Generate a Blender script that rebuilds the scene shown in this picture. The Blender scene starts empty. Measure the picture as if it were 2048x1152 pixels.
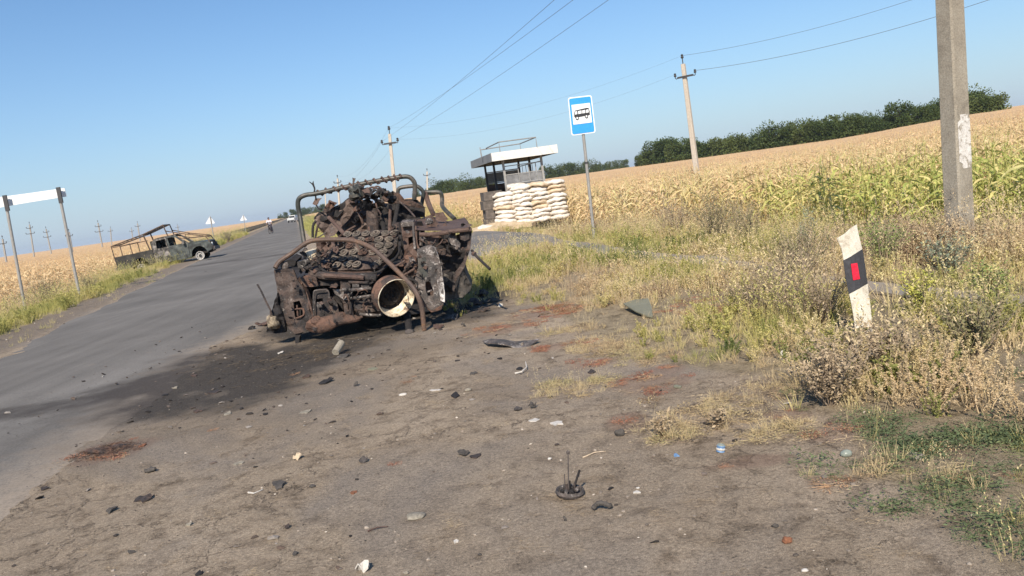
import bpy, math, random
import numpy as np
from mathutils import Vector, Matrix, noise
from mathutils.geometry import delaunay_2d_cdt
rnd = random.Random(7)
nprs = np.random.RandomState(11)
R = math.radians
scene = bpy.context.scene
COL = scene.collection

# ------------------------------------------------------------------ camera, sky, sun, exposure
FPX, HORV, ROLL, CAMZ = 1600.0, 204.0, R(8.0), 1.6
PITCH = math.atan(HORV / FPX)
cF = Vector((0, math.cos(PITCH), -math.sin(PITCH)))
cU0 = Vector((0, math.sin(PITCH), math.cos(PITCH)))
cR0 = Vector((1, 0, 0))
cR = cR0 * math.cos(ROLL) - cU0 * math.sin(ROLL)
cU = cR0 * math.sin(ROLL) + cU0 * math.cos(ROLL)
cam = bpy.data.cameras.new('camera')
cam.sensor_width = 36
cam.lens = 36 * FPX / 2048
cam.clip_start = 0.05
cam.clip_end = 12000
camo = bpy.data.objects.new('camera', cam)
COL.objects.link(camo)
m = Matrix((cR, cU, -cF)).transposed().to_4x4()
m.translation = Vector((0, 0, CAMZ))
camo.matrix_world = m
scene.camera = camo

SUN_EL, SUN_AZ = R(40), R(190)      # azimuth measured clockwise from +Y (sun behind the camera, a little left)
sdir = Vector((math.sin(SUN_AZ) * math.cos(SUN_EL), math.cos(SUN_AZ) * math.cos(SUN_EL), math.sin(SUN_EL)))
w = bpy.data.worlds.new('World')
scene.world = w
w.use_nodes = True
nt = w.node_tree
bg = nt.nodes['Background']
sk = nt.nodes.new('ShaderNodeTexSky')
sk.sky_type = 'NISHITA'
sk.sun_disc = False
sk.sun_elevation = SUN_EL
sk.sun_rotation = SUN_AZ
sk.air_density = 1.1
sk.dust_density = 0.2
sk.ozone_density = 6.0
sk.altitude = 0
# the pale blue haze lying along the whole horizon, fading with height
_tc = nt.nodes.new('ShaderNodeTexCoord'); _sp = nt.nodes.new('ShaderNodeSeparateXYZ'); nt.links.new(_tc.outputs['Generated'], _sp.inputs[0])
def _m(op, a, b):
    q = nt.nodes.new('ShaderNodeMath'); q.operation = op; q.use_clamp = False
    for i_, v_ in enumerate((a, b)):
        if isinstance(v_, (int, float)): q.inputs[i_].default_value = v_
        else: nt.links.new(v_, q.inputs[i_])
    return q.outputs[0]
_z = _m('MAXIMUM', _sp.outputs['Z'], 0.0)
_f = _m('MULTIPLY', _m('POWER', 2.71828, _m('MULTIPLY', _z, -8.5)), 0.97)
_mx = nt.nodes.new('ShaderNodeMix'); _mx.data_type = 'RGBA'
nt.links.new(_f, _mx.inputs[0]); _tn = nt.nodes.new('ShaderNodeMix'); _tn.data_type = 'RGBA'; _tn.blend_type = 'MULTIPLY'; _tn.inputs[0].default_value = 1.0
nt.links.new(sk.outputs[0], _tn.inputs[6]); _tn.inputs[7].default_value = (.82, 1.0, 1.10, 1)
nt.links.new(_tn.outputs[2], _mx.inputs[6]); _mx.inputs[7].default_value = (4.2, 5.1, 6.2, 1)
nt.links.new(_mx.outputs[2], bg.inputs[0])
bg.inputs[1].default_value = 0.098
sl = bpy.data.lights.new('sun', 'SUN')
sl.energy = 5.0
sl.angle = R(0.5)
sl.color = (1.0, 0.89, 0.75)
so = bpy.data.objects.new('sun', sl)
COL.objects.link(so)
so.rotation_euler = (-sdir).to_track_quat('-Z', 'Y').to_euler()
so.location = (0, -20, 40)
vs = scene.view_settings
vs.view_transform = 'Standard'
vs.look = 'None'
vs.exposure = 0.31
vs.gamma = 1
vs.use_curve_mapping = False

# ------------------------------------------------------------------ pixel <-> place
def ray(px, py):
    return cF * FPX + cR * (px - 1024) + cU * (576 - py)
def P(px, py, Y):
    d = ray(px, py)
    return Vector((0, 0, CAMZ)) + d * (Y / d.y)
def G(px, py, z=0.0):
    d = ray(px, py)
    t = (z - CAMZ) / d.z
    return Vector((0, 0, CAMZ)) + d * t

# ------------------------------------------------------------------ terrain
def sstep(a, b, x):
    t = min(1.0, max(0.0, (x - a) / (b - a)))
    return t * t * (3 - 2 * t)
def road_l(y): return -5.5 - 0.255 * y
def road_r(y): return 0.6 - 0.255 * y
def s_right(x, y): return x - (10.8 - 0.255 * y)        # > 0 inside the right-hand cornfield
def s_left(x, y): return (road_l(y) - x) * 0.969         # metres left of the road edge
def H(x, y):
    h = 0.0
    sr = s_right(x, y)
    h -= 0.55 * sstep(-4.5, 0.5, sr)
    sl_ = s_left(x, y)
    h -= 0.5 * sstep(1.2, 4.2, sl_)
    if y > 20 and sr > 0:
        b = x / y
        k = 0.0035 + 0.0085 * sstep(0.4, 0.62, b)
        h += min(y - 20, 500) * k * sstep(0, 40, sr)
    return h
def micro(x, y):
    r = math.hypot(x, y)
    if r > 40: return 0.0
    a = 1 - sstep(25, 40, r)
    n1 = noise.noise((x * 0.7, y * 0.7, 1.3)) * 0.022
    n2 = noise.noise((x * 3.1, y * 3.1, 5.3)) * 0.010
    n3 = noise.noise((x * 11, y * 11, 2.3)) * 0.005
    return (n1 + n2 + n3) * a
ROADPTS = None
def onroad(x, y):
    return road_l(y) < x < (road_r(y) if y > 33 else min(road_r(y), -3.3) if y < 16 else road_r(y))

# ------------------------------------------------------------------ object helpers
def tag(o, label=None, cat=None, group=None, kind=None):
    if label: o['label'] = label
    if cat: o['category'] = cat
    if group: o['group'] = group
    if kind: o['kind'] = kind
    return o
def thing(name, label, cat, loc=(0, 0, 0), group=None, rot=None):
    o = bpy.data.objects.new(name, None)
    COL.objects.link(o)
    o.location = loc
    if rot: o.rotation_euler = rot
    o.empty_display_size = 0.1
    return tag(o, label, cat, group)
class MB:
    def __init__(s): s.v = []; s.f = []
    def add(s, vs, fs):
        n = len(s.v)
        s.v.extend([tuple(p) for p in vs])
        s.f.extend([tuple(i + n for i in f) for f in fs])
        return s
    def box(s, c, size, rot=None, taper=1.0):
        c = Vector(c); hx, hy, hz = size[0] / 2, size[1] / 2, size[2] / 2
        vs = []
        for z in (-1, 1):
            k = taper if z > 0 else 1
            for x, y in ((-1, -1), (1, -1), (1, 1), (-1, 1)):
                p = Vector((x * hx * k, y * hy * k, z * hz))
                if rot is not None: p = rot @ p
                vs.append(p + c)
        return s.add(vs, [(3, 2, 1, 0), (4, 5, 6, 7), (0, 1, 5, 4), (1, 2, 6, 5), (2, 3, 7, 6), (3, 0, 4, 7)])
    def tube(s, pts, r, n=8, close=False, r2=None, ell=1.0):
        pts = [Vector(p) for p in pts]
        k = len(pts)
        if k < 2: return s
        vs = []
        up = None
        for i, p in enumerate(pts):
            if close: t = pts[(i + 1) % k] - pts[i - 1]
            else: t = pts[min(i + 1, k - 1)] - pts[max(i - 1, 0)]
            if t.length < 1e-9: t = Vector((0, 0, 1))
            t.normalize()
            if up is None:
                up = t.orthogonal().normalized()
            up = (up - t * up.dot(t))
            if up.length < 1e-6: up = t.orthogonal()
            up.normalize()
            b = t.cross(up)
            rr = r if r2 is None else r + (r2 - r) * i / (k - 1)
            if isinstance(r, (list, tuple)): rr = r[i]
            for j in range(n):
                a = 2 * math.pi * j / n
                vs.append(p + up * (math.cos(a) * rr) + b * (math.sin(a) * rr * ell))
        fs = []
        rg = k if close else k - 1
        for i in range(rg):
            for j in range(n):
                a = i * n + j; b2 = i * n + (j + 1) % n
                c = ((i + 1) % k) * n + (j + 1) % n; d = ((i + 1) % k) * n + j
                fs.append((a, b2, c, d))
        if not close:
            fs.append(tuple(range(n - 1, -1, -1)))
            fs.append(tuple((k - 1) * n + j for j in range(n)))
        return s.add(vs, fs)
    def ell(s, c, r, seg=10, rings=6, rot=None, jit=0, seed=0):
        rr = random.Random(seed)
        vs = []; c = Vector(c)
        for i in range(rings + 1):
            ph = math.pi * i / rings
            for j in range(seg):
                th = 2 * math.pi * j / seg
                p = Vector((math.sin(ph) * math.cos(th) * r[0], math.sin(ph) * math.sin(th) * r[1], math.cos(ph) * r[2]))
                if jit: 
                    q = p * 9 / max(r) * 0.18
                    p *= 1 + jit * noise.noise(q + Vector((seed * 3.1, 0, 0)))
                if rot is not None: p = rot @ p
                vs.append(p + c)
        fs = []
        for i in range(rings):
            for j in range(seg):
                fs.append((i * seg + j, (i + 1) * seg + j, (i + 1) * seg + (j + 1) % seg, i * seg + (j + 1) % seg))
        return s.add(vs, fs)
    def lathe(s, prof, n=28, mat=None):
        """prof: list of (radius, height) ; around local z then transformed by mat"""
        vs = []
        for (r_, z_) in prof:
            for j in range(n):
                a = 2 * math.pi * j / n
                p = Vector((math.cos(a) * r_, math.sin(a) * r_, z_))
                if mat is not None: p = mat @ p
                vs.append(p)
        fs = []
        for i in range(len(prof) - 1):
            for j in range(n):
                fs.append((i * n + j, i * n + (j + 1) % n, (i + 1) * n + (j + 1) % n, (i + 1) * n + j))
        return s.add(vs, fs)
    def plate(s, poly, f3, holes=(), step=20, thick=0.02, tdir=(0.1, 1, 0.05), crump=0.0, seed=0, fr=0.02, jag=0.0):
        """poly in a 2-D plane; f3(x, y) gives the 3-D place; a triangulated crumpled sheet with thickness"""
        rr = random.Random(seed)
        def dens(pl):
            out = []
            for i in range(len(pl)):
                a = Vector(pl[i]); b = Vector(pl[(i + 1) % len(pl)])
                n = max(1, int((b - a).length / step))
                for k in range(n):
                    q = a.lerp(b, k / n)
                    if k and jag: q = q + Vector((rr.uniform(-jag, jag), rr.uniform(-jag, jag)))
                    out.append(q)
            return out
        loops = [dens(poly)] + [dens(h) for h in holes]
        pts = []; edges = []
        for lp in loops:
            n0 = len(pts)
            pts += lp
            edges += [(n0 + i, n0 + (i + 1) % len(lp)) for i in range(len(lp))]
        def inside(p, lp):
            c = False; j = len(lp) - 1
            for i in range(len(lp)):
                if (lp[i].y > p.y) != (lp[j].y > p.y):
                    if p.x < (lp[j].x - lp[i].x) * (p.y - lp[i].y) / (lp[j].y - lp[i].y) + lp[i].x: c = not c
                j = i
            return c
        def ok(p): return inside(p, loops[0]) and not any(inside(p, h) for h in loops[1:])
        xs = [p.x for p in loops[0]]; ys = [p.y for p in loops[0]]
        y = min(ys) + step / 2
        while y < max(ys):
            x = min(xs) + step / 2
            while x < max(xs):
                q = Vector((x + rr.uniform(-.3, .3) * step, y + rr.uniform(-.3, .3) * step))
                if ok(q) and min((q - e).length for lp in loops for e in lp) > step * .45: pts.append(q)
                x += step
            y += step
        res = delaunay_2d_cdt(pts, edges, [], 0, 1e-4)
        vv, ff = res[0], res[2]
        tris = []
        for f in ff:
            c = sum((vv[i] for i in f), Vector((0, 0))) / len(f)
            if ok(c): tris.append(tuple(f))
        td = Vector(tdir).normalized()
        front = []
        for p in vv:
            q = f3(p.x, p.y)
            if crump:
                nz = noise.noise((p.x * fr, p.y * fr, seed * 7.7)) + 0.45 * noise.noise((p.x * fr * 3, p.y * fr * 3, seed * 3.3 + 9))
                q = q + td * (crump * nz)
            front.append(q)
        back = [q + td * thick for q in front]
        n = len(front)
        ec = {}
        for t in tris:
            for i in range(len(t)):
                e = (t[i], t[(i + 1) % len(t)])
                ec[e] = 1
        fs = list(tris) + [tuple(i + n for i in reversed(t)) for t in tris]
        for (a, b) in ec:
            if (b, a) not in ec: fs.append((b, a, a + n, b + n))
        return s.add(front + back, fs)
    def mesh(s, name, mat, smooth=False, off=None):
        me = bpy.data.meshes.new(name)
        v = s.v if off is None else [(a - off[0], b - off[1], c - off[2]) for a, b, c in s.v]
        me.from_pydata(v, [], s.f)
        if mat is not None: me.materials.append(mat)
        if smooth: me.polygons.foreach_set('use_smooth', [True] * len(me.polygons))
        me.update()
        return me
    def build(s, name, mat, parent=None, world=True, smooth=False, label=None):
        """as a part: the parent's origin is shared"""
        off = None
        if parent is not None and world: off = origin(parent)
        o = bpy.data.objects.new(name, s.mesh(name, mat, smooth, off))
        COL.objects.link(o)
        if parent is not None: o.parent = parent
        if label: o['label'] = label
        return o
def origin(o):
    v = Vector(o.location)
    while o.parent is not None:
        o = o.parent
        v += Vector(o.location)
    return v
def solo(name, mb, mat, label, cat, group=None, loc=None, smooth=False, kind=None):
    """a thing of one mesh, its origin at its base"""
    if loc is None:
        a = np.array(mb.v); loc = (a[:, 0].mean(), a[:, 1].mean(), a[:, 2].min())
    o = bpy.data.objects.new(name, mb.mesh(name, mat, smooth, loc))
    COL.objects.link(o)
    o.location = loc
    return tag(o, label, cat, group, kind)
def dup(root, loc, rz=None, scale=None, label=None, group=None, rot=None):
    r = root.copy(); COL.objects.link(r); r.location = loc
    if rz is not None: r.rotation_euler = (0, 0, rz)
    if rot is not None: r.rotation_euler = rot
    if scale is not None: r.scale = scale if hasattr(scale, '__len__') else (scale,) * 3
    if label: r['label'] = label
    if group: r['group'] = group
    for ch in list(root.children):
        c = ch.copy(); COL.objects.link(c); c.parent = r
        for g in ch.children:
            d = g.copy(); COL.objects.link(d); d.parent = c
    return r

# ------------------------------------------------------------------ materials
def newmat(name):
    mt = bpy.data.materials.new(name); mt.use_nodes = True
    n = mt.node_tree.nodes; l = mt.node_tree.links
    return mt, n, l, n['Principled BSDF']
def ramp(n, cols, pos=None, interp='LINEAR'):
    r_ = n.new('ShaderNodeValToRGB'); cr = r_.color_ramp; cr.interpolation = interp
    k = len(cols)
    while len(cr.elements) < k: cr.elements.new(0.5)
    for i, c in enumerate(cols):
        cr.elements[i].position = pos[i] if pos else i / (k - 1)
        cr.elements[i].color = (c[0], c[1], c[2], 1)
    return r_
def noisen(n, l, scale, detail=4, rough=0.6, vec=None, dist=0.0):
    t = n.new('ShaderNodeTexNoise')
    t.inputs['Scale'].default_value = scale
    t.inputs['Detail'].default_value = detail
    t.inputs['Roughness'].default_value = rough
    t.inputs['Distortion'].default_value = dist
    if vec is not None: l.new(vec, t.inputs['Vector'])
    return t
def mixc(n, l, a, b, fac, mode='MIX'):
    x = n.new('ShaderNodeMix'); x.data_type = 'RGBA'; x.blend_type = mode
    def setp(sock, v):
        if hasattr(v, 'links') or hasattr(v, 'is_linked'): l.new(v, sock)
        elif isinstance(v, (int, float)): sock.default_value = v
        else: sock.default_value = (v[0], v[1], v[2], 1)
    setp(x.inputs[0], fac); setp(x.inputs[6], a); setp(x.inputs[7], b)
    return x.outputs[2]
def mathn(n, l, op, a, b=None, c=None, clamp=False):
    x = n.new('ShaderNodeMath'); x.operation = op; x.use_clamp = clamp
    for i, v in enumerate((a, b, c)):
        if v is None: continue
        if isinstance(v, (int, float)): x.inputs[i].default_value = v
        else: l.new(v, x.inputs[i])
    return x.outputs[0]
def maprange(n, l, v, a, b, c=0, d=1):
    x = n.new('ShaderNodeMapRange'); x.clamp = True
    l.new(v, x.inputs[0])
    for i, q in enumerate((a, b, c, d)): x.inputs[i + 1].default_value = q
    return x.outputs[0]
def bump(n, l, bsdf, h, strength=0.5, dist=0.02):
    b = n.new('ShaderNodeBump'); b.inputs['Strength'].default_value = strength; b.inputs['Distance'].default_value = dist
    l.new(h, b.inputs['Height']); l.new(b.outputs[0], bsdf.inputs['Normal'])
def mottled(name, cols, pos=None, scale=4, rough=0.8, fine=40, bumps=0.4, bdist=0.01, dark=0.6, metal=0.0, dist=0.6, fleck=None):
    mt, n, l, b = newmat(name)
    tc = n.new('ShaderNodeTexCoord')
    g = tc.outputs['Object']
    a = noisen(n, l, scale, 6, 0.65, g, dist)
    r_ = ramp(n, cols, pos); l.new(a.outputs[0], r_.inputs[0])
    f = noisen(n, l, fine, 5, 0.7, g)
    dk = maprange(n, l, f.outputs[0], 0.3, 0.7, dark, 1.25)
    c = mixc(n, l, r_.outputs[0], dk, 1.0, 'MULTIPLY')
    if fleck:
        f2 = noisen(n, l, 17, 7, .78, g, 1.0)
        c = mixc(n, l, c, fleck[0], maprange(n, l, f2.outputs[0], fleck[1], fleck[1] + .07, 0, .85))
        f3 = noisen(n, l, 9, 6, .8, g, .8)
        c = mixc(n, l, c, (.012, .011, .011), maprange(n, l, f3.outputs[0], .36, .42, .8, 0))
    l.new(c, b.inputs['Base Color'])
    b.inputs['Roughness'].default_value = rough
    b.inputs['Metallic'].default_value = metal
    s = mathn(n, l, 'MULTIPLY_ADD', a.outputs[0], 0.6, f.outputs[0])
    bump(n, l, b, s, bumps, bdist)
    return mt
def plain(name, col, rough=0.6, metal=0, var=0.15, scale=8):
    lo = tuple(c * (1 - var) for c in col); hi = tuple(min(1, c * (1 + var)) for c in col)
    return mottled(name, [lo, col, hi], [0.3, 0.5, 0.7], scale=scale, rough=rough, fine=scale * 8, bumps=0.12, bdist=0.004, dark=0.88, metal=metal)
CHAR = (.016, .014, .014); SOOT = (.035, .030, .029); BROWN = (.088, .060, .048); RUST = (.135, .068, .045); ASH = (.30, .275, .25); DUSTY = (.16, .13, .11)
M = {}
M['burnt'] = mottled('burnt_metal', [CHAR, SOOT, BROWN, DUSTY], [.3, .43, .55, .72], 5, .8, 45, .8, .02, fleck=((.30, .27, .24), .60))
M['burnt_brown'] = mottled('burnt_brown_metal', [SOOT, (.10, .060, .046), (.14, .092, .072), RUST], [.28, .42, .6, .75], 4, .75, 40, .8, .02, fleck=((.24, .19, .16), .62))
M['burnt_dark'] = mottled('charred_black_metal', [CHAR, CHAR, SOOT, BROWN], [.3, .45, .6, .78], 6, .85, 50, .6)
M['burnt_ash'] = mottled('ash_grey_metal', [SOOT, (.075, .068, .063), (.13, .105, .092), (.42, .39, .36)], [.3, .42, .56, .66], 5, .8, 50, .7, .02, fleck=((.50, .46, .42), .57))
M['sheet_brown'] = mottled('scorched_brown_sheet', [(.07, .05, .042), (.14, .10, .082), (.19, .14, .115)], [.3, .5, .7], 2.2, .75, 30, .5, fleck=((.24, .19, .16), .66))
M['burnt_rust'] = mottled('rusty_metal', [SOOT, BROWN, (.165, .090, .062), (.22, .13, .09)], [.32, .45, .58, .72], 6, .8, 50, .9, .02, fleck=((.30, .17, .10), .60))
M['pipe'] = mottled('scorched_pipe', [SOOT, BROWN, (.13, .08, .055), (.26, .13, .04)], [.3, .45, .6, .8], 3, .6, 40, .3)
M['rollbar'] = mottled('scorched_green_pipe', [(.03, .035, .032), (.055, .055, .045), (.15, .12, .10)], [.35, .5, .68], 5, .5, 40, .3)
M['cream'] = mottled('cream_rim', [(.12, .07, .045), (.46, .37, .25), (.72, .65, .51)], [.38, .46, .58], 7, .6, 60, .25, dark=.8)
M['springs'] = mottled('burnt_springs', [(.07, .06, .052), (.16, .135, .11), (.28, .22, .17)], [.3, .5, .7], 8, .75, 60, .5)
M['concrete'] = mottled('pole_concrete', [(.24, .21, .165), (.32, .285, .225), (.38, .345, .28)], [.3, .5, .7], 3, .92, 60, .8, .006, dark=.6)
M['concrete_far'] = plain('far_concrete', (.46, .41, .34), .9)
M['whitewash'] = mottled('flaking_whitewash', [(.32, .285, .225), (.60, .57, .52), (.74, .72, .67)], [.40, .47, .62], 16, .9, 90, .5, .004, dark=.65)
M['darkmetal'] = plain('dark_metal', (.05, .05, .052), .6)
M['galv'] = plain('galvanised_post', (.30, .29, .27), .5, .2)
M['signwhite'] = plain('sign_white', (.70, .72, .72), .45, 0, .04)
M['signblue'] = plain('sign_blue', (.03, .29, .72), .4, 0, .06)
M['signback'] = plain('sign_back_grey', (.62, .64, .66), .5, .1)
M['iconblack'] = plain('icon_black', (.02, .02, .022), .5)
M['delin'] = mottled('dirty_white_plastic', [(.42, .36, .27), (.66, .61, .50), (.76, .71, .60)], [.28, .42, .65], 9, .55, 120, .15, .002, dark=.7)
M['delblack'] = plain('black_band', (.045, .045, .05), .55)
M['delred'] = plain('red_reflector', (.72, .02, .05), .35, 0, .08)
M['bag'] = mottled('woven_sandbag', [(.50, .42, .32), (.70, .64, .56), (.76, .72, .66)], [.3, .46, .7], 5, .8, 60, .6, .02, dark=.8)
M['bagtan'] = mottled('tan_sandbag', [(.44, .34, .22), (.58, .46, .32), (.68, .58, .44)], [.3, .5, .7], 5, .85, 60, .6, .02, dark=.8)
M['sand'] = mottled('spilled_sand', [(.45, .33, .19), (.60, .46, .29), (.68, .55, .38)], [.3, .5, .7], 3, .95, 40, .5, .02)
M['block'] = mottled('dark_block', [(.06, .055, .05), (.12, .10, .085), (.20, .17, .145)], [.3, .5, .7], 3, .9, 30, .5)  # dark grey-brown tone of the stacked blocks
M['rooffront'] = mottled('white_fascia', [(.52, .47, .30), (.64, .62, .57), (.70, .69, .66)], [.25, .36, .7], 1.6, .5, 20, .1, dark=.9)
M['rubber'] = mottled('burnt_rubber', [(.035, .032, .028), (.085, .075, .065), (.19, .165, .14)], [.3, .5, .75], 9, .9, 60, .7)
M['stone'] = mottled('olive_stone', [(.19, .17, .13), (.29, .26, .205), (.37, .33, .26)], [.3, .5, .7], 8, .9, 70, .5)
M['paper'] = plain('white_litter', (.50, .47, .42), .7, 0, .25, 20)
M['olive'] = plain('olive_painted_sheet', (.18, .175, .12), .6, 0, .12)
M['brick'] = mottled('brick_chunk', [(.12, .05, .025), (.24, .10, .05), (.30, .14, .08)], [.3, .5, .7], 14, .9, 80, .5)
M['blueplastic'] = plain('blue_plastic', (.14, .25, .42), .3, 0, .3, 30)
M['glassy'] = plain('dusty_bottle', (.24, .27, .23), .3, 0, .2, 20)
M['wire'] = plain('wire_metal', (.10, .10, .11), .5)

# ------------------------------------------------------------------ places on the ground, from the photograph
def gpoly(pts): return [(G(x, y).x, G(x, y).y) for x, y in pts]
def inpoly(x, y, lp):
    c = False; j = len(lp) - 1
    for i in range(len(lp)):
        xi, yi = lp[i]; xj, yj = lp[j]
        if (yi > y) != (yj > y) and x < (xj - xi) * (y - yi) / (yj - yi) + xi: c = not c
        j = i
    return c
def dpoly(x, y, lp):
    """signed distance, + inside"""
    d = 1e9
    for i in range(len(lp)):
        ax, ay = lp[i]; bx, by = lp[(i + 1) % len(lp)]
        ux, uy = bx - ax, by - ay
        t = max(0, min(1, ((x - ax) * ux + (y - ay) * uy) / (ux * ux + uy * uy + 1e-9)))
        d = min(d, math.hypot(x - ax - ux * t, y - ay - uy * t))
    return d if inpoly(x, y, lp) else -d
# edge between bare dirt and grass on the right
EDGE = gpoly([(905, 640), (960, 612), (1010, 600), (1060, 615), (1140, 655), (1215, 690), (1290, 725), (1400, 752), (1540, 765), (1600, 800),
              (1660, 840), (1700, 900), (1640, 950), (1740, 985), (1800, 1020), (1900, 1075), (2048, 1150), (2400, 1330)])
GRASS_R = EDGE + [(6, .5), (30, 0), (30, 60), (-9, 60), (-8.2, 34), (-4.7, 22), (-3.6, 18), (-2.4, 14)]
BAY = gpoly([(900, 520), (935, 478), (948, 461), (1062, 459), (1100, 468), (1125, 482), (1190, 489), (1260, 503), (1345, 512), (1425, 516), (1500, 530), (1640, 556), (1900, 586), (2060, 600), (2300, 622),
             (2300, 665), (2060, 636), (1900, 612), (1640, 574), (1420, 536), (1300, 524), (1180, 506), (1080, 494), (1010, 500), (940, 530)])
def ell_w(cx, cy, rx, ry):
    c = G(cx, cy); a = G(cx + rx, cy); b = G(cx, cy + ry * .7); b2 = G(cx, cy - ry * .7)
    return (c.x, c.y, (a - c).length, (b - b2).length * .7)
def inell(x, y, e, wob=0.35):
    d = math.hypot((x - e[0]) / e[2], (y - e[1]) / e[3])
    return 1 - d + wob * noise.noise((x * 1.7, y * 1.7, 4.4)) + wob * .7 * noise.noise((x * 5, y * 5, 1.4))
REDS = [ell_w(*e) for e in [(1080, 628, 90, 14), (1400, 618, 80, 16), (1400, 600, 60, 10), (1000, 660, 80, 12), (1300, 765, 100, 30), (1180, 730, 80, 14), (1255, 840, 45, 22),
                            (1500, 925, 120, 22), (1680, 870, 90, 16), (1330, 740, 60, 14), (1580, 830, 60, 18), (1100, 690, 60, 10), (210, 905, 95, 20), (1650, 960, 70, 18), (1900, 900, 80, 16)]]
STRAWS = [ell_w(*e) for e in [(1300, 715, 90, 16), (1500, 790, 110, 18), (1600, 860, 110, 20), (1760, 940, 90, 20), (1250, 700, 60, 14), (1120, 660, 60, 12), (1880, 950, 80, 20), (1390, 850, 110, 34), (1150, 775, 85, 20), (1200, 690, 60, 16), (1330, 880, 60, 20), (1500, 880, 60, 14)]]
GREENLOW = [ell_w(*e) for e in [(1680, 935, 90, 18), (1850, 990, 150, 36), (1980, 1060, 120, 40), (1760, 850, 120, 20), (1900, 880, 160, 26), (2030, 860, 80, 30)]]
BURNS = [ell_w(*e) + (k,) for *e, k in [(420, 800, 420, 110, .42), (620, 720, 330, 60, .5), (470, 740, 230, 66, 1.45), (330, 810, 190, 50, 1.0), (170, 830, 150, 22, .4), (650, 700, 150, 34, .95), (760, 658, 190, 24, 1.2), (940, 625, 70, 20, .9),  # the faint narrow ellipse carries the dark road wedge
                                        (440, 850, 170, 26, .20), (560, 770, 90, 28, .55), (480, 800, 130, 34, .75)]]
def burn(x, y):
    v = 0
    for e in BURNS:
        d = inell(x, y, e[:4], .32)
        v = max(v, e[4] * sstep(-.18, .95, d))
    # fine ash and soot under and round the wreck
    d = math.hypot((x + 1.9) / 1.9, (y - 12.2) / 2.3)
    v = max(v, 1.25 * (1 - sstep(.75, 1.2, d)))
    return min(1.3, v)
def vegr(x, y):
    """0 bare, 1 full grass, on the right side"""
    if y < 0 or y > 60: return 1.0 if s_right(x, y) > -6 else 0.0
    d = dpoly(x, y, GRASS_R)
    db = dpoly(x, y, BAY)
    v = sstep(-.12, .30, d + .22 * noise.noise((x * 1.3, y * 1.3, 8)))
    v *= 1 - sstep(-.12, .10, db + .10 * noise.noise((x * 2.1, y * 2.1, 3)))
    return v
def vegl(x, y):
    s = s_left(x, y) + .35 * noise.noise((x * .8, y * .8, 2))
    return sstep(.65, 1.1, s)

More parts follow.
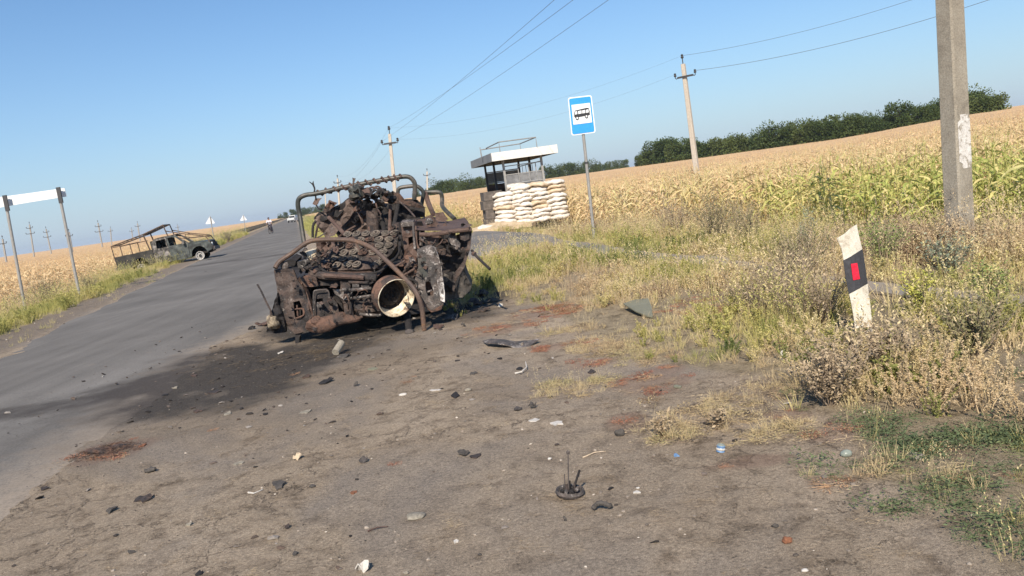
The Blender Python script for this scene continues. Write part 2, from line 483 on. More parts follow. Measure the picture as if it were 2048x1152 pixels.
# ------------------------------------------------------------------ the ground: one sheet, fine near the camera, out to the horizon
def build_ground():
    angs = list(np.arange(-46, 46.01, .3)) + list(np.arange(49, 314, 3.0))
    angs = [R(a) for a in angs]
    rads = [0.0]
    r_ = 1.2
    while r_ < 22: rads.append(r_); r_ *= 1.0145
    while r_ < 4300: rads.append(r_); r_ *= 1.06
    nA = len(angs)
    vs = [(0, 0, 0)]; A = {'burn': [0], 'veg': [0], 'red': [0], 'field': [0], 'shoulder': [0]}
    for r_ in rads[1:]:
        for i, a in enumerate(angs):
            x, y = math.sin(a) * r_, math.cos(a) * r_
            front = abs(a) < R(50) or a > R(310)
            near = r_ < 45 and front
            z = H(x, y) + (micro(x, y) if near else 0)
            # the roadway lies on a flat bed: sink the ground a little beneath it
            if r_ < 400 and near is False and road_l(y) < x < road_r(y): z -= .01
            vs.append((x, y, z))
            if near:
                b_ = burn(x, y) if r_ < 24 else 0
                vg = max(vegr(x, y), vegl(x, y)) if r_ > 2.5 or True else 0
                rd = 0
                if r_ < 16:
                    for e in REDS: rd = max(rd, sstep(-.1, .5, inell(x, y, e)))
            else:
                b_ = 0; rd = 0
                vg = 1.0 if (s_right(x, y) > -6 or s_left(x, y) > 1.2) else 0.0
            A['shoulder'].append(sstep(-.6, .1, s_left(x, y)) * (1 - sstep(1.1, 1.8, s_left(x, y))))
            A['burn'].append(b_); A['veg'].append(vg); A['red'].append(rd)
            A['field'].append(sstep(-.5, 1.5, s_right(x, y)) + sstep(4, 5.5, s_left(x, y)))
    fs = []
    for i in range(nA):
        fs.append((0, 1 + (i + 1) % nA, 1 + i))
    for k in range(len(rads) - 2):
        o = 1 + k * nA
        for i in range(nA):
            j = (i + 1) % nA
            fs.append((o + i, o + j, o + nA + j, o + nA + i))
    me = bpy.data.meshes.new('ground')
    me.from_pydata(vs, [], fs)
    me.polygons.foreach_set('use_smooth', [True] * len(me.polygons))
    for k, arr in A.items():
        at = me.attributes.new(k, 'FLOAT', 'POINT'); at.data.foreach_set('value', np.array(arr, dtype=np.float32))
    me.update()
    o = bpy.data.objects.new('ground', me); COL.objects.link(o)
    tag(o, 'bare trodden dirt verge with scorched patches, ash and dry cracks', kind='structure')
    mt, n, l, b = newmat('verge_soil'); me.materials.append(mt)
    tc = n.new('ShaderNodeTexCoord'); g = tc.outputs['Object']
    def attr(nm):
        a = n.new('ShaderNodeAttribute'); a.attribute_name = nm; return a.outputs['Fac']
    big = noisen(n, l, .9, 5, .6, g, .4); mid = noisen(n, l, 6, 6, .7, g, .3); fine = noisen(n, l, 55, 5, .75, g); grit = noisen(n, l, 220, 3, .8, g)
    r1 = ramp(n, [(.36, .285, .205), (.43, .345, .25), (.50, .405, .30)], [.3, .5, .7]); l.new(big.outputs[0], r1.inputs[0])
    r2 = ramp(n, [(.42, .39, .36), (.92, .91, .90), (1.08, 1.06, 1.04)], [.33, .50, .72]); l.new(mid.outputs[0], r2.inputs[0])
    c = mixc(n, l, r1.outputs[0], r2.outputs[0], .85, 'MULTIPLY')
    # greyer gravelly patches
    gp = noisen(n, l, .45, 4, .6, g, .6)
    c = mixc(n, l, c, (.31, .262, .212), maprange(n, l, gp.outputs[0], .48, .60, 0, .8))
    fv = maprange(n, l, fine.outputs[0], .30, .70, .45, 1.45)
    c = mixc(n, l, c, fv, .8, 'MULTIPLY')
    gv = maprange(n, l, grit.outputs[0], .35, .68, .55, 1.42)
    c = mixc(n, l, c, gv, .7, 'MULTIPLY')
    # pale grit specks
    vor = n.new('ShaderNodeTexVoronoi'); vor.inputs['Scale'].default_value = 38; l.new(g, vor.inputs['Vector'])
    sp = maprange(n, l, vor.outputs['Distance'], .06, .13, 1, 0)
    spm = mathn(n, l, 'MULTIPLY', sp, maprange(n, l, mid.outputs[0], .5, .6))
    c = mixc(n, l, c, (.50, .45, .38), mathn(n, l, 'MULTIPLY', spm, .6))
    vor2 = n.new('ShaderNodeTexVoronoi'); vor2.inputs['Scale'].default_value = 27; l.new(g, vor2.inputs['Vector'])
    sp2 = maprange(n, l, vor2.outputs['Distance'], .08, .2, 1, 0)
    c = mixc(n, l, c, (.07, .06, .05), mathn(n, l, 'MULTIPLY', sp2, maprange(n, l, mid.outputs[0], .42, .52, .8, 0)))
    # hairline cracks
    crk = n.new('ShaderNodeTexVoronoi'); crk.feature = 'DISTANCE_TO_EDGE'; crk.inputs['Scale'].default_value = 2.6
    dv = n.new('ShaderNodeVectorMath'); dv.operation = 'MULTIPLY_ADD'
    l.new(mid.outputs['Color'], dv.inputs[0]); dv.inputs[1].default_value = (.35, .35, .35); l.new(g, dv.inputs[2])
    l.new(dv.outputs[0], crk.inputs['Vector'])
    ck = maprange(n, l, crk.outputs['Distance'], .0, .014, 1, 0)
    ck = mathn(n, l, 'MULTIPLY', ck, maprange(n, l, gp.outputs[0], .42, .52, 1, 0))
    c = mixc(n, l, c, (.075, .062, .052), mathn(n, l, 'MULTIPLY', ck, .65))
    c = mixc(n, l, c, mixc(n, l, (.20, .165, .13), fv, .8, 'MULTIPLY'), mathn(n, l, 'MULTIPLY', attr('shoulder'), .8))
    # grassy soil, field soil, red weed soil
    vg = attr('veg'); vgn = maprange(n, l, mathn(n, l, 'MULTIPLY_ADD', fine.outputs[0], .5, vg), .45, .95)
    gs = ramp(n, [(.20, .16, .10), (.33, .265, .17), (.40, .325, .215)], [.35, .5, .68]); l.new(mid.outputs[0], gs.inputs[0])
    c = mixc(n, l, c, mixc(n, l, gs.outputs[0], fv, .7, 'MULTIPLY'), mathn(n, l, 'MULTIPLY', vgn, .85))
    c = mixc(n, l, c, (.45, .28, .14), mathn(n, l, 'MULTIPLY', attr('field'), .8, clamp=True))
    rd = maprange(n, l, mathn(n, l, 'MULTIPLY_ADD', fine.outputs[0], .8, attr('red')), .7, 1.3)
    c = mixc(n, l, c, (.27, .17, .125), mathn(n, l, 'MULTIPLY', rd, .42))
    # soot
    bn = maprange(n, l, mathn(n, l, 'ADD', mathn(n, l, 'MULTIPLY_ADD', mid.outputs[0], .9, attr('burn')), mathn(n, l, 'MULTIPLY', fine.outputs[0], .55)), .85, 1.65)
    sootc = ramp(n, [(.030, .027, .025), (.060, .052, .045), (.125, .105, .085)], [.3, .5, .72]); l.new(fine.outputs[0], sootc.inputs[0])
    c = mixc(n, l, c, sootc.outputs[0], mathn(n, l, 'MULTIPLY', bn, .95))
    # ash flecks inside the burnt part
    vor3 = n.new('ShaderNodeTexVoronoi'); vor3.inputs['Scale'].default_value = 19; l.new(g, vor3.inputs['Vector'])
    s3 = mathn(n, l, 'MULTIPLY', maprange(n, l, vor3.outputs['Distance'], .05, .12, 1, 0), mathn(n, l, 'MULTIPLY', bn, .6))
    c = mixc(n, l, c, (.30, .29, .28), s3)
    l.new(c, b.inputs['Base Color']); b.inputs['Roughness'].default_value = .95
    b.inputs['Specular IOR Level'].default_value = .2
    hh = mathn(n, l, 'ADD', mathn(n, l, 'MULTIPLY', fine.outputs[0], .7), mathn(n, l, 'ADD', mathn(n, l, 'MULTIPLY', grit.outputs[0], .3), mathn(n, l, 'MULTIPLY_ADD', mid.outputs[0], .8, mathn(n, l, 'MULTIPLY', ck, -1.0))))
    bump(n, l, b, hh, .9, .022)
    return o
ground = build_ground()

# ------------------------------------------------------------------ the road and the bus bay
def asphalt(name, base=.19, warm=1.0, dirt=.5):
    mt, n, l, b = newmat(name)
    tc = n.new('ShaderNodeTexCoord'); g = tc.outputs['Object']
    mp = n.new('ShaderNodeMapping'); l.new(g, mp.inputs[0])
    mp.inputs['Rotation'].default_value = (0, 0, R(-14.3)); mp.inputs['Scale'].default_value = (1.0, .06, 1)
    st = noisen(n, l, 1.1, 5, .6, mp.outputs[0], .2); st2 = noisen(n, l, 4.5, 4, .6, mp.outputs[0])
    pat = noisen(n, l, .35, 4, .6, g, .5); fine = noisen(n, l, 48, 5, .85, g); mid = noisen(n, l, 5, 5, .7, g)
    k = base
    r_ = ramp(n, [(k * .88, k * .83, k * .76), (k * 1.04, k * .975, k * .89), (k * 1.16, k * 1.10, k * 1.01)], [.32, .5, .68]); l.new(st.outputs[0], r_.inputs[0])
    c = mixc(n, l, r_.outputs[0], maprange(n, l, st2.outputs[0], .3, .7, .93, 1.07), 1, 'MULTIPLY')
    c = mixc(n, l, c, maprange(n, l, pat.outputs[0], .35, .65, .82, 1.14), 1, 'MULTIPLY')
    c = mixc(n, l, c, maprange(n, l, fine.outputs[0], .3, .7, .6, 1.4), .9, 'MULTIPLY')
    c = mixc(n, l, c, (.27, .225, .18), maprange(n, l, mid.outputs[0], .62, .74, 0, dirt))
    at = n.new('ShaderNodeAttribute'); at.attribute_name = 'darkening'
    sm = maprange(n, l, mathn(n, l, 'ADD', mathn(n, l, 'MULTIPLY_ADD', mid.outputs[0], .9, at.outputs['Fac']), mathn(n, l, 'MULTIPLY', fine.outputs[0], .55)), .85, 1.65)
    dt = n.new('ShaderNodeAttribute'); dt.attribute_name = 'dust'
    dm = maprange(n, l, mathn(n, l, 'ADD', mathn(n, l, 'MULTIPLY_ADD', mid.outputs[0], .8, dt.outputs['Fac']), mathn(n, l, 'MULTIPLY', fine.outputs[0], .3)), .85, 1.45)
    c = mixc(n, l, c, mixc(n, l, (.33, .275, .215), maprange(n, l, fine.outputs[0], .3, .7, .6, 1.3), .8, 'MULTIPLY'), dm)
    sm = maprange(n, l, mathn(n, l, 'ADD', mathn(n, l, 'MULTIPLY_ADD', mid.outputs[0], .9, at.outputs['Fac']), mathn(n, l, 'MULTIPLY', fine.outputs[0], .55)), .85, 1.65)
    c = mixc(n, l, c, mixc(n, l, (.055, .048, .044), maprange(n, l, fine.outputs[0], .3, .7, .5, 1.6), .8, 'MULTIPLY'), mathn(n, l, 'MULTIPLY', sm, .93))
    # cracks across old asphalt
    crk = n.new('ShaderNodeTexVoronoi'); crk.feature = 'DISTANCE_TO_EDGE'; crk.inputs['Scale'].default_value = .45
    dv = n.new('ShaderNodeVectorMath'); dv.operation = 'MULTIPLY_ADD'
    l.new(mid.outputs['Color'], dv.inputs[0]); dv.inputs[1].default_value = (.6, .6, .6); l.new(g, dv.inputs[2]); l.new(dv.outputs[0], crk.inputs['Vector'])
    ck = maprange(n, l, crk.outputs['Distance'], 0, .006, 1, 0)
    c = mixc(n, l, c, (.07, .068, .065), mathn(n, l, 'MULTIPLY', ck, .45))
    l.new(c, b.inputs['Base Color'])
    b.inputs['Roughness'].default_value = .95; b.inputs['Specular IOR Level'].default_value = .15
    bump(n, l, b, mathn(n, l, 'MULTIPLY_ADD', mid.outputs[0], .4, fine.outputs[0]), .5, .008)
    return mt
M['asphalt'] = asphalt('old_asphalt', .160)
M['asphalt_bay'] = asphalt('bay_asphalt', .195, dirt=.6)
DARK_WEDGE = [ell_w(*e) for e in [(80, 822, 165, 14)]]  # low dark wedge across the asphalt at the left
BANDS = [(16.2, .5), (36.3, .8), (24.4, .25)]      # darker strips lying across the carriageway
def darkening(x, y):  # road darkening: the wedge, the cross strip and soot by the wreck
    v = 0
    for e in DARK_WEDGE: v = max(v, .75 * sstep(-.1, .5, inell(x, y, e, .2)))
    d0 = y + .25 * x
    for (yy, hw) in BANDS[1:2]:
        v = max(v, .6 * (1 - sstep(hw * .6, hw, abs(d0 - yy + 4.1 + .3 * noise.noise((x, 0, 0))))))
    if y < 20: v = max(v, burn(x, y))
    return v
def build_road():
    ys = []
    y = -6.0
    while y < 3500: ys.append(y); y += max(.16, y * .02)
    cols = 30
    vs = []; st = []; du = []
    for y in ys:
        xl, xr = road_l(y), road_r(y)
        if y < 17: 
            xr2 = -3.5 - .10 * (y - 4) if y < 10.5 else -4.1 + .12 * (y - 10.5)
            xr = xr2 + .4
        elif y < 21: xr = (-3.32 + .4) + (road_r(21) - (-2.92)) * sstep(17, 21, y)
        for i in range(cols + 1):
            u = i / cols
            x = xl + (xr - xl) * u
            je = .12 * noise.noise((y * .9, 0, 3)) + .05 * noise.noise((y * 4, 0, 3))
            if i == 0: x += je
            if i == cols: x -= je
            z = .022 - .05 * (abs(u - .5) * 2) ** 8 
            if y > 400: z += .05
            vs.append((x, y, z)); st.append(darkening(x, y) if 0 < y < 45 else 0)
            e = max(0, 1 - (x - xl) / .35) * .35
            e2 = max(0, 1 - (xr - x) / 1.3) * (1.0 if y < 20 else .6)
            du.append(max(e, e2))
    fs = []
    for k in range(len(ys) - 1):
        for i in range(cols):
            a = k * (cols + 1) + i
            fs.append((a, a + 1, a + cols + 2, a + cols + 1))
    me = bpy.data.meshes.new('road'); me.from_pydata(vs, [], fs); me.materials.append(M['asphalt'])
    me.polygons.foreach_set('use_smooth', [True] * len(me.polygons))
    me.attributes.new('darkening', 'FLOAT', 'POINT').data.foreach_set('value', np.array(st, dtype=np.float32))
    me.attributes.new('dust', 'FLOAT', 'POINT').data.foreach_set('value', np.array(du, dtype=np.float32))
    o = bpy.data.objects.new('road', me); COL.objects.link(o)
    tag(o, 'worn grey asphalt country road running away to the horizon', kind='structure')
build_road()
def flat_sheet(name, poly, z, mat, label, step=.5, dustf=None):
    mb = MB()
    mb.plate(poly, lambda x, y: Vector((x, y, H(x, y) + z)), step=step, thick=.03, tdir=(0, 0, -1), jag=.05, seed=3)
    me = mb.mesh(name, mat)
    me.attributes.new('darkening', 'FLOAT', 'POINT').data.foreach_set('value', np.zeros(len(mb.v), dtype=np.float32))
    du = [max(0, .75 - max(0, dpoly(v[0], v[1], poly)) / .3) if dustf is None else dustf(v[0], v[1]) for v in mb.v]
    me.attributes.new('dust', 'FLOAT', 'POINT').data.foreach_set('value', np.array(du, dtype=np.float32))
    o = bpy.data.objects.new(name, me); COL.objects.link(o)
    tag(o, label, kind='structure')
    return o
flat_sheet('bus_bay', BAY, .034, M['asphalt_bay'], 'patch of grey asphalt by the bus shelter, narrowing to a path through the grass', .4)

# ------------------------------------------------------------------ vegetation sources and scattering
HID = bpy.data.collections.new('plant_shapes')      # never linked to the scene: only instanced
def plantmat(name, cols, pos=None, trans=.25, rough=.75, var=.35):
    mt, n, l, b = newmat(name)
    at = n.new('ShaderNodeAttribute'); at.attribute_type = 'INSTANCER'; at.attribute_name = 'tint'
    tc = n.new('ShaderNodeTexCoord')
    nz = noisen(n, l, 9, 3, .6, tc.outputs['Object'])
    oi = n.new('ShaderNodeObjectInfo')
    f = mathn(n, l, 'ADD', at.outputs['Fac'], mathn(n, l, 'MULTIPLY_ADD', nz.outputs[0], var, -var / 2))
    r_ = ramp(n, cols, pos); l.new(f, r_.inputs[0])
    c = mixc(n, l, r_.outputs[0], maprange(n, l, nz.outputs['Color'], .3, .7, .75, 1.2), 1, 'MULTIPLY')
    l.new(c, b.inputs['Base Color']); b.inputs['Roughness'].default_value = rough
    b.inputs['Specular IOR Level'].default_value = .25
    if trans:
        tr = n.new('ShaderNodeBsdfTranslucent'); l.new(c, tr.inputs[0])
        mx = n.new('ShaderNodeMixShader'); mx.inputs[0].default_value = trans
        l.new(b.outputs[0], mx.inputs[1]); l.new(tr.outputs[0], mx.inputs[2])
        l.new(mx.outputs[0], n['Material Output'].inputs[0])
    return mt
# tint: 0 deep green .. .35 yellow green .. .6 straw .. .8 tan .. 1 brown
VEG = [(.11, .15, .05), (.24, .27, .085), (.50, .46, .155), (.68, .56, .31), (.64, .50, .31), (.42, .31, .21)]
VPOS = [0, .2, .42, .62, .82, 1]
M['grass'] = plantmat('grass_blades', VEG, VPOS)
M['leafy'] = plantmat('weed_leaves', VEG, VPOS, .3)
M['red'] = plantmat('red_groundcover', [(.22, .16, .08), (.32, .13, .085), (.38, .18, .11), (.46, .31, .18)], [0, .35, .7, 1], .15)
M['lowmat'] = plantmat('creeper_leaves', [(.085, .12, .06), (.15, .19, .09), (.30, .30, .13), (.46, .37, .21), (.42, .26, .17)], [0, .2, .45, .7, 1], .2)
M['straw'] = plantmat('dead_straw', [(.13, .10, .07), (.34, .26, .17), (.58, .46, .29)], [0, .5, 1], .1)
M['cornm'] = plantmat('corn_leaves', [(.26, .32, .09), (.48, .49, .16), (.70, .61, .30), (.80, .62, .36), (.78, .55, .32)], [0, .2, .45, .7, 1], .3)
M['pebble'] = plantmat('pebbles', [(.06, .05, .042), (.19, .16, .13), (.35, .295, .235), (.54, .48, .40)], [0, .35, .8, 1], 0)

def source(prefix, mbs, mat, smooth=False):
    out = bpy.data.collections.new(prefix)
    for i, mb in enumerate(mbs):
        o = bpy.data.objects.new('%s_%02d' % (prefix, i), mb.mesh(prefix, mat, smooth))
        out.objects.link(o)
    return out
def strip(mb, p0, d0, L, wd, segs=3, curl=.5, tilt=None, rr=rnd):
    """a thin curved blade"""
    d = Vector(d0).normalized(); p = Vector(p0)
    side = d.cross(Vector((rr.uniform(-1, 1), rr.uniform(-1, 1), .2)))
    if side.length < 1e-3: side = Vector((1, 0, 0))
    side.normalize()
    bend = Vector((rr.uniform(-1, 1), rr.uniform(-1, 1), 0)); 
    vs = []; fs = []
    for i in range(segs + 1):
        t = i / segs
        ww = wd * (1 - t ** 1.5) * .5 + wd * .04
        vs.append(p + side * ww); vs.append(p - side * ww)
        d = (d + bend * curl / segs - Vector((0, 0, curl * .7 * t / segs))).normalized()
        p = p + d * (L / segs)
    for i in range(segs): fs.append((2 * i, 2 * i + 1, 2 * i + 3, 2 * i + 2))
    mb.add(vs, fs)
    return p
def leaf(mb, p, d, L, wd, rr=rnd):
    d = Vector(d).normalized()
    s = d.cross(Vector((rr.uniform(-1, 1), rr.uniform(-1, 1), rr.uniform(-1, 1))))
    if s.length < 1e-3: s = Vector((1, 0, 0))
    s.normalize(); p = Vector(p)
    mb.add([p, p + d * L * .45 + s * wd, p + d * L, p + d * L * .45 - s * wd], [(0, 1, 2, 3)])
def rdir(zlo=0, zhi=1, rr=rnd):
    a = rr.uniform(0, 2 * math.pi); z = rr.uniform(zlo, zhi)
    return Vector((math.cos(a), math.sin(a), z))
def tuft(n, h, spread, wd, lean, curl=.5):
    mb = MB()
    for _ in range(n):
        a = rnd.uniform(0, 6.283); r_ = spread * math.sqrt(rnd.random())
        d = Vector((math.cos(a) * lean * rnd.random(), math.sin(a) * lean * rnd.random(), 1))
        strip(mb, (math.cos(a) * r_, math.sin(a) * r_, -.02), d, h * rnd.uniform(.45, 1.05), wd * rnd.uniform(.6, 1.2), 3, curl)
    return mb
def seedgrass(n, h, spread):
    mb = MB()
    for _ in range(n):
        a = rnd.uniform(0, 6.283); r_ = spread * math.sqrt(rnd.random())
        d = Vector((math.cos(a) * .35 * rnd.random(), math.sin(a) * .35 * rnd.random(), 1))
        hh = h * rnd.uniform(.6, 1.1)
        e = strip(mb, (math.cos(a) * r_, math.sin(a) * r_, -.02), d, hh, .004, 3, .3)
        for k in range(5):
            leaf(mb, e + Vector((rnd.uniform(-.012, .012), rnd.uniform(-.012, .012), -k * .022)), rdir(.4, 1.6), .03, .006)
    return mb
def weed(n, h, spread, leaves, L, wd, top=False, lean=.5):
    mb = MB()
    for _ in range(n):
        a = rnd.uniform(0, 6.283); r_ = spread * .35 * math.sqrt(rnd.random())
        p = Vector((math.cos(a) * r_, math.sin(a) * r_, -.02)); d = Vector((math.cos(a) * lean * rnd.random(), math.sin(a) * lean * rnd.random(), 1)).normalized()
        hh = h * rnd.uniform(.5, 1.05)
        q = p; N = 4
        pts = [p]
        for i in range(N):
            d = (d + Vector((rnd.uniform(-.25, .25), rnd.uniform(-.25, .25), 0))).normalized()
            q = q + d * hh / N; pts.append(q)
        mb.tube(pts, .0032, 3, r2=.0012)
        for _k in range(leaves):
            t = rnd.random() ** (.5 if top else .85) * N
            i = min(N - 1, int(t)); pp = pts[i].lerp(pts[i + 1], t - i)
            leaf(mb, pp + rdir(-.5, .5) * .008 * rnd.random(), rdir(-.2, 1.1), L * rnd.uniform(.5, 1.1), wd * rnd.uniform(.5, 1.1))
    return mb
def cover(n, rad, h, L, wd):
    mb = MB()
    for _ in range(n):
        a = rnd.uniform(0, 6.283); r_ = rad * math.sqrt(rnd.random())
        leaf(mb, (math.cos(a) * r_, math.sin(a) * r_, rnd.uniform(0, h)), rdir(-.1, .7), L * rnd.uniform(.5, 1.2), wd)
    for _ in range(n // 8):
        a = rnd.uniform(0, 6.283); r_ = rad * rnd.random()
        strip(mb, (math.cos(a) * r_ * .3, math.sin(a) * r_ * .3, .004), (math.cos(a), math.sin(a), .12), rad, .004, 3, .4)
    return mb
def straw(n, rad):
    mb = MB()
    for _ in range(n):
        a = rnd.uniform(0, 6.283); r_ = rad * math.sqrt(rnd.random()); L = rnd.uniform(.03, .12)
        strip(mb, (math.cos(a) * r_, math.sin(a) * r_, rnd.uniform(.002, .03)), rdir(-.1, .25), L, .004, 2, .4)
    return mb
def pebble(seed):
    mb = MB(); mb.ell((0, 0, .25), (1, .75, .5), 6, 4, jit=.5, seed=seed); return mb
def corn(h, leaves, drybend=.9, tassel=True):
    mb = MB()
    p = Vector((0, 0, -.05)); pts = [p]
    for i in range(4):
        p = p + Vector((rnd.uniform(-.02, .02), rnd.uniform(-.02, .02), h / 4)); pts.append(p)
    mb.tube(pts, .014, 4, r2=.006)
    for k in range(leaves):
        z = h * (.12 + .80 * k / leaves); a = k * math.pi + rnd.uniform(-.7, .7)
        L = rnd.uniform(.45, .75) * (1 - .25 * abs(k / leaves - .5))
        d = Vector((math.cos(a), math.sin(a), rnd.uniform(.7, 1.5))).normalized(); q = Vector((0, 0, z))
        side = Vector((-math.sin(a), math.cos(a), 0)); tw = rnd.uniform(-.5, .5)
        vs = []; fs = []; S = 5
        for i in range(S + 1):
            t = i / S; ww = .027 * (math.sin(math.pi * min(1, t * .85 + .15)) ** .7) + .002
            s2 = (side * math.cos(tw * t * 3) + Vector((0, 0, 1)) * math.sin(tw * t * 3))
            vs += [q + s2 * ww, q - s2 * ww]
            d = (d + Vector((0, 0, -drybend * rnd.uniform(.25, .6)))).normalized(); q = q + d * L / S
        for i in range(S): fs.append((2 * i, 2 * i + 1, 2 * i + 3, 2 * i + 2))
        mb.add(vs, fs)
    if rnd.random() < .8:
        z = h * .5; a = rnd.uniform(0, 6.28)
        mb.tube([(0, 0, z), (math.cos(a) * .05, math.sin(a) * .05, z + .09), (math.cos(a) * .09, math.sin(a) * .09, z + .2)], .024, 5, r2=.008)
    if tassel:
        for _ in range(5): strip(mb, (0, 0, h - .03), rdir(1.0, 3), rnd.uniform(.14, .26), .010, 2, .4)
    return mb
SRC = {
    'grass': source('grass_tuft', [tuft(34, .30, .10, .006, .7, .5) for _ in range(4)] + [tuft(26, .22, .12, .006, 1.2, .9) for _ in range(2)] + [seedgrass(12, .42, .12) for _ in range(2)], M['grass']),
    'tall': source('tall_grass', [tuft(26, .62, .13, .007, .45, .45) for _ in range(3)] + [seedgrass(16, .72, .16) for _ in range(3)] + [weed(7, .65, .2, 60, .035, .007) for _ in range(3)], M['grass']),
    'weed': source('leafy_weed', [weed(9, .32, .22, 46, .032, .008) for _ in range(4)] + [weed(7, .42, .25, 60, .045, .012) for _ in range(3)], M['leafy']),
    'seedy': source('seedy_weed', [weed(10, .40, .25, 85, .020, .0055, True, .9) for _ in range(6)], M['leafy']),
    'low': source('low_creeper', [cover(110, .16, .035, .020, .005) for _ in range(4)] + [cover(80, .14, .06, .030, .005) for _ in range(2)], M['lowmat']),
    'red': source('red_creeper', [cover(100, .14, .022, .018, .005) for _ in range(4)], M['red']),
    'straw': source('straw_litter', [straw(30, .16) for _ in range(4)], M['straw']),
    'pebble': source('pebble', [pebble(i) for i in range(6)], M['pebble']),
    'corn': source('corn_stand', [corn(1.6 * rnd.uniform(.9, 1.08), 11) for _ in range(8)], M['cornm']),
}
def flake(seed):
    rr = random.Random(seed); mb = MB(); n_ = rr.randrange(4, 8)
    poly = [(math.cos(a * 6.283 / n_) * rr.uniform(.4, 1.2), math.sin(a * 6.283 / n_) * rr.uniform(.25, .9)) for a in range(n_)]
    top = [(x, y, .18 + .35 * noise.noise((x * 1.5, y * 1.5, seed))) for x, y in poly]; bot = [(x * .9, y * .9, z - .2) for x, y, z in top]
    mb.add(top + [(0, 0, .35)] + bot, [(i, (i + 1) % n_, n_) for i in range(n_)] + [(i, n_ + 1 + i, n_ + 1 + (i + 1) % n_, (i + 1) % n_) for i in range(n_)])
    return mb
M['flakem'] = plantmat('char_flakes', [(.022, .020, .019), (.06, .05, .043), (.12, .085, .065), (.24, .21, .18), (.40, .37, .33)], [0, .35, .6, .85, 1], 0)
SRC['flake'] = source('char_flake', [flake(i) for i in range(6)], M['flakem'])
def scatter(name, src, items, label, cat=None):
    """items: x, y, z, rotz, tilt, scale, index, tint ; one object of kind stuff"""
    A = np.array(items, dtype=np.float32)
    me = bpy.data.meshes.new(name)
    me.vertices.add(len(A)); me.vertices.foreach_set('co', A[:, :3].ravel())
    def at(nm, ty, arr):
        a = me.attributes.new(nm, ty, 'POINT'); a.data.foreach_set('vector' if ty == 'FLOAT_VECTOR' else 'value', arr.ravel())
    rot = np.zeros((len(A), 3), dtype=np.float32); rot[:, 2] = A[:, 3]; rot[:, 0] = A[:, 4]; rot[:, 1] = A[:, 4] * .7
    at('rot', 'FLOAT_VECTOR', rot); at('scl', 'FLOAT', A[:, 5]); at('idx', 'INT', A[:, 6].astype(np.int32)); at('tint', 'FLOAT', A[:, 7])
    o = bpy.data.objects.new(name, me); COL.objects.link(o)
    ng = bpy.data.node_groups.new(name, 'GeometryNodeTree')
    ng.interface.new_socket('Geometry', in_out='INPUT', socket_type='NodeSocketGeometry')
    ng.interface.new_socket('Geometry', in_out='OUTPUT', socket_type='NodeSocketGeometry')
    n = ng.nodes; l = ng.links
    gi = n.new('NodeGroupInput'); go = n.new('NodeGroupOutput')
    ci = n.new('GeometryNodeCollectionInfo'); ci.inputs['Collection'].default_value = SRC[src]; ci.inputs['Separate Children'].default_value = True
    ci.inputs['Reset Children'].default_value = True
    ip = n.new('GeometryNodeInstanceOnPoints'); ip.inputs['Pick Instance'].default_value = True
    def na(nm, ty):
        a = n.new('GeometryNodeInputNamedAttribute'); a.data_type = ty; a.inputs['Name'].default_value = nm
        return [s for s in a.outputs if s.enabled and s.name == 'Attribute'][0]
    e2r = n.new('FunctionNodeEulerToRotation'); l.new(na('rot', 'FLOAT_VECTOR'), e2r.inputs[0])
    l.new(gi.outputs[0], ip.inputs['Points']); l.new(ci.outputs[0], ip.inputs['Instance'])
    l.new(na('idx', 'INT'), ip.inputs['Instance Index']); l.new(e2r.outputs[0], ip.inputs['Rotation']); l.new(na('scl', 'FLOAT'), ip.inputs['Scale'])
    l.new(ip.outputs[0], go.inputs[0])
    md = o.modifiers.new('scatter', 'NODES'); md.node_group = ng
    tag(o, label, cat, kind='stuff')
    return o
def cl(v): return max(0.0, min(1.0, v))
def nz2(x, y, s, k=0): return noise.noise((x * s, y * s, k * 7.31 + .5))
TREADY = None
GREENSPOTS = [ell_w(*e) for e in [(1450, 712, 70, 16), (1010, 560, 60, 22), (960, 575, 50, 16), (1080, 600, 60, 16), (1020, 490, 50, 12), (1300, 565, 110, 22), (1560, 480, 80, 20), (1830, 620, 70, 16), (1270, 525, 60, 12), (1900, 720, 120, 20), (1380, 485, 120, 14)]]
TANSPOTS = [ell_w(*e) for e in [(1350, 700, 150, 22), (1550, 640, 150, 30), (1700, 760, 190, 45), (1250, 640, 120, 22), (1170, 570, 120, 30), (1120, 500, 80, 12)]]
def tint_at(x, y):
    v = .535 + .34 * nz2(x, y, .35, 1) + .26 * nz2(x, y, 1.3, 2)
    v += .14 * (1 - sstep(.2, 1.6, dpoly(x, y, GRASS_R)))
    for e in GREENSPOTS:
        v -= .30 * sstep(-.1, .5, inell(x, y, e))
    for e in TANSPOTS:
        v += .16 * sstep(-.1, .5, inell(x, y, e))
    return v
g_, t_, w_, s_, lo_, re_, st_, pe_ = [], [], [], [], [], [], [], []
def put(L, x, y, sc, n, tint, tilt=0.1, dz=0):
    L.append((x, y, H(x, y) + micro(x, y) + dz, rnd.uniform(0, 6.283), rnd.uniform(-tilt, tilt), sc, rnd.randrange(n), tint))
SEEDZONE = gpoly([(1560, 700), (1640, 690), (1760, 690), (1900, 730), (2048, 760), (2200, 800), (2200, 880), (2048, 850), (1900, 830), (1760, 815), (1640, 800), (1580, 760)])
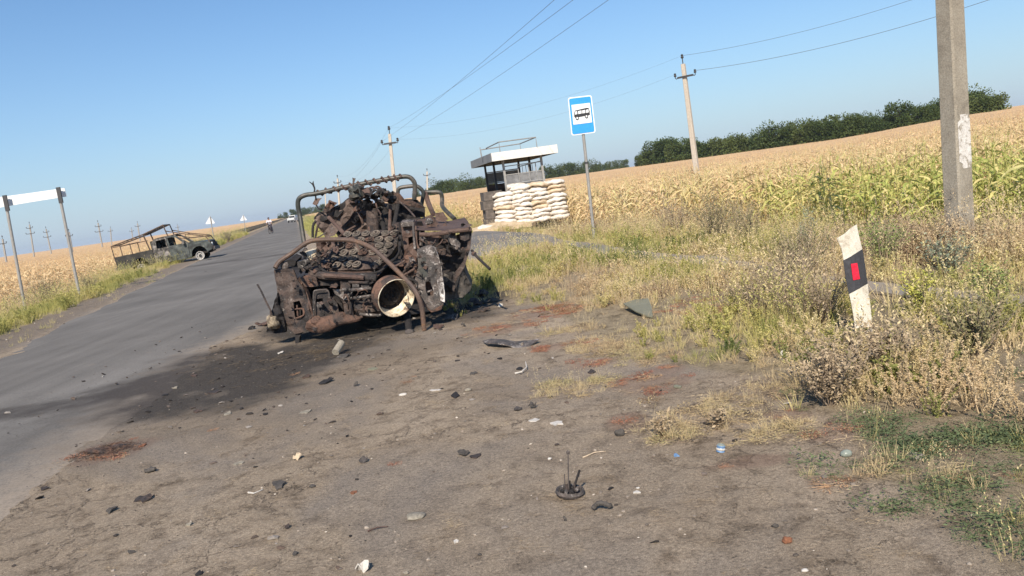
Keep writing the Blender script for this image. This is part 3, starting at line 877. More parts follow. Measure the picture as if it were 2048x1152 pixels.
# right-hand verge
def cells(x0, x1, y0, y1, dens):
    n = int((x1 - x0) * (y1 - y0) * dens)
    return zip(nprs.uniform(x0, x1, n), nprs.uniform(y0, y1, n))
def infront(x, y, mrg=3.0): return y > .3 and -(.72 * y + mrg) < x < .72 * y + mrg
for (y0, y1, dens) in ((2, 8, 75), (8, 14, 60), (14, 24, 34), (24, 45, 14)):
    for x, y in cells(-.9 * y1, .72 * y1 + 3, y0, y1, dens):
        if not infront(x, y): continue
        if s_right(x, y) > .4 or x < road_r(y) - 1.5 and y > 22: continue
        if x < -3.5: continue
        v = vegr(x, y)
        if rnd.random() > v: continue
        if abs(x - .9) < 1.6 and abs(y - 36.5) < 3.3: continue
        if abs(x - 2.83) < .42 and 5.6 < y < 6.75: continue
        if nz2(x, y, .75, 21) > .22 and rnd.random() < .75 and y < 16: continue
        d = dpoly(x, y, GRASS_R)
        sr = s_right(x, y)
        ti = tint_at(x, y)
        low = any(inell(x, y, e) > .1 for e in GREENLOW)
        redz = any(inell(x, y, e) > .15 for e in REDS)
        if inpoly(x, y, SEEDZONE):
            u = rnd.random()
            if u < .40: put(s_, x, y, rnd.uniform(.5, 1.05), 6, cl(.70 + .3 * nz2(x, y, 2, 3)), .35)
            elif u < .55: put(g_, x, y, rnd.uniform(.5, 1.0), 8, cl(.66 + .15 * nz2(x, y, 2, 4)))
            elif u < .65: put(w_, x, y, rnd.uniform(.5, .9), 7, cl(.25 + .4 * nz2(x, y, 1, 6)))
            continue
        if y < 5.3 and x > .8:
            u = rnd.random()
            if low: 
                put(lo_, x, y, rnd.uniform(.5, 1.1), 6, cl(.09 + .15 * nz2(x, y, 2, 5)), .1)
                if u < .45: put(g_, x, y, rnd.uniform(.15, .4), 8, cl(.35 + .4 * rnd.random()))
            elif u < .50: put(lo_, x, y, rnd.uniform(.3, .8), 6, cl(.30 + .6 * nz2(x, y, 1.5, 5)), .1)
            elif u < .58: put(re_, x, y, rnd.uniform(.4, .9), 4, rnd.random(), .05)
            elif u < .76: put(g_, x, y, rnd.uniform(.25, .6), 8, cl(.55 + .3 * nz2(x, y, 2, 4)))
            elif u < .84: put(st_, x, y, rnd.uniform(.5, 1.0), 4, rnd.random())
            continue
        if redz and rnd.random() < .8:
            put(re_, x, y, rnd.uniform(.6, 1.2), 4, rnd.random(), .05)
            if rnd.random() < .25: put(g_, x, y, rnd.uniform(.3, .5), 8, .7)
            continue
        u = rnd.random()
        edgef = sstep(0, 1.9, d)
        k = (.28 + .58 * edgef) * (1 + .35 * nz2(x, y, .6, 9))
        if sr > -3.4 and y < 24:
            if u < .5: put(t_, x, y, k * rnd.uniform(.65, 1.1), 9, cl(ti + .16), .15)
            elif u < .72: put(s_, x, y, k * rnd.uniform(1.0, 1.9), 6, cl(ti + .22), .2)
            elif u < .9: put(w_, x, y, k * rnd.uniform(.9, 1.6), 7, cl(ti - .05), .15)
        else:
            if u < .56: put(g_, x, y, k * rnd.uniform(.7, 1.3), 8, cl(ti + .06 + .1 * rnd.uniform(-1, 1)), .12)
            elif u < .80: put(w_, x, y, k * rnd.uniform(.5, 1.1), 7, cl(ti - .08), .15)
            elif u < .88: put(s_, x, y, k * rnd.uniform(.5, 1.0), 6, cl(ti + .2), .2)
            elif u < .90: put(t_, x, y, k * rnd.uniform(.5, .9), 9, cl(ti + .18), .12)
# left-hand verge
for (y0, y1, dens) in ((10, 26, 26), (26, 50, 16), (50, 110, 5)):
    for x, y in cells(-.9 * y1 - 2, -6, y0, y1, dens):
        if not infront(x, y, 4): continue
        sl_ = s_left(x, y)
        if sl_ < .5 or sl_ > 5.6: continue
        if rnd.random() > vegl(x, y): continue
        ti = .36 + .3 * nz2(x, y, .4, 1) + .05 * sl_
        sc = 1.0 if y < 50 else 1.7
        if sl_ > 3.2 and rnd.random() < .6: put(t_, x, y, sc * rnd.uniform(.6, 1.15), 9, cl(ti + .15), .15)
        elif rnd.random() < .7: put(g_, x, y, sc * rnd.uniform(.7, 1.4), 8, cl(ti), .1)
        else: put(w_, x, y, sc * rnd.uniform(.6, 1.2), 7, cl(ti - .05), .1)
for x, y in cells(-16, -7, 12, 34, 14):
    sl_ = s_left(x, y)
    if not -.3 < sl_ < 1.0: continue
    if rnd.random() < .12: put(g_, x, y, rnd.uniform(.2, .6), 8, cl(.5 + .3 * nz2(x, y, 1, 1)), .1)
    elif rnd.random() < .5: pe_.append((x, y, H(x, y), rnd.uniform(0, 6.28), 0, rnd.uniform(.008, .025), rnd.randrange(6), rnd.random()))
# verge beyond the shelter, right of the road
for x, y in cells(-40, 6, 45, 130, 3.5):
    if not (road_r(y) + .4 < x < 10.8 - .255 * y + .3): continue
    put(g_, x, y, rnd.uniform(1.3, 2.6), 8, cl(.38 + .2 * nz2(x, y, .3, 1)), .1)
# tufts standing in the bare dirt: straw islands, red creeper, litter and stones
for e in STRAWS:
    for _ in range(int(e[2] * e[3] * 3.14 * 330)):
        a = rnd.uniform(0, 6.283); r_ = math.sqrt(rnd.random()) * 1.15
        x, y = e[0] + math.cos(a) * r_ * e[2], e[1] + math.sin(a) * r_ * e[3]
        if rnd.random() > sstep(-.1, .35, inell(x, y, e, .5)) : continue
        u = rnd.random()
        if u < .45: put(g_, x, y, rnd.uniform(.12, .36), 8, cl(.68 + .2 * nz2(x, y, 2, 2)), .3)
        elif u < .52: put(s_, x, y, rnd.uniform(.15, .32), 6, .72, .3)
        elif u < .72: put(st_, x, y, rnd.uniform(.4, .8), 4, rnd.random(), .05)
        else: put(lo_, x, y, rnd.uniform(.3, .7), 6, cl(.72 + .3 * nz2(x, y, 2, 2)), .1)
for e in REDS:
    for _ in range(int(e[2] * e[3] * 3.14 * 75)):
        a = rnd.uniform(0, 6.283); r_ = math.sqrt(rnd.random()) * 1.2
        x, y = e[0] + math.cos(a) * r_ * e[2], e[1] + math.sin(a) * r_ * e[3]
        if rnd.random() > sstep(-.15, .5, inell(x, y, e)): continue
        put(re_ if rnd.random() < .7 else st_, x, y, rnd.uniform(.25, .75), 4, rnd.random(), .05)
for e in GREENLOW:
    for _ in range(int(e[2] * e[3] * 3.14 * 60)):
        a = rnd.uniform(0, 6.283); r_ = math.sqrt(rnd.random()) * 1.2
        x, y = e[0] + math.cos(a) * r_ * e[2], e[1] + math.sin(a) * r_ * e[3]
        if rnd.random() > sstep(-.2, .4, inell(x, y, e)): continue
        put(lo_, x, y, rnd.uniform(.4, .9), 6, cl(.10 + .12 * rnd.random()), .1)
for (y0, y1, dens) in ((1.8, 4, 170), (4, 7, 95), (7, 13, 34), (13, 22, 6)):
    for x, y in cells(-.75 * y1, .75 * y1, y0, y1, dens):
        if not infront(x, y, .5) or (x < -3.4 and y > 6 and x < -4.5): continue
        vg = vegr(x, y)
        if vg > .5 and rnd.random() < .75: continue
        b_ = burn(x, y)
        u = rnd.random()
        clump = .5 + nz2(x, y, .9, 12)
        if u < .62 * (clump + .35):
            big = rnd.random() ** 6
            pe_.append((x, y, micro(x, y) - .001, rnd.uniform(0, 6.28), rnd.uniform(-.3, .3), (.0028 + .012 * big), rnd.randrange(6), cl(rnd.gauss(.52, .27) - .35 * b_ + (.4 if rnd.random() < .02 else 0))))
        elif u < .80 * (clump + .3): put(st_, x, y, rnd.uniform(.12, .42), 4, cl(rnd.gauss(.35, .25) - .4 * b_), .03)
        elif u > .997: put(re_, x, y, rnd.uniform(.2, .5), 4, rnd.random())
fl_ = []
for x, y in cells(-5.5, 3.2, 3.2, 13.5, 60):
    if not infront(x, y, .4): continue
    dw = math.hypot((x + 1.9) * .8, (y - 9.3) * .75); b_ = burn(x, y)
    if rnd.random() > .16 + .5 * math.exp(-dw / 1.6) + .35 * b_ + .4 * max(0, nz2(x, y, .6, 31)): continue
    if vegr(x, y) > .5: continue
    fl_.append((x, y, micro(x, y) + (.03 if road_l(y) < x < -4.4 else 0) + .003, rnd.uniform(0, 6.28), rnd.uniform(-.5, .5), .006 + .032 * rnd.random() ** 6, rnd.randrange(6), cl(rnd.random() ** 1.3)))
for _ in range(150):
    a = rnd.uniform(0, 6.283); q = rnd.gauss(0, 1.0); x = -2.3 + math.cos(a) * q * 2.2; y = 9.2 + math.sin(a) * q * 1.1
    if 4 < y < 13 and x > -5: put(st_, x, y, rnd.uniform(.3, .8), 4, .03, .1)
scatter('char_flakes', 'flake', fl_, 'small dark flakes and crumbs of burnt debris scattered over the dirt')
scatter('grass', 'grass', g_, 'short dry yellow-green grass growing on both road verges')
scatter('tall_grass', 'tall', t_, 'tall straw-coloured roadside grass at the field edge')
scatter('leafy_weeds', 'weed', w_, 'small leafy weeds mixed into the verge grass')
scatter('seedy_weeds', 'seedy', s_, 'dry brown seed-headed weeds round the marker post')
scatter('green_creepers', 'low', lo_, 'low green creeping weeds at the lower right of the dirt')
scatter('red_creepers', 'red', re_, 'low reddish ground cover spreading over the dirt edge')
scatter('straw_litter', 'straw', st_, 'dead stalks and straw lying on the dirt')
scatter('gravel', 'pebble', pe_, 'small stones and grit on the bare dirt')

# ------------------------------------------------------------------ cornfields
def corn_tint_r(x, y):
    v = .70 + .14 * nz2(x, y, .15, 3)
    g = sstep(27, 15, 0) if False else 1 - sstep(15, 30, y)
    b = x / y
    g *= sstep(.26, .36, b + .05 * nz2(x, y, .4, 6)) 
    return cl(v - (.36 + .22 * nz2(x, y, .5, 8)) * g + .26 * rnd.uniform(-1, 1)), g
co = []; near_corn = []
yy = 8.0
for _ in range(1):
    # rows run along the field edge
    for k in range(0, 150):
        s0 = .5 + k * .72
        y = 9.0
        while y < 75:
            x = 10.8 - .255 * y + s0 + rnd.uniform(-.08, .08)
            stepy = .28 if y < 40 else .42
            y += stepy * rnd.uniform(.7, 1.3)
            if x > .72 * y + 3 or x < -.72 * y: continue
            if y > 45 and rnd.random() < .45: continue
            ti, gg = corn_tint_r(x, y)
            sc = rnd.uniform(.74, 1.06) * (1 - .06 * gg)
            rec = (x, y, H(x, y), rnd.uniform(0, 6.28), rnd.uniform(-.08, .08), sc, rnd.randrange(8), ti)
            near_corn.append(rec)
    for k in range(0, 60):
        s0 = 5.0 + k * .75
        y = 14.0
        while y < 80:
            x = road_l(y) - s0 * 1.03 + rnd.uniform(-.1, .1)
            y += (.32 if y < 40 else .5) * rnd.uniform(.7, 1.3)
            if x < -.72 * y - 4: continue
            near_corn.append((x, y, H(x, y), rnd.uniform(0, 6.28), rnd.uniform(-.1, .1), rnd.uniform(.62, .88), rnd.randrange(8), cl(.78 + .15 * nz2(x, y, .2, 4) + .15 * rnd.uniform(-1, 1))))
near_corn.sort(key=lambda r_: math.hypot(r_[0], r_[1]) + (0 if -.66 * r_[1] < r_[0] < .66 * r_[1] else 1000))
cm = [o.data for o in sorted(SRC['corn'].objects, key=lambda o: o.name)]
M['corn_single'] = plantmat('corn_leaves_single', [(.26, .33, .08), (.48, .50, .14), (.72, .62, .26), (.76, .56, .30)], [0, .3, .6, 1], .3, var=.5)
def single_mat(tint):
    """single plants carry their own tint through a custom property"""
    pass
nn = M['corn_single'].node_tree.nodes
for q in nn:
    if q.type == 'ATTRIBUTE': q.attribute_type = 'OBJECT'; q.attribute_name = '["tint"]'
# Blender reads an object property by its bare name
for q in nn:
    if q.type == 'ATTRIBUTE': q.attribute_name = 'tint'
cms = []
for me in cm:
    c = me.copy(); c.materials.clear(); c.materials.append(M['corn_single']); cms.append(c)
for rec in near_corn[:290]:
    o = bpy.data.objects.new('corn_plant', cms[rec[6]]); COL.objects.link(o)
    o.location = rec[:3]; o.rotation_euler = (rec[4], rec[4] * .7, rec[3]); o.scale = (rec[5],) * 3
    o['tint'] = float(rec[7])
    tag(o, 'yellow-green corn plant in the front rows of the cornfield behind the weeds', 'corn plant', 'corn plants in the front rows')
scatter('corn_crop', 'corn', near_corn[290:], 'ripe tan corn crop filling the fields on both sides')
# further out the crop closes into a rough canopy
def canopy(name, side):
    mt, n, l, b = newmat(name)
    tc = n.new('ShaderNodeTexCoord'); g = tc.outputs['Object']
    a = noisen(n, l, .05, 5, .65, g, .5); f = noisen(n, l, 2.2, 6, .8, g)
    r_ = ramp(n, [(.58, .37, .19), (.70, .46, .24), (.74, .53, .29)], [.3, .5, .7]); l.new(a.outputs[0], r_.inputs[0])
    c = mixc(n, l, r_.outputs[0], maprange(n, l, f.outputs[0], .3, .7, .65, 1.2), 1, 'MULTIPLY')
    l.new(c, b.inputs['Base Color']); b.inputs['Roughness'].default_value = .9
    bump(n, l, b, f.outputs[0], 1, .25)
    vs = []; fs = []; ys = []
    y = 60.0
    while y < 3200: ys.append(y); y *= 1.022
    N = 170
    for y in ys:
        for i in range(N + 1):
            u = (i / N) ** 1.6
            if side > 0: x = 10.8 - .255 * y + .6 + u * (y * 1.05 + 30)
            else: x = road_l(y) - 5.2 - u * (y * .6 + 30)
            h = (1.25 if side > 0 else .95)
            z = H(x, y) + h + .13 * noise.noise((x * 1.3, y * 1.3, 2)) * (1 if y < 300 else 0) + .10 * noise.noise((x * 3.7, y * 3.7, 2))
            if i == 0 or y == ys[0]: z -= .9
            vs.append((x, y, z))
    for k in range(len(ys) - 1):
        for i in range(N):
            a_ = k * (N + 1) + i
            q = (a_, a_ + 1, a_ + N + 2, a_ + N + 1)
            fs.append(q if side > 0 else q[::-1])
    me = bpy.data.meshes.new(name); me.from_pydata(vs, [], fs); me.materials.append(mt)
    me.polygons.foreach_set('use_smooth', [True] * len(me.polygons))
    o = bpy.data.objects.new(name, me); COL.objects.link(o)
    return o
tag(canopy('far_corn_canopy', 1), 'distant tan cornfield right of the road, seen over its tops', kind='stuff')
tag(canopy('far_corn_canopy', -1), 'distant orange-tan cornfield left of the road reaching the horizon', kind='stuff')
ct = []
for (y0, y1, dens) in ((62, 110, 1.1), (110, 190, .45), (190, 420, .10)):
    for x, y in cells(-.8 * y1, .75 * y1, y0, y1, dens):
        if not infront(x, y, 6): continue
        if s_right(x, y) < .6 and s_left(x, y) < 5.2: continue
        rt = s_right(x, y) > 0
        ct.append((x, y, H(x, y) - (.15 if rt else .45), rnd.uniform(0, 6.28), rnd.uniform(-.15, .15), rnd.uniform(.85, 1.05), rnd.randrange(8), cl(.85 + .12 * rnd.uniform(-1, 1))))
scatter('corn_tops', 'corn', ct, 'tassels and leaf tips standing out of the distant corn canopy')

# ------------------------------------------------------------------ windbreak trees on the horizon
def plain_leaf(name, cols, trans=.15):
    mt, n, l, b = newmat(name)
    tc = n.new('ShaderNodeTexCoord'); oi = n.new('ShaderNodeObjectInfo')
    a = noisen(n, l, .45, 4, .6, tc.outputs['Object']); f = noisen(n, l, 3, 3, .7, tc.outputs['Object'])
    s = mathn(n, l, 'MULTIPLY_ADD', oi.outputs['Random'], .35, mathn(n, l, 'ADD', mathn(n, l, 'MULTIPLY', a.outputs[0], .6), mathn(n, l, 'MULTIPLY', f.outputs[0], .35)))
    r_ = ramp(n, cols, [.25, .6, 1.0]); l.new(s, r_.inputs[0]); l.new(r_.outputs[0], b.inputs['Base Color'])
    b.inputs['Roughness'].default_value = .8; b.inputs['Specular IOR Level'].default_value = .15
    tr = n.new('ShaderNodeBsdfTranslucent'); l.new(r_.outputs[0], tr.inputs[0])
    mx = n.new('ShaderNodeMixShader'); mx.inputs[0].default_value = trans
    l.new(b.outputs[0], mx.inputs[1]); l.new(tr.outputs[0], mx.inputs[2]); l.new(mx.outputs[0], n['Material Output'].inputs[0])
    return mt
M['tree_leaf'] = plain_leaf('windbreak_leaves', [(.026, .045, .016), (.065, .095, .030), (.14, .165, .055)])
M['bark'] = plain('bark', (.09, .07, .05), .9)
M['twig'] = mottled('dry_twigs', [(.16, .125, .09), (.32, .25, .18), (.46, .37, .27)], [.3, .5, .7], 4, .9, 40, .1)
def crown_mesh(seed, w_, h_):
    rr = random.Random(seed); mb = MB()
    lobes = []
    for k in range(11):
        a = rr.uniform(0, 6.283); q = rr.random()
        lobes.append((Vector((math.cos(a) * w_ * .32 * q ** .5, math.sin(a) * w_ * .32 * q ** .5, h_ * rr.uniform(.28, .84))), w_ * rr.uniform(.15, .28) * (1.1 - .35 * q)))
    for c, r_ in lobes:
        for _ in range(150):
            d = Vector((rr.gauss(0, 1), rr.gauss(0, 1), rr.gauss(0, .8)))
            d.normalize(); p = c + d * r_ * rr.uniform(.55, 1.08)
            if p.z < h_ * .07: p.z = h_ * rr.uniform(.07, .2)
            leaf(mb, p, d + Vector((rr.uniform(-.8, .8), rr.uniform(-.8, .8), rr.uniform(-.3, .8))), rr.uniform(.5, .95), rr.uniform(.18, .32), rr)
    for _ in range(520):
        a = rr.uniform(0, 6.283); r_ = w_ * .46 * rr.random() ** .5
        leaf(mb, (math.cos(a) * r_, math.sin(a) * r_, h_ * rr.uniform(.02, .35)), rdir(-.2, 1, rr), .9, .3, rr)
    return mb
def trunk_mesh(seed, h_):
    rr = random.Random(seed); mb = MB()
    mb.tube([(0, 0, -.5), (rr.uniform(-.1, .1), 0, h_ * .3), (rr.uniform(-.3, .3), rr.uniform(-.3, .3), h_ * .72)], .22, 6, r2=.06)
    for _ in range(4):
        z = h_ * rr.uniform(.2, .5); d = rdir(.5, 1.2, rr)
        mb.tube([(0, 0, z), Vector((0, 0, z)) + d * h_ * .12, Vector((0, 0, z)) + d * h_ * .25 + Vector((0, 0, .4))], .09, 5, r2=.03)
    return mb
protos = []
for i in range(5):
    h_ = rnd.uniform(9.0, 11.5); w_x = rnd.uniform(9.5, 12.5)
    protos.append((crown_mesh(100 + i, w_x, h_).mesh('crown', M['tree_leaf']), trunk_mesh(200 + i, h_).mesh('trunk', M['bark']), h_))
def tree(px, pbase, hpx, Y, label, group):
    p = P(px, pbase, Y)
    z = H(p.x, Y)
    hh = hpx * Y / FPX
    i = rnd.randrange(5); cm_, tm, h_ = protos[i]
    k = hh / h_
    t = thing('windbreak_tree', label, 'tree', (p.x, Y, min(z, p.z + .0) if False else z), group, (0, 0, rnd.uniform(0, 6.28)))
    t.scale = (k * rnd.uniform(.9, 1.15), k * rnd.uniform(.9, 1.15), k)
    for nm, me in (('crown', cm_), ('trunk', tm)):
        o = bpy.data.objects.new(nm, me); COL.objects.link(o); o.parent = t
    return t
def along(pts, n):
    out = []
    for i in range(n):
        u = i / (n - 1) * (len(pts) - 1); k = min(len(pts) - 2, int(u)); f = u - k
        out.append([a + (b - a) * f for a, b in zip(pts[k], pts[k + 1])])
    return out
# px, base py, height px, distance
LR = along([(1288, 330, 32, 400), (1340, 322, 44, 360), (1400, 313, 36, 345), (1480, 302, 36, 330), (1570, 290, 44, 315), (1640, 279, 46, 300), (1740, 266, 44, 285), (1840, 250, 46, 275), (1925, 237, 46, 265), (1990, 225, 40, 262)], 46)
for i, (a, b, h_, Y) in enumerate(LR):
    tree(a + rnd.uniform(-7, 7), b, (h_ + 6) * rnd.uniform(.72, 1.2), Y + rnd.uniform(-8, 8), 'dark green tree in the long windbreak across the right-hand cornfield', 'windbreak trees across the right-hand field')
    tree(a + rnd.uniform(-8, 8), b, (h_ + 3) * rnd.uniform(.75, 1.08), Y + 14, 'dark green tree in the long windbreak across the right-hand cornfield', 'windbreak trees across the right-hand field')
tree(1276, 332, 14, 395, 'small round bush-like tree just left of where the long windbreak begins', None)
for a, b, h_, Y in along([(1090, 362, 24, 620), (1160, 350, 24, 640), (1250, 338, 16, 700)], 13):
    tree(a, b, (h_ + 4) * rnd.uniform(.85, 1.1), Y, 'small distant tree in the low row between shelter and bus-stop sign', 'far tree row behind the bus-stop sign')
tree(872, 390, 34, 420, 'left one of two taller round trees beyond the wrecked vehicle', None)
tree(896, 387, 36, 420, 'right one of two taller round trees beyond the wrecked vehicle', None)
for a, b, h_, Y in along([(835, 393, 15, 600), (930, 382, 28, 480), (985, 374, 24, 500)], 9):
    tree(a, b, (h_ + 4) * rnd.uniform(.85, 1.1), Y, 'distant green tree in the row between the wreck and the bus shelter', 'tree row left of the bus shelter')
for a, h_ in ((561, 8), (572, 10), (588, 14), (594, 12), (606, 13), (617, 16), (634, 13), (646, 15), (655, 14)):
    tree(a, 436, h_ + 3, 900 + 10 * rnd.random(), 'tiny far-off tree on the horizon where the road ends', 'far-off trees at the end of the road')

# ------------------------------------------------------------------ dry bushes and single weeds of the verge
def bush_mesh(seed, h_, w_, stems, leaves, wd=.006, twist=.5):
    rr = random.Random(seed); tw = MB(); lf = MB()
    for _ in range(stems):
        a = rr.uniform(0, 6.283); d = Vector((math.cos(a) * w_ * rr.random(), math.sin(a) * w_ * rr.random(), h_ * rr.uniform(.7, 1.1))) 
        L = d.length; d.normalize(); p = Vector((0, 0, -.03)); pts = [p]
        for i in range(5):
            d = (d + Vector((rr.uniform(-1, 1), rr.uniform(-1, 1), rr.uniform(-.3, .5))) * .18 * twist).normalized(); p = p + d * L / 5; pts.append(p)
        tw.tube(pts, wd, 4, r2=wd * .3)
        for k in range(7):
            i = rr.randrange(1, 5); q = pts[i].lerp(pts[i + 1], rr.random()); e = (d + Vector((rr.uniform(-1, 1), rr.uniform(-1, 1), rr.uniform(-.3, .8)))).normalized()
            LL = L * rr.uniform(.15, .4); m1 = q + e * LL * .5 + Vector((0, 0, .02)); m2 = q + e * LL + Vector((rr.uniform(-.05, .05), rr.uniform(-.05, .05), .03))
            tw.tube([q, m1, m2], wd * .5, 3, r2=wd * .2)
            for _k in range(leaves):
                t = rr.random(); leaf(lf, q.lerp(m2, t), rdir(-.4, 1.2, rr), rr.uniform(.015, .04), rr.uniform(.004, .009), rr)
    return tw, lf
def solidleaf(name, cols):
    mt, n, l, b = newmat(name)
    tc = n.new('ShaderNodeTexCoord'); a = noisen(n, l, 7, 4, .7, tc.outputs['Object'])
    r_ = ramp(n, cols, [.32, .5, .68]); l.new(a.outputs[0], r_.inputs[0]); l.new(r_.outputs[0], b.inputs['Base Color']); b.inputs['Roughness'].default_value = .8
    b.inputs['Specular IOR Level'].default_value = .2
    return mt
M['leaf_dry'] = solidleaf('dry_leaf', [(.16, .12, .085), (.40, .31, .20), (.58, .47, .31)])
M['leaf_olive'] = solidleaf('olive_leaf', [(.12, .12, .06), (.22, .21, .10), (.40, .34, .19)])
M['leaf_green'] = solidleaf('green_leaf', [(.09, .14, .05), (.20, .26, .08), (.36, .40, .13)])
M['leaf_blue'] = solidleaf('blue_grey_leaf', [(.12, .16, .11), (.24, .29, .20), (.38, .42, .30)])
M['leaf_yellow'] = solidleaf('yellow_flower_leaf', [(.28, .32, .08), (.50, .50, .12), (.66, .60, .16)])
def bush(px, py, Y, h_, w_, leafm, label, stems=34, leaves=6, seed=1, name='dry_bush', cat='bush', wd=.005, tilt=(0, 0), group=None):
    p = P(px, py, Y); z = H(p.x, Y) + micro(p.x, Y)
    t = thing(name, label, cat, (p.x, Y, z), group, (tilt[0], tilt[1], 0))
    tw, lf = bush_mesh(seed, h_, w_, stems, leaves, wd)
    tw.build('twigs', M['twig'], t, world=False); lf.build('foliage', M[leafm], t, world=False)
    return t
bush(1430, 450, 15.5, .95, .55, 'leaf_olive', 'dark olive round bush standing in the grass midway between bus-stop sign and concrete pole', 46, 12, 1)
bush(1340, 440, 17.0, .85, .5, 'leaf_dry', 'brownish dry bush left of the dark olive bush in the verge', 40, 7, 2)
bush(1500, 470, 14.5, .75, .45, 'leaf_olive', 'low dark bush just right of the round olive bush in the verge', 36, 9, 3)
bush(1640, 660, 7.0, .50, .55, 'leaf_dry', 'tangled grey-brown dry bush leaning over just left of the marker post', 60, 3, 4, wd=.004, tilt=(0, R(-12)))
bush(1570, 640, 7.6, .52, .55, 'leaf_dry', 'sprawling dry bush with bare twigs, second left of the marker post', 56, 3, 5, wd=.004, tilt=(0, R(-16)))
bush(1600, 560, 9.3, .55, .5, 'leaf_olive', 'olive-brown bush behind the dry tangle left of the marker post', 44, 8, 6)
bush(1760, 480, 9.6, .50, .35, 'leaf_green', 'dark green bush behind the top of the marker post', 36, 10, 7, 'green_bush')
bush(1900, 520, 8.2, .42, .35, 'leaf_blue', 'blue-grey leafy bush on the path edge below the concrete pole', 34, 9, 8, 'grey_green_bush')
bush(1915, 440, 9.7, .55, .45, 'leaf_dry', 'dry weed bush hiding the foot of the big concrete pole', 44, 6, 9)
bush(1840, 600, 6.9, .36, .18, 'leaf_yellow', 'yellow-flowered weed right of the marker post', 14, 12, 10, 'flowering_weed', 'weed')
bush(1990, 620, 6.6, .34, .2, 'leaf_green', 'fresh green weed at the right end of the asphalt path', 16, 11, 11, 'green_weed', 'weed')
bush(1660, 815, 4.75, .34, .3, 'leaf_dry', 'brown dead weed with a woody stalk in front of the marker post', 40, 8, 12, 'dead_weed', 'weed', wd=.004)
bush(1740, 760, 5.2, .32, .35, 'leaf_dry', 'crumbling tan weed below the marker post', 44, 9, 13, 'dead_weed', 'weed', wd=.003)
bush(1950, 740, 5.3, .36, .3, 'leaf_olive', 'green-brown weed at the right edge below the asphalt path', 34, 10, 14, 'green_weed', 'weed')
bush(1430, 830, 4.6, .13, .04, 'leaf_dry', 'upright tan seed stalk, right one of two in the straw patch', 5, 9, 15, 'seed_stalk', 'weed', wd=.003)
bush(1320, 832, 4.6, .12, .04, 'leaf_dry', 'upright tan seed stalk, left one of two in the straw patch', 5, 9, 16, 'seed_stalk', 'weed', wd=.003)
bush(1615, 470, 12.0, .62, .16, 'leaf_blue', 'tall thistle-like weed with pale violet heads left of the marker post top', 10, 9, 17, 'thistle', 'weed')
bush(100, 640, 25.5, .85, .6, 'leaf_olive', 'dark brown-green bush under the blank road sign, between its posts', 46, 8, 18)
bush(60, 640, 27.0, .8, .6, 'leaf_dry', 'dry bush at the foot of the blank sign\'s left post', 40, 6, 19)
bush(185, 600, 30.0, .6, .45, 'leaf_olive', 'low bush right of the blank sign\'s right post', 36, 8, 20)
bush(455, 478, 75.0, .8, .8, 'leaf_green', 'green bush in the left verge beyond the burnt pickup', 30, 12, 21, 'green_bush', wd=.02)

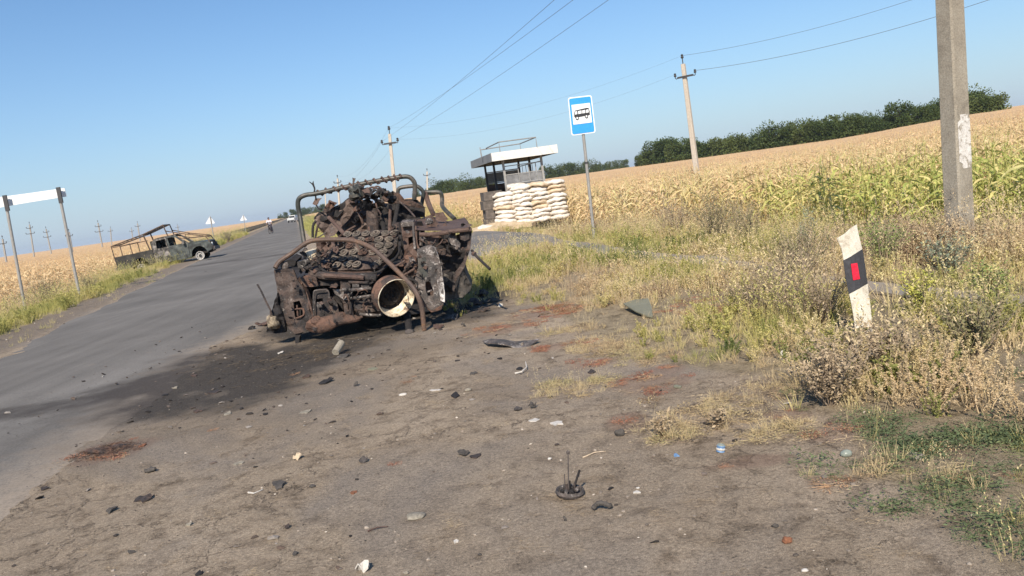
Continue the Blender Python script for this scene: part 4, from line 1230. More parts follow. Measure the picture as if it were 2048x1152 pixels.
# ------------------------------------------------------------------ utility poles
def pole(base, top, Y, label, w0=.24, w1=.17, arm=True, rot=0, extra=True, above=None, mat='concrete_far', name='utility_pole', wire_scale=1.0, arms=1):
    B = P(base[0], base[1], Y); T = P(top[0], top[1], Y)
    d = (T - B)
    zg = H(B.x, Y) - .5
    B = B + d * ((zg - B.z) / d.z)
    if above: T = B + (T - B) * ((above - B.z) / (T.z - B.z))
    t = thing(name, label, 'utility pole', tuple(B))
    ax = (T - B).normalized()
    mb = MB()
    q = Matrix.Rotation(rot, 3, 'Z')
    vs = []
    for c, wd in ((B, w0), (T, w1)):
        for x, y in ((-1, -1), (1, -1), (1, 1), (-1, 1)): vs.append(c + q @ Vector((x * wd / 2, y * wd / 2 * .85, 0)))
    # chamfered: subdivide along the height
    N = 12; vv = []; fs = []
    for k in range(N + 1):
        u = k / N; c = B.lerp(T, u); wd = w0 + (w1 - w0) * u
        for x, y in ((-1, -.82), (-.82, -1), (.82, -1), (1, -.82), (1, .82), (.82, 1), (-.82, 1), (-1, .82)):
            vv.append(c + q @ Vector((x * wd / 2, y * wd / 2 * .85, 0)))
    for k in range(N):
        for j in range(8): fs.append((k * 8 + j, k * 8 + (j + 1) % 8, k * 8 + 8 + (j + 1) % 8, k * 8 + 8 + j))
    fs.append(tuple(N * 8 + j for j in range(8)))
    mb.add(vv, fs); mb.build('shaft', M[mat], t)
    tips = []
    if arm:
        s = wire_scale
        hd = Vector((math.cos(rot), math.sin(rot), 0))
        for a in range(arms):
            z0 = .85 + 1.3 * a
            c = T - ax * z0 + Vector((0, -w1 * .5 - .04 * s, 0))
            wdh = .75 if a == 0 else 1.1
            am = MB(); am.box(c, (wdh * 1.5, .07 * s, .08 * s), rot=Matrix.Rotation(rot, 3, 'Z')); am.build('crossarm', M['darkmetal'], t)
            for sg in (-1, 1):
                e = c + hd * sg * wdh * .75
                hook = MB(); hook.tube([e, e + hd * sg * .09 + Vector((0, 0, -.06)), e + hd * sg * .16, e + hd * sg * .16 + Vector((0, 0, .12))], .02 * s, 6)
                hook.build('hook', M['darkmetal'], t)
                ins = MB(); tp = e + hd * sg * .16 + Vector((0, 0, .10))
                ins.lathe([(.0, 0), (.05 * s, 0), (.065 * s, .05 * s), (.04 * s, .09 * s), (.06 * s, .13 * s), (.0, .17 * s)], 10, Matrix.Translation(tp)); ins.build('insulator', M['darkmetal'], t)
                if a == 0: tips.append(tp + Vector((0, 0, .15)))
        tp = T - Vector((0, 0, .05))
        pin = MB(); pin.tube([tp, tp + ax * .45], .022 * s, 6); pin.build('top_pin', M['darkmetal'], t)
        ins = MB(); ins.lathe([(.0, 0), (.05 * s, 0), (.075 * s, .06 * s), (.04 * s, .10 * s), (.065 * s, .15 * s), (.0, .2 * s)], 10, Matrix.Translation(tp + ax * .42)); ins.build('insulator', M['darkmetal'], t)
        tips.append(tp + ax * .6)
    return t, T, tips
tn, Tn, _ = pole((1917, 400), (1899, 0), 9.9, 'thick rough concrete pole standing close by at the right with a patch of whitewash', .285, .215, False, R(24), above=8.4, mat='concrete', name='utility_pole')
# flaking whitewash on the right-hand face of the near pole
def wash(y0, y1, seed):
    Bp = P(1917, 400, 9.9); Tp = P(1899, 0, 9.9); q = Matrix.Rotation(R(24), 3, 'Z')
    rr = random.Random(seed); mb = MB(); L = []; Rr = []
    N = 22
    for k in range(N + 1):
        py = y0 + (y1 - y0) * k / N
        u = (400 - py) / 400; c = Bp.lerp(Tp, u)
        hgt = (c.z + .5) / 9.0; wd = .285 - .07 * hgt
        a = -.82 + (0 if 2 < k < N - 2 else rr.uniform(.05, .45)); b_ = .82 - (0 if 1 < k < N - 1 else .25)
        L.append(c + q @ Vector((a * wd / 2, -(wd / 2 * .85) - .003, 0))); Rr.append(c + q @ Vector((b_ * wd / 2, -(wd / 2 * .85) - .003, 0)))
    vs = []; fs = []
    for k in range(N + 1): vs += [L[k], Rr[k]]
    for k in range(N): fs.append((2 * k, 2 * k + 1, 2 * k + 3, 2 * k + 2))
    mb.add(vs, fs); return mb
p1, T1, tip1 = pole((1391, 325), (1366, 128), 55, 'tan concrete pole with small crossarm standing in the cornfield before the windbreak', .36, .26, True, R(-38), wire_scale=1.5)
p2, T2, tip2 = pole((790, 386), (779, 268), 74.6, 'concrete pole rising behind the wreck, top pin and two hooked insulators', .36, .26, True, R(0), wire_scale=1.9)
p3, T3, tip3 = pole((680, 425), (675, 357), 162, 'far pole seen through the wreck\'s roll bar, left of the tall one', .40, .3, True, R(-10), wire_scale=1.8)
pole((855, 408), (854, 343), 184, 'slim pale pole in front of the far trees between wreck and shelter', .38, .3, True, R(10), wire_scale=1.8)
pole((652, 420), (650, 381), 250, 'faint far pole just left of the one seen through the roll bar', .38, .3, True, 0, wire_scale=1.8)
LP = [((12, 520), (5, 478), 150, 'small far pole at the extreme left edge, left of the blank sign'), ((67, 505), (59, 449), 190, 'far double-armed pole between the posts of the blank sign, left one'),
      ((101, 500), (92, 458), 215, 'far double-armed pole between the posts of the blank sign, right one'), ((144, 500), (138, 464), 170, 'far pole right behind the blank sign\'s right post'),
      ((204, 490), (196, 446), 200, 'far leaning pole left of the pickup, taller of the pair'), ((223, 486), (221, 457), 260, 'far pole with dark crossarm just left of the burnt pickup'),
      ((265, 475), (263, 458), 300, 'faint far pole above the rear of the burnt pickup'), ((279, 475), (275, 447), 240, 'far pole above the pickup\'s rear rack'), ((357, 465), (355, 451), 330, 'faintest far pole above the pickup\'s bonnet')]
for i, (b_, t_p, Y, lb) in enumerate(LP):
    pole(b_, t_p, Y, lb, .34, .26, True, 0, wire_scale=1.5, arms=2 if i in (1, 2, 4) else 1, mat='galv')
def wirerun(a, b, sag, label, r_=.0065):
    a = Vector(a); b = Vector(b); pts = []
    for i in range(33):
        u = i / 32; p = a.lerp(b, u); p.z -= sag * 4 * u * (1 - u); pts.append(p)
    mb = MB(); mb.tube(pts, r_, 5)
    return solo('power_line', mb, M['wire'], label, 'wire', 'overhead wires', loc=tuple(a))
nt_ = Vector((4.9, 6, 0))
for k, (ti, px0, lb) in enumerate(((0, 1060, 'thin overhead wire, leftmost of three climbing to the top edge'), (2, 1090, 'thin overhead wire, middle of three climbing to the top edge'), (1, 1158, 'thin overhead wire, rightmost of three climbing to the top edge'))):
    far = tip2[ti]; q = P(px0, 0, 26.0)
    end = q + (q - far) * .62; end.z -= .25
    wirerun(far, end, 0.45, lb)
q = P(1870, 4, 43); wirerun(tip1[1], q + (q - tip1[1]) * .6, .8, 'lower overhead wire running right from the field pole\'s crossarm', .012)
q = P(1755, 0, 46); wirerun(tip1[2], q + (q - tip1[2]) * .6, .6, 'upper overhead wire running right from the field pole\'s top', .010)
wirerun(tip1[0], tip2[1], 1.0, 'lower faint wire between the field pole and the pole behind the wreck', .004)
wirerun(tip1[2], tip2[2], 1.0, 'upper faint wire between the field pole and the pole behind the wreck', .004)
for k in range(3):
    wirerun(tip2[k], tip3[k], 1.6, ['left', 'right', 'top'][k] + ' wire descending from the pole behind the wreck to the farther pole')
wash(228, 336, 5).build('whitewash_patch', M['whitewash'], tn)

# ------------------------------------------------------------------ bus-stop sign
def quadp(pts, Y, thick=.02):
    f = [P(x, y, Y) for x, y in pts]; b_ = [p + Vector((0, thick, 0)) for p in f]
    n = len(f); mb = MB()
    fs = [tuple(range(n - 1, -1, -1)), tuple(range(n, 2 * n))] + [(i, (i + 1) % n, n + (i + 1) % n, n + i) for i in range(n)]
    return mb.add(f + b_, fs)
def uvq(c4, u, v):
    (x0, y0), (x1, y1), (x2, y2), (x3, y3) = c4      # tl, tr, br, bl
    return (x0 * (1 - u) * (1 - v) + x1 * u * (1 - v) + x2 * u * v + x3 * (1 - u) * v, y0 * (1 - u) * (1 - v) + y1 * u * (1 - v) + y2 * u * v + y3 * (1 - u) * v)
def rrect(c4, u0, v0, u1, v1, r_=.06, asp=.64):
    out = []
    for (cx, cy, a0) in ((u1 - r_, v0 + r_ * asp, -90), (u1 - r_, v1 - r_ * asp, 0), (u0 + r_, v1 - r_ * asp, 90), (u0 + r_, v0 + r_ * asp, 180)):
        for k in range(5):
            a = R(a0 + 22.5 * k); out.append(uvq(c4, cx + r_ * math.cos(a), cy + r_ * asp * math.sin(a)))
    return out
SG = [(1135.5, 195.5), (1183, 190), (1191.5, 265), (1143, 271.5)]
ts = thing('bus_stop_sign', 'blue and white bus-stop sign with bus symbol on a grey metal post', 'road sign', tuple(P(1189, 480, 20.0)))
quadp(rrect(SG, 0, 0, 1, 1, .09), 20.0).build('border', M['signwhite'], ts)
quadp(rrect(SG, .045, .03, .955, .97, .07), 19.992, .006).build('blue_panel', M['signblue'], ts)
quadp([uvq(SG, .12, .20), uvq(SG, .90, .20), uvq(SG, .90, .72), uvq(SG, .12, .72)], 19.985, .005).build('white_field', M['signwhite'], ts)
def icon(poly, Y): return quadp([uvq(SG, .12 + .78 * a, .20 + .52 * b_) for a, b_ in poly], Y, .004)
bus = [(.10, .40), (.16, .30), (.80, .23), (.90, .26), (.93, .42), (.93, .60), (.86, .62), (.14, .66), (.09, .60)]
ib = icon(bus, 19.979).build('bus_symbol', M['iconblack'], ts)
for (a0, a1) in ((.14, .27), (.32, .50), (.54, .70), (.74, .88)):
    icon([(a0, .36 - .04 * a0), (a1, .35 - .04 * a1), (a1, .50 - .03 * a1), (a0, .51 - .03 * a0)], 19.973).build('symbol_window', M['signwhite'], ib)
for cx, cy in ((.24, .69), (.74, .66)):
    icon([(cx + .085 * math.cos(a), cy + .10 * math.sin(a)) for a in [k * .449 for k in range(14)]], 19.973).build('symbol_wheel', M['iconblack'], ib)
    icon([(cx + .045 * math.cos(a), cy + .055 * math.sin(a)) for a in [k * .449 for k in range(14)]], 19.967).build('symbol_hub', M['signwhite'], ib)
mb = MB(); a = P(1163, 235, 20.06); b_ = P(1190, 490, 20.06); b_.z = min(b_.z, -.2); mb.tube([a, b_], .038, 12); mb.build('post', M['galv'], ts)
mb = MB(); c = a.lerp(b_, .34); mb.tube([c, c + (b_ - a).normalized() * .05], .046, 12); mb.build('post_collar', M['darkmetal'], ts)
for v in (.25, .75):
    mb = MB(); e = P(*uvq(SG, .58, v), 20.04); mb.box(e, (.2, .05, .03)); mb.build('bracket', M['darkmetal'], ts)

# ------------------------------------------------------------------ blank road sign on two posts, far left
tb = thing('road_sign', 'blank white direction sign on two slim posts, seen from behind', 'road sign', tuple(P(98, 600, 24.8)))
quadp([(-60, 399), (-60, 424), (0, 415), (60, 404.5), (133, 393), (129, 376), (60, 386), (0, 394)], 24.9, .02).build('panel', M['signwhite'], tb)
for (x0, y0, x1, y1) in ((9, 392, 47, 600), (116, 376, 157, 580)):
    mb = MB(); a = P(x0, y0, 24.75); b_ = P(x1, y1, 24.75); b_ = a + (b_ - a) * ((-.8 - a.z) / (b_.z - a.z)); mb.tube([a, b_], .045, 10); pp = mb.build('post', M['galv'], tb)
    mb = MB(); mb.box(a + Vector((0.02, -.03, -.22)), (.12, .05, .48)); mb.build('clamp', M['darkmetal'], pp)
# triangular signs, backs to us
for (x, y, Y, hw, bx, by, lb) in ((420.5, 432, 78, 9.5, 430, 490, 'nearer triangular warning sign seen from behind, by the pickup\'s bonnet'), (487, 429.5, 124, 7, 493, 478, 'farther triangular warning sign seen from behind, halfway to the rider')):
    t = thing('warning_sign', lb, 'road sign', tuple(P(bx, by, Y)), 'triangular signs on the left verge')
    quadp([(x - .5, y + 0), (x + hw, y + 13.5 * hw / 9.5), (x + hw * .8, y + 15 * hw / 9.5), (x - hw * .8 + .5, y + 16.5 * hw / 9.5), (x - hw, y + 15 * hw / 9.5)], Y, .03).build('triangle_plate', M['signback'], t)
    a = P(x - .3, y + 1, Y - .06); b_ = P(bx, by, Y - .06); b_ = a + (b_ - a) * ((-.7 - a.z) / (b_.z - a.z))
    mb = MB(); mb.tube([a, b_], .05, 8); mb.build('post', M['galv'], t)

# ------------------------------------------------------------------ roadside marker post
td = thing('marker_post', 'leaning white plastic marker post with black band and red reflector', 'marker post', tuple(P(1732, 712, 6.3)))
def curved(Y0, off=0.0):
    def f(x, y):
        # centre line leans with the post
        cx = 1694 + (y - 464) * (1729 - 1694) / (668 - 464)
        u = (x - cx) / 20.0
        return P(x, y, Y0 + .022 * u * u + off - .010 * sstep(520, 460, y) * (u < 0) * abs(u))
    return f
DP = [(1673.5, 477), (1690, 467), (1701, 457), (1713.5, 449), (1716, 462), (1721, 484), (1725, 500), (1735, 566), (1741, 612), (1746, 663), (1752, 730), (1720, 735), (1712, 668), (1706, 625), (1698, 585), (1690, 535), (1683, 497)]
mb = MB(); mb.plate(DP, curved(6.3), step=9, thick=.006, tdir=(0, 1, 0), jag=.15, seed=2); mb.build('body', M['delin'], td, smooth=False)
mb = MB(); mb.plate([(1686.5, 521), (1700, 514), (1725.3, 498), (1729.5, 525), (1735.5, 567), (1720, 576), (1697.5, 588), (1691, 552)], curved(6.3, -.005), step=9, thick=.004, tdir=(0, 1, 0)); bb = mb.build('black_band', M['delblack'], td)
mb = MB(); mb.plate([(1702, 528), (1714.5, 526), (1720, 558), (1706.5, 560.5)], curved(6.3, -.011), step=8, thick=.004, tdir=(0, 1, 0)); mb.build('reflector', M['delred'], bb)

# ------------------------------------------------------------------ bus shelter with sandbags
SA = math.atan(.17)
sx = Vector((math.cos(SA), math.sin(SA), 0)); sy = Vector((-math.sin(SA), math.cos(SA), 0))     # along the short end / along the road
S0 = P(984.5, 323, 33.0)            # near-left bottom corner of the roof fascia
S0z = S0.z; S0 = Vector((S0.x, S0.y, 0))
def SP(u, v, z): return S0 + sx * u + sy * v + Vector((0, 0, z))
RS = Matrix((sx, sy, Vector((0, 0, 1)))).transposed()
tsh = thing('bus_shelter', 'open bus shelter with white fascia roof and grey metal posts beside the road', 'bus shelter', tuple(SP(1.4, 3, 0)))
W_, L_ = 2.78, 6.2
def sbox(u0, u1, v0, v1, z0, z1, name, mat, par=tsh):
    mb = MB(); mb.box(SP((u0 + u1) / 2, (v0 + v1) / 2, (z0 + z1) / 2), (u1 - u0, v1 - v0, z1 - z0), rot=RS); return mb.build(name, M[mat], par)
M['fascia_side'] = mottled('shaded_grey_fascia', [(.15, .155, .16), (.21, .21, .21), (.26, .26, .25)], [.3, .5, .7], 2, .6, 30, .1, dark=.85)  # the side fascia's shade is put into this grey colour
M['roofunder'] = plain('dark_roof', (.06, .06, .06), .8)  # dark tone of the roof slab and its underside
rf = sbox(.04, W_ - .04, .04, L_ - .04, S0z + .05, S0z + .12, 'roof', 'roofunder')
sbox(0, W_, -.02, .04, S0z, S0z + .34, 'front_fascia', 'rooffront', rf)
sbox(-.02, .04, .043, L_, S0z, S0z + .34, 'side_fascia', 'fascia_side', rf)
sbox(W_ - .04, W_ + .02, .043, L_, S0z, S0z + .34, 'side_fascia', 'fascia_side', rf)
sbox(.043, W_ - .043, L_ - .04, L_ + .02, S0z, S0z + .34, 'rear_fascia', 'fascia_side', rf)
mb = MB(); # small dark emblem on the side fascia
mb.plate([(2.2, .08), (2.45, .08), (2.4, .2), (2.36, .28), (2.28, .28), (2.24, .2)], lambda x, y: SP(-.024, x, S0z + y), step=.2, thick=.003, tdir=(1, 0, 0)); mb.build('emblem', M['fascia_side'] if False else M['darkmetal'], rf)
for (u, v) in ((.52, .5), (2.15, .5), (.52, 2.9), (.52, 5.4), (2.15, 5.4), (2.15, 2.9)):
    sbox(u - .045, u + .045, v - .045, v + .045, -.1, S0z + .05, 'post', 'galv' if v < 1 else 'darkmetal')
M['haze_panel'] = mottled('scratched_clear_panel', [(.10, .10, .10), (.16, .16, .16), (.24, .24, .24)], [.3, .5, .7], 2, .4, 12, .05, dark=.9)
# near end: grey panel with upper window openings
ep = sbox(.57, 2.10, .47, .50, .2, 1.62, 'end_panel', 'haze_panel')
for z in (1.64, 2.02, 2.38): sbox(.565, 2.105, .46, .51, z, z + .035, 'rail', 'galv')
for u in (1.1, 1.55, 1.86): sbox(u, u + .03, .462, .508, 1.675, 2.38, 'mullion', 'galv')
for (u0, u1) in ((.57, 1.098), (1.132, 1.548), (1.582, 1.858), (1.892, 2.10)):
    sbox(u0 + .01, u1 - .01, .478, .486, 1.68, 2.015, 'pane', 'haze_panel')
# field side: brown board low, pale panes above; road side open
M['brownboard'] = mottled('brown_board', [(.05, .035, .03), (.10, .065, .05), (.15, .10, .075)], [.3, .5, .7], 2, .8, 12, .2)
bd = sbox(.55, 2.1, 5.38, 5.41, .1, 1.75, 'rear_board', 'brownboard')
mb = MB()
for pts in ([(0, .1), (.05, .28), (.12, .1), (.0, .13)], [(.16, .1), (.18, .24), (.24, .2), (.2, .1)], [(.28, .22), (.28, .1), (.34, .12), (.36, .24)], [(.42, .24), (.42, .1), (.5, .1), (.5, .24)]):
    mb.tube([SP(.62 + a * 1.2, 5.36, 1.25 + b_ * 1.1) for a, b_ in pts], .02, 5)
mb.build('scrawl', M['iconblack'], bd)
sbox(2.11, 2.14, .55, 2.85, .1, 1.65, 'side_panel', 'haze_panel'); sbox(2.11, 2.14, 2.95, 5.35, .1, 1.65, 'side_panel', 'brownboard')
for z in (1.7, 2.4): sbox(2.10, 2.15, .55, 5.35, z, z + .04, 'rail', 'galv')
for z in (1.78, 2.3): sbox(.57, 2.1, 5.38, 5.41, z, z + .05, 'rail', 'galv')
for v in (1.6, 2.3, 3.7, 4.5): sbox(2.115, 2.135, v, v + .03, 1.74, 2.40, 'mullion', 'galv')
sbox(.57, 2.1, 5.385, 5.40, 1.84, 2.29, 'pane', 'haze_panel')
bn = sbox(1.55, 2.05, 1.0, 5.0, .45, .50, 'bench', 'brownboard'); 
for v in (1.3, 3.0, 4.7): sbox(1.75, 1.81, v, v + .05, 0, .45, 'bench_leg', 'galv', bn)
# pipe frame on the roof
fz = S0z + .34
def spipe(pts, name, r_=.025): mb = MB(); mb.tube([SP(*p) for p in pts], r_, 6); return mb.build(name, M['galv'], tsh)
spipe([(.45, .4, fz - .2), (.45, .4, fz + .42), (2.02, .4, fz + .42), (2.02, .4, fz - .2)], 'roof_frame')
spipe([(.45, .4, fz + .42), (.35, 3.2, fz + .38)], 'roof_frame'); spipe([(2.02, .4, fz + .42), (1.9, 3.2, fz + .38)], 'roof_frame')
spipe([(.1, 3.2, fz - .2), (.1, 3.2, fz + .34), (1.9, 3.2, fz + .38), (1.9, 3.2, fz - .2)], 'roof_frame'); spipe([(.35, 5, fz - .2), (.35, 5, fz + .55)], 'roof_frame', .018)
# sandbags: columns of sagging woven bags across the near end
def bagmesh(seed, mat, k=1.0):
    rr = random.Random(seed); mb = MB()
    N, K = 16, 12; vs = []; fs = []
    L, W, T = .78 * k, .46, .205
    for i in range(N + 1):
        u = -1 + 2 * i / N; e = max(.12, (1 - abs(u) ** 3.2)) ** .55
        for j in range(K):
            a = 2 * math.pi * j / K
            p = Vector((u * L / 2, math.cos(a) * W / 2 * e, math.sin(a) * T / 2 * (.35 + .65 * e)))
            p += Vector((0, 1, 1)) * .055 * noise.noise(p * 6 + Vector((seed * 5, 0, 0))) + Vector((0, 0, 1)) * .03 * noise.noise(p * 15 + Vector((0, seed, 0))) + Vector((0, 0, -.035 * abs(u) ** 2))
            vs.append(p)
    for i in range(N):
        for j in range(K): fs.append((i * K + j, i * K + (j + 1) % K, (i + 1) * K + (j + 1) % K, (i + 1) * K + j))
    fs.append(tuple(range(K - 1, -1, -1))); fs.append(tuple(N * K + j for j in range(K)))
    mb.add(vs, fs)
    return mb.mesh('sandbag', mat, True)
bags = [bagmesh(i, M['bag']) for i in range(5)] + [bagmesh(9 + i, M['bagtan']) for i in range(2)]
ORD = ['bottom', 'second', 'third', 'fourth', 'fifth', 'sixth', 'seventh', 'eighth', 'top']
for r_ in range(9):
    for cI in range(4):
        if r_ == 8 and cI == 0: continue
        for dpt in (0, 1):
            if dpt == 1 and r_ < 7: continue
            me = bags[5 + rnd.randrange(2)] if rnd.random() < .14 else bags[rnd.randrange(5)]
            o = bpy.data.objects.new('sandbag', me); COL.objects.link(o)
            u = .16 + cI * .735 + rnd.uniform(-.05, .05); z = .09 + r_ * .175 + .04 * math.sin(cI * 1.3) + (0.05 if cI == 3 else 0)
            if r_ == 8: z += rnd.uniform(-.03, .06)
            o.location = SP(u + .05, -.15 + dpt * .38 + rnd.uniform(-.05, .05), z - .05)
            o.rotation_euler = (rnd.uniform(-.15, .15), rnd.uniform(-.13, .13), SA + rnd.uniform(-.16, .16)); s_k = rnd.uniform(.98, 1.12); o.scale = (s_k * 1.08, s_k, s_k * 1.02)
            cn = ['leftmost', 'second from left', 'second from right', 'rightmost'][cI]
            tag(o, '%s white sandbag in the %s row%s of the sandbag wall' % (cn, ORD[r_], ', rear layer' if dpt else ''), 'sandbag', 'sandbags stacked before the shelter')
o = bpy.data.objects.new('sandbag', bags[0]); COL.objects.link(o); o.location = SP(-.75, -.9, .08); o.rotation_euler = (0, .05, .6)
tag(o, 'torn white sandbag lying on spilled sand left of the sandbag wall', 'sandbag', 'sandbags stacked before the shelter')
blk = MB(); blk.box((0, 0, 0), (.40, .42, .36)); 
bm_ = blk.mesh('concrete_block', M['block']); 
blk2 = MB(); blk2.box((0, 0, 0), (.36, .40, .36)); bm2 = blk2.mesh('concrete_block', M['block'])
for r_ in range(4):
    for k in range(2):
        for dv in range(2):
            o = bpy.data.objects.new('concrete_block', bm_ if (r_ + k) % 2 else bm2); COL.objects.link(o)
            o.location = SP(-.40 + k * .385 + (.05 if r_ % 2 else -.03), .25 + dv * .46, .17 + r_ * .37); o.rotation_euler = (0, 0, SA + rnd.uniform(-.05, .05))
            tag(o, '%s dark block in the %s course of the stack beside the sandbags%s' % (['left', 'right'][k], ['bottom', 'second', 'third', 'top'][r_], ', rear' if dv else ''), 'concrete block', 'dark blocks beside the sandbags')
mb = MB()
mb.plate([(-1.6, -1.2), (-.4, -1.6), (1.0, -1.3), (1.4, -.3), (.2, .4), (-1.2, .3)], lambda x, y: SP(x, y, .02 + .20 * max(0, 1 - math.hypot((x + .3) / 1.5, (y + .5) / 1.0)) + .03 * noise.noise((x * 3, y * 3, 1))), step=.18, thick=.15, tdir=(0, 0, -1), jag=.06)
solo('sand_heap', mb, M['sand'], 'low heap of spilled tan sand at the foot of the sandbag wall', 'sand', loc=tuple(SP(-.2, -.5, 0)))

# ------------------------------------------------------------------ far traffic
def skin_person(name, bones, radii, mat, parent=None):
    me = bpy.data.meshes.new(name); keys = list(bones_pts.keys())
    return None
tv = thing('parked_van', 'small white van far down the road near the horizon', 'van', (P(585, 447, 200).x, 200, .02))
M['whitepaint'] = plain('van_paint', (.55, .56, .55), .4, 0, .05)
M['glassdark'] = plain('dark_glass', (.03, .035, .04), .15)
M['grass_lamp'] = plain('lamp_glass', (.6, .6, .55), .2)
vb = Vector(tv.location)
mb = MB(); mb.box(vb + Vector((0, 1.2, .75)), (1.75, 4.4, .75)); mb.box(vb + Vector((0, 1.9, 1.42)), (1.62, 3.0, .6), taper=.88); mb.build('body', M['whitepaint'], tv)
mb = MB(); mb.box(vb + Vector((0, .34, 1.40)), (1.35, .06, .42)); mb.build('windscreen', M['glassdark'], tv)
mb = MB(); mb.box(vb + Vector((0, -1.03, .5)), (1.6, .08, .22)); mb.build('bumper', M['darkmetal'], tv)
for sg in (-1, 1):
    mb = MB(); mb.box(vb + Vector((sg * .65, -1.02, .82)), (.28, .06, .18)); mb.build('headlight', M['grass_lamp'], tv)
    for yy_ in (-.4, 2.8):
        mb = MB(); mb.tube([vb + Vector((sg * .68, yy_, .32)), vb + Vector((sg * .86, yy_, .32))], .32, 14); mb.build('wheel', M['rubber'], tv)

# rider on a bicycle, far down the left side of the road
def skin(name, pts, edges, rad, mat, root=0, parent=None, sub=1):
    me = bpy.data.meshes.new(name); me.from_pydata([tuple(p) for p in pts], edges, []); me.materials.append(mat)
    o = bpy.data.objects.new(name, me); COL.objects.link(o)
    md = o.modifiers.new('skin', 'SKIN'); md.use_smooth_shade = True
    lay = me.skin_vertices[0].data if me.skin_vertices else None
    if lay is None:
        bpy.context.view_layer.objects.active = o
        lay = me.skin_vertices.new().data if hasattr(me.skin_vertices, 'new') else None
    if lay:
        for i, r_ in enumerate(rad): lay[i].radius = (r_, r_); lay[i].use_root = (i == root)
    sb = o.modifiers.new('sub', 'SUBSURF'); sb.levels = sub; sb.render_levels = sub
    if parent: o.parent = parent
    return o
rp = P(542.5, 467, 88); rb = Vector((rp.x, 88, .03))
M['skin'] = plain('skin', (.35, .20, .14), .6); M['shirt'] = plain('white_shirt', (.62, .58, .60), .8); M['dark_cloth'] = plain('dark_cloth', (.035, .03, .045), .85)
tbk = thing('bicycle', 'dark bicycle ridden by the person far down the road', 'bicycle', tuple(rb))
for yy_ in (-.5, .52):
    mb = MB(); mb.tube([rb + Vector((0, yy_ + .34 * math.cos(a), .35 + .34 * math.sin(a))) for a in [k * .349 for k in range(18)]], .03, 6, close=True); wh = mb.build('wheel', M['rubber'], tbk)
    mb = MB()
    for k in range(6): mb.tube([rb + Vector((0, yy_, .35)), rb + Vector((0, yy_ + .33 * math.cos(k * 1.047), .35 + .33 * math.sin(k * 1.047)))], .004, 3)
    mb.build('spokes', M['wire'], wh)
mb = MB()
for a, b_ in (((0, -.5, .35), (0, -.4, .95)), ((0, -.42, .85), (0, .2, .85)), ((0, -.42, .8), (0, .05, .35)), ((0, .2, .9), (0, .05, .35)), ((0, .05, .35), (0, .52, .35)), ((0, .2, .85), (0, .52, .35))):
    mb.tube([rb + Vector(a), rb + Vector(b_)], .022, 6)
mb.build('frame', M['darkmetal'], tbk)
mb = MB(); mb.tube([rb + Vector((x, -.36 + .06 * (abs(x) > .2), 1.0)) for x in (-.28, -.1, .1, .28)], .018, 6); mb.build('handlebar', M['darkmetal'], tbk)
mb = MB(); mb.ell(rb + Vector((0, .22, .94)), (.09, .13, .04), 8, 5); mb.build('saddle', M['darkmetal'], tbk)
J = dict(pelvis=(0, .2, 1.0), belly=(0, .12, 1.15), chest=(0, -.02, 1.36), neck=(0, -.08, 1.5), head=(0, -.12, 1.62), crown=(0, -.12, 1.72),
         shl=(-.19, -.02, 1.42), ell=(-.27, -.16, 1.2), hal=(-.26, -.36, 1.04), shr=(.19, -.02, 1.42), elr=(.27, -.16, 1.2), har=(.26, -.36, 1.04),
         hil=(-.09, .18, .96), knl=(-.12, -.16, .80), anl=(-.11, .0, .40), tol=(-.11, -.14, .36), hir=(.09, .18, .96), knr=(.12, -.12, .64), anr=(.11, .08, .24), tor=(.11, -.06, .2))
jk = list(J); RAD = dict(pelvis=.13, belly=.13, chest=.15, neck=.06, head=.095, crown=.075, shl=.07, shr=.07, ell=.05, elr=.05, hal=.04, har=.04, hil=.09, hir=.09, knl=.065, knr=.065, anl=.045, anr=.045, tol=.04, tor=.04)
ED = [('pelvis', 'belly'), ('belly', 'chest'), ('chest', 'neck'), ('neck', 'head'), ('head', 'crown'), ('chest', 'shl'), ('shl', 'ell'), ('ell', 'hal'), ('chest', 'shr'), ('shr', 'elr'), ('elr', 'har'), ('pelvis', 'hil'), ('hil', 'knl'), ('knl', 'anl'), ('anl', 'tol'), ('pelvis', 'hir'), ('hir', 'knr'), ('knr', 'anr'), ('anr', 'tor')]
tpn = thing('person', 'person in a pale shirt and dark trousers riding towards us down the road', 'person', tuple(rb))
bo = skin('body', [J[k] for k in jk], [(jk.index(a), jk.index(b_)) for a, b_ in ED], [RAD[k] for k in jk], M['skin'], 0, tpn)
mb = MB(); mb.ell(rb + Vector((0, -.09, 1.69)), (.115, .125, .10), 10, 6); mb.build('hair', M['dark_cloth'], tpn)
mb = MB()
mb.tube([rb + Vector(J['pelvis']) + Vector((0, 0, .02)), rb + Vector(J['belly']), rb + Vector(J['chest']), rb + Vector((0, -.07, 1.47))], [.16, .165, .185, .09], 12)
for s_a, e_a in (('shl', 'ell'), ('shr', 'elr')): mb.tube([rb + Vector(J['chest']), rb + Vector(J[s_a]), rb + Vector(J[e_a])], [.12, .088, .07], 8)
mb.build('shirt', M['shirt'], tpn)
mb = MB()
for s_ in 'lr': mb.tube([rb + Vector(J['pelvis']), rb + Vector(J['hi' + s_]), rb + Vector(J['kn' + s_]), rb + Vector(J['an' + s_])], [.15, .115, .085, .07], 10)
mb.build('trousers', M['dark_cloth'], tpn)

